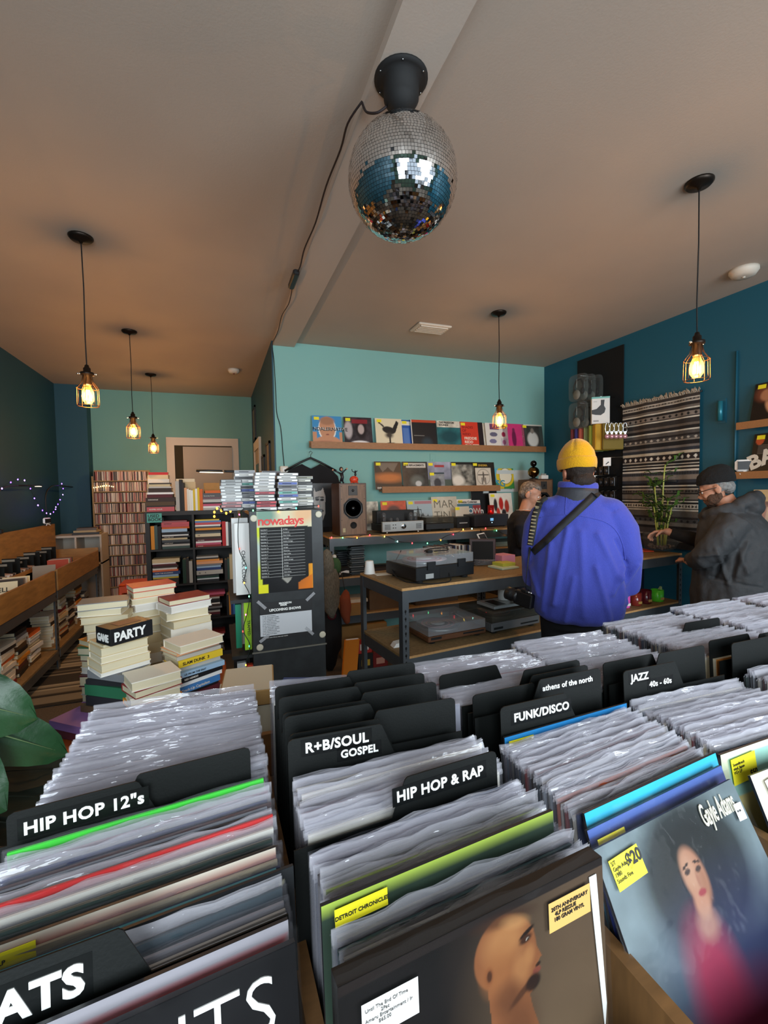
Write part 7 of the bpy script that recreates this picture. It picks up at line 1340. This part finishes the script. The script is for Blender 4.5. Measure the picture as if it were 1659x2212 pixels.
# far arm reaching along the counter, near arm resting
b.tube([(.10, .18, 1.34), (.0, .24, 1.14), (-.20, .22, 1.205), (-.262, .22, 1.22)], [.05, .044, .032, .026], 12); hand(b, (-.265, .22, 1.222), (-.9, -.1, -.15), (.1, -.9, .4), (.15, -.2, -1), 1.0, (.55, .75, .9, 1.0), .7)
b.tube([(.13, -.17, 1.30), (-.02, -.18, 1.07), (-.10, -.10, 1.035), (-.12, .0, 1.03)], [.05, .042, .03, .026], 12); hand(b, (-.115, .02, 1.03), (-.3, 1, -.05), (-1, 0, 0), (0, 0, -1), 1., (.3, .3, .3, .4), .3)
for sy in (-1, 1): b.tube([(.20, .02+sy*.09, .92), (.18, .02+sy*.10, .5), (.20, .02+sy*.11, .10)], [.09, .06, .042], 14); b.loft([(.14, .02+sy*.11, .03, .13, .045), (.15, .02+sy*.11, .09, .10, .04)], 14)
fuse(b, 'body', skin2, pb, .0065, 4)
jk = mat('dark grey jacket', '#37393c', .75, noise_amt=.15, nscale=30, bump=.25, bscale=60)
b = MB(); b.loft([(.155, .02, .62, .235, .22), (.15, .02, .66, .245, .23), (.15, .02, .85, .245, .235), (.16, .02, 1.0, .245, .235), (.165, .02, 1.15, .24, .235), (.155, .02, 1.28, .215, .235), (.14, .02, 1.36, .175, .20), (.13, .02, 1.41, .12, .13)], 30)
b.tube([(.16, -.15, 1.34), (.10, -.20, 1.25), (.02, -.215, 1.14), (-.02, -.20, 1.09), (-.065, -.12, 1.055), (-.09, -.05, 1.045)], [.10, .098, .088, .080, .066, .052], 18)
b.tube([(.14, .17, 1.34), (.07, .22, 1.22), (.0, .25, 1.13), (-.06, .25, 1.15)], [.095, .085, .07, .055], 16)
# collar standing to the chin and the hood behind the neck
b.tube([(.20, -.09, 1.43), (.08, -.11, 1.40), (-.0, -.06, 1.375), (-.02, .02, 1.365), (.0, .10, 1.375), (.08, .15, 1.40), (.20, .13, 1.43)], [.045, .045, .042, .04, .042, .045, .045], 12)
b.tube([(.16, -.10, 1.44), (.235, -.07, 1.475), (.27, .02, 1.485), (.235, .11, 1.475), (.16, .14, 1.44)], [.04, .052, .058, .052, .04], 14); b.ell((.24, .02, 1.43), (.09, .12, .07), 16)
fl2 = [((.05, -.25, 1.16), (.12, -.25, .92), .02, .016), ((.14, -.25, 1.24), (.22, -.25, 1.0), .022, .015), ((.22, -.25, 1.2), (.16, -.25, .98), .02, .012), ((-.04, -.2, 1.1), (.06, -.25, 1.13), .014, .012), ((.10, -.25, 1.10), (.04, -.25, .95), .018, -.016), ((.17, -.25, 1.15), (.14, -.25, .95), .016, -.016), ((.02, -.25, .95), (.30, -.25, .90), .012, -.010), ((.12, -.25, 1.28), (.17, -.25, 1.16), .016, -.014)]
def fd2(p, n):
    d = noise.noise(Vector((p.x*12, p.y*12, p.z*7+9)))*.012+noise.noise(Vector((p.x*26, p.y*20, p.z*18)))*.005
    if p.y < .0:
        for a, b_, w_, h_ in fl2: d += h_*ridge(p, Vector((a[0], p.y, a[2])), Vector((b_[0], p.y, b_[2])), w_)
    return n*d
fuse(b, 'hooded_jacket', jk, pb, .009, 5, fd2)
b = MB(); b.tube([(.0, .235, 1.13), (-.06, .24, 1.16), (-.15, .225, 1.19), (-.235, .22, 1.212)], [.062, .056, .048, .040], 14); fuse(b, 'black_sleeve', mat('black sleeve', '#0f0f11', .85), pb, .007, 4, lambda p, n: n*noise.noise(p*28)*.005)
MB().tube([(-.088, -.075, 1.085), (-.112, -.045, 1.07), (-.118, -.01, 1.045)], .006, 6).build('cuff_strap', mat('cuff grey', '#5c6064', .6), pb)
b = MB()
for sy in (-1, 1): b.tube([(.19, .02+sy*.09, .88), (.18, .02+sy*.10, .5), (.20, .02+sy*.11, .08)], [.12, .09, .075], 16)
fuse(b, 'trousers', mat('black trousers'), pb, .014, 4)
for sy in (-1, 1): b = MB(); b.loft([(.14, .02+sy*.11, .0, .145, .052), (.14, .02+sy*.11, .03, .15, .055), (.17, .02+sy*.11, .08, .11, .048), (.2, .02+sy*.11, .11, .06, .045)], 18); b.build('shoe', black, pb)
# beanie, hair, beard, glasses
b = MB(); kb = rotx(math.radians(-6)); b.loft([(0, -.008, .040, .094, .112), (0, -.010, .07, .096, .114), (0, -.014, .105, .088, .106), (0, -.022, .135, .070, .086), (0, -.03, .158, .045, .055), (0, -.034, .168, .014, .018)], 36, M=Mh2 @ rotx(math.radians(14)))
fuse(b, 'beanie', mat('black knit', '#121314', .95, bump=.6, bscale=140), pb, .006, 4, lambda p, n: n*noise.noise(p*40)*.004)
def hpart(name, m, els, vox=.005, amp=.003, fr=80, M=None, par=None):
    b = MB()
    for p, r in els: q = MB(); q.ell((0, 0, 0), r, 14); b.add([tuple(M @ (Vector(v)+Vector(p))) for v in q.v], q.f, 0, True)
    return fuse(b, name, m, par, vox, 2, lambda p, n: n*noise.noise(p*fr)*amp)
hpart('hair', mat('greying hair', '#6c6a68', .8, noise_amt=.5, nscale=50, ncol='#8f9290', bump=.7, bscale=90), [((0, -.070, -.005), (.066, .045, .055)), ((-.062, -.035, .012), (.02, .045, .04)), ((.062, -.035, .012), (.02, .045, .04))], M=Mh2, par=pb)
hpart('beard', mat('dark beard', '#5a4030', .9, noise_amt=.4, nscale=60, bump=.8, bscale=120), [((0, .060, -.088), (.036, .028, .026)), ((-.052, .030, -.055), (.017, .040, .040)), ((.052, .030, -.055), (.017, .040, .040)), ((-.044, .052, -.074), (.014, .026, .024)), ((.044, .052, -.074), (.014, .026, .024)), ((0, .087, -.046), (.028, .009, .006)), ((-.030, .072, -.070), (.016, .018, .026)), ((.030, .072, -.070), (.016, .018, .026)), ((-.058, -.002, -.045), (.013, .022, .034)), ((.058, -.002, -.045), (.013, .022, .034)), ((0, .025, -.088), (.040, .040, .016))], M=Mh2, par=pb)
b = MB()
for sx in (-1, 1):
    b.tube([Mh2 @ Vector((sx*.032+.022*math.cos(a), .098, .010+.017*math.sin(a))) for a in np.linspace(0, 6.28, 20)], .0026, 6); b.tube([Mh2 @ Vector((sx*.054, .096, .014)), Mh2 @ Vector((sx*.080, .05, .014)), Mh2 @ Vector((sx*.086, -.01, .010))], .0028, 6)
b.tube([Mh2 @ Vector((-.01, .10, .014)), Mh2 @ Vector((.01, .10, .014))], .0026, 6); gl = b.build('glasses', black, pb)
def eyes(M, par, gaze=0.):
    for sx in (-1, 1):
        e = MB().ell(M @ Vector((sx*.031, .073, .006)), (.0115, .0115, .0115), 12).build('eye', mat('eye white', '#e6e0da', .2), par); MB().ell(M @ Vector((sx*.031, .0815, .003)), (.0052, .0052, .0052), 8).build('iris', mat('iris', '#2c1c12', .15), e)
        b = MB(); b.tube([M @ Vector((sx*.014, .0855, .028)), M @ Vector((sx*.031, .089, .033)), M @ Vector((sx*.050, .078, .028))], [.003, .0042, .002], 6); b.build('eyebrow', mat('brow hair', '#3a2a20', .9), par)
eyes(Mh2, pb)
# ---------------------------------------------------------------- shopkeeper
pk = thing('person', 'grey-haired shopkeeper in dark navy sweater looking down behind the counter', 'person', (2.675, 3.475, 0), math.radians(-38))
b = MB(); Mh3 = head(b, (.055, .0, 1.525), math.radians(-98), 0, math.radians(-20), 1.0)
b.tube([(.0, .0, 1.34), (.015, .0, 1.40), (.04, .0, 1.48)], [.066, .058, .058], 14)
b.loft([(.02, 0, .82, .13, .15), (.02, 0, 1.0, .12, .14), (.01, 0, 1.2, .12, .16), (.0, 0, 1.33, .11, .16), (.0, 0, 1.38, .07, .08)], 20)
b.tube([(-.0, -.17, 1.31), (.02, -.20, 1.10), (.20, -.12, 1.04), (.26, -.08, 1.05)], [.048, .04, .032, .026], 12); hand(b, (.26, -.08, 1.05), (.9, .3, 0), (0, .4, .9), (0, 1, -.2), 1., (.6, .7, .8, .9), .6)
b.tube([(.0, .17, 1.31), (.02, .20, 1.10), (.22, .14, 1.06), (.28, .11, 1.07)], [.048, .04, .032, .026], 12); hand(b, (.28, .11, 1.07), (.9, -.3, 0), (0, -.4, .9), (0, -1, -.2), 1., (.6, .7, .8, .9), .6)
for sy in (-1, 1): b.tube([(.0, sy*.09, .86), (.0, sy*.10, .5), (-.01, sy*.11, .10)], [.09, .06, .042], 14); b.loft([(.05, sy*.11, .03, .13, .045), (.04, sy*.11, .09, .10, .04)], 14)
fuse(b, 'body', skin2, pk, .0065, 4)
nv = mat('dark navy sweater', '#0e111c', .9, noise_amt=.15, nscale=60, bump=.35, bscale=150)
b = MB(); b.loft([(.02, 0, .78, .165, .20), (.02, 0, .95, .17, .20), (.01, 0, 1.15, .165, .205), (.0, 0, 1.28, .155, .205), (-.005, 0, 1.345, .12, .16), (.0, 0, 1.385, .078, .085)], 28)
b.tube([(-.01, -.14, 1.31), (-.015, -.205, 1.24), (.0, -.22, 1.10), (.10, -.18, 1.045), (.22, -.11, 1.045)], [.078, .072, .064, .056, .042], 16); b.tube([(-.01, .14, 1.31), (-.0, .205, 1.22), (.01, .22, 1.10), (.12, .18, 1.06), (.24, .13, 1.065)], [.075, .07, .062, .054, .040], 16)
fuse(b, 'sweater', nv, pk, .009, 4, lambda p, n: n*(noise.noise(Vector((p.x*10, p.y*10, p.z*5)))*.010+noise.noise(p*24)*.004))
b = MB()
for sy in (-1, 1): b.tube([(.0, sy*.09, .84), (.0, sy*.10, .5), (-.01, sy*.11, .06)], [.115, .085, .07], 16)
fuse(b, 'trousers', mat('dark jeans', '#1c2230', .85), pk, .014, 4)
for sy in (-1, 1): b = MB(); b.loft([(.05, sy*.11, .0, .145, .052), (.05, sy*.11, .03, .15, .055), (.02, sy*.11, .08, .11, .048), (.0, sy*.11, .11, .06, .045)], 18); b.build('shoe', black, pk)
hpart('hair', mat('short grey brown hair', '#4a4038', .85, noise_amt=.5, nscale=50, ncol='#8a8680', bump=.6, bscale=140), [((0, -.026, .044), (.078, .088, .080)), ((0, -.050, .0), (.072, .062, .06)), ((0, .0, .075), (.064, .078, .048)), ((-.068, -.018, .01), (.014, .03, .038)), ((.068, -.018, .01), (.014, .03, .038))], M=Mh3, par=pk, amp=.002, fr=120)
eyes(Mh3, pk); MB().tube([(.0+.075*math.cos(a), .075*math.sin(a), 1.392+.006*math.cos(a)) for a in np.linspace(0, 6.28, 24)], .0022, 5).build('necklace', silver, pk)
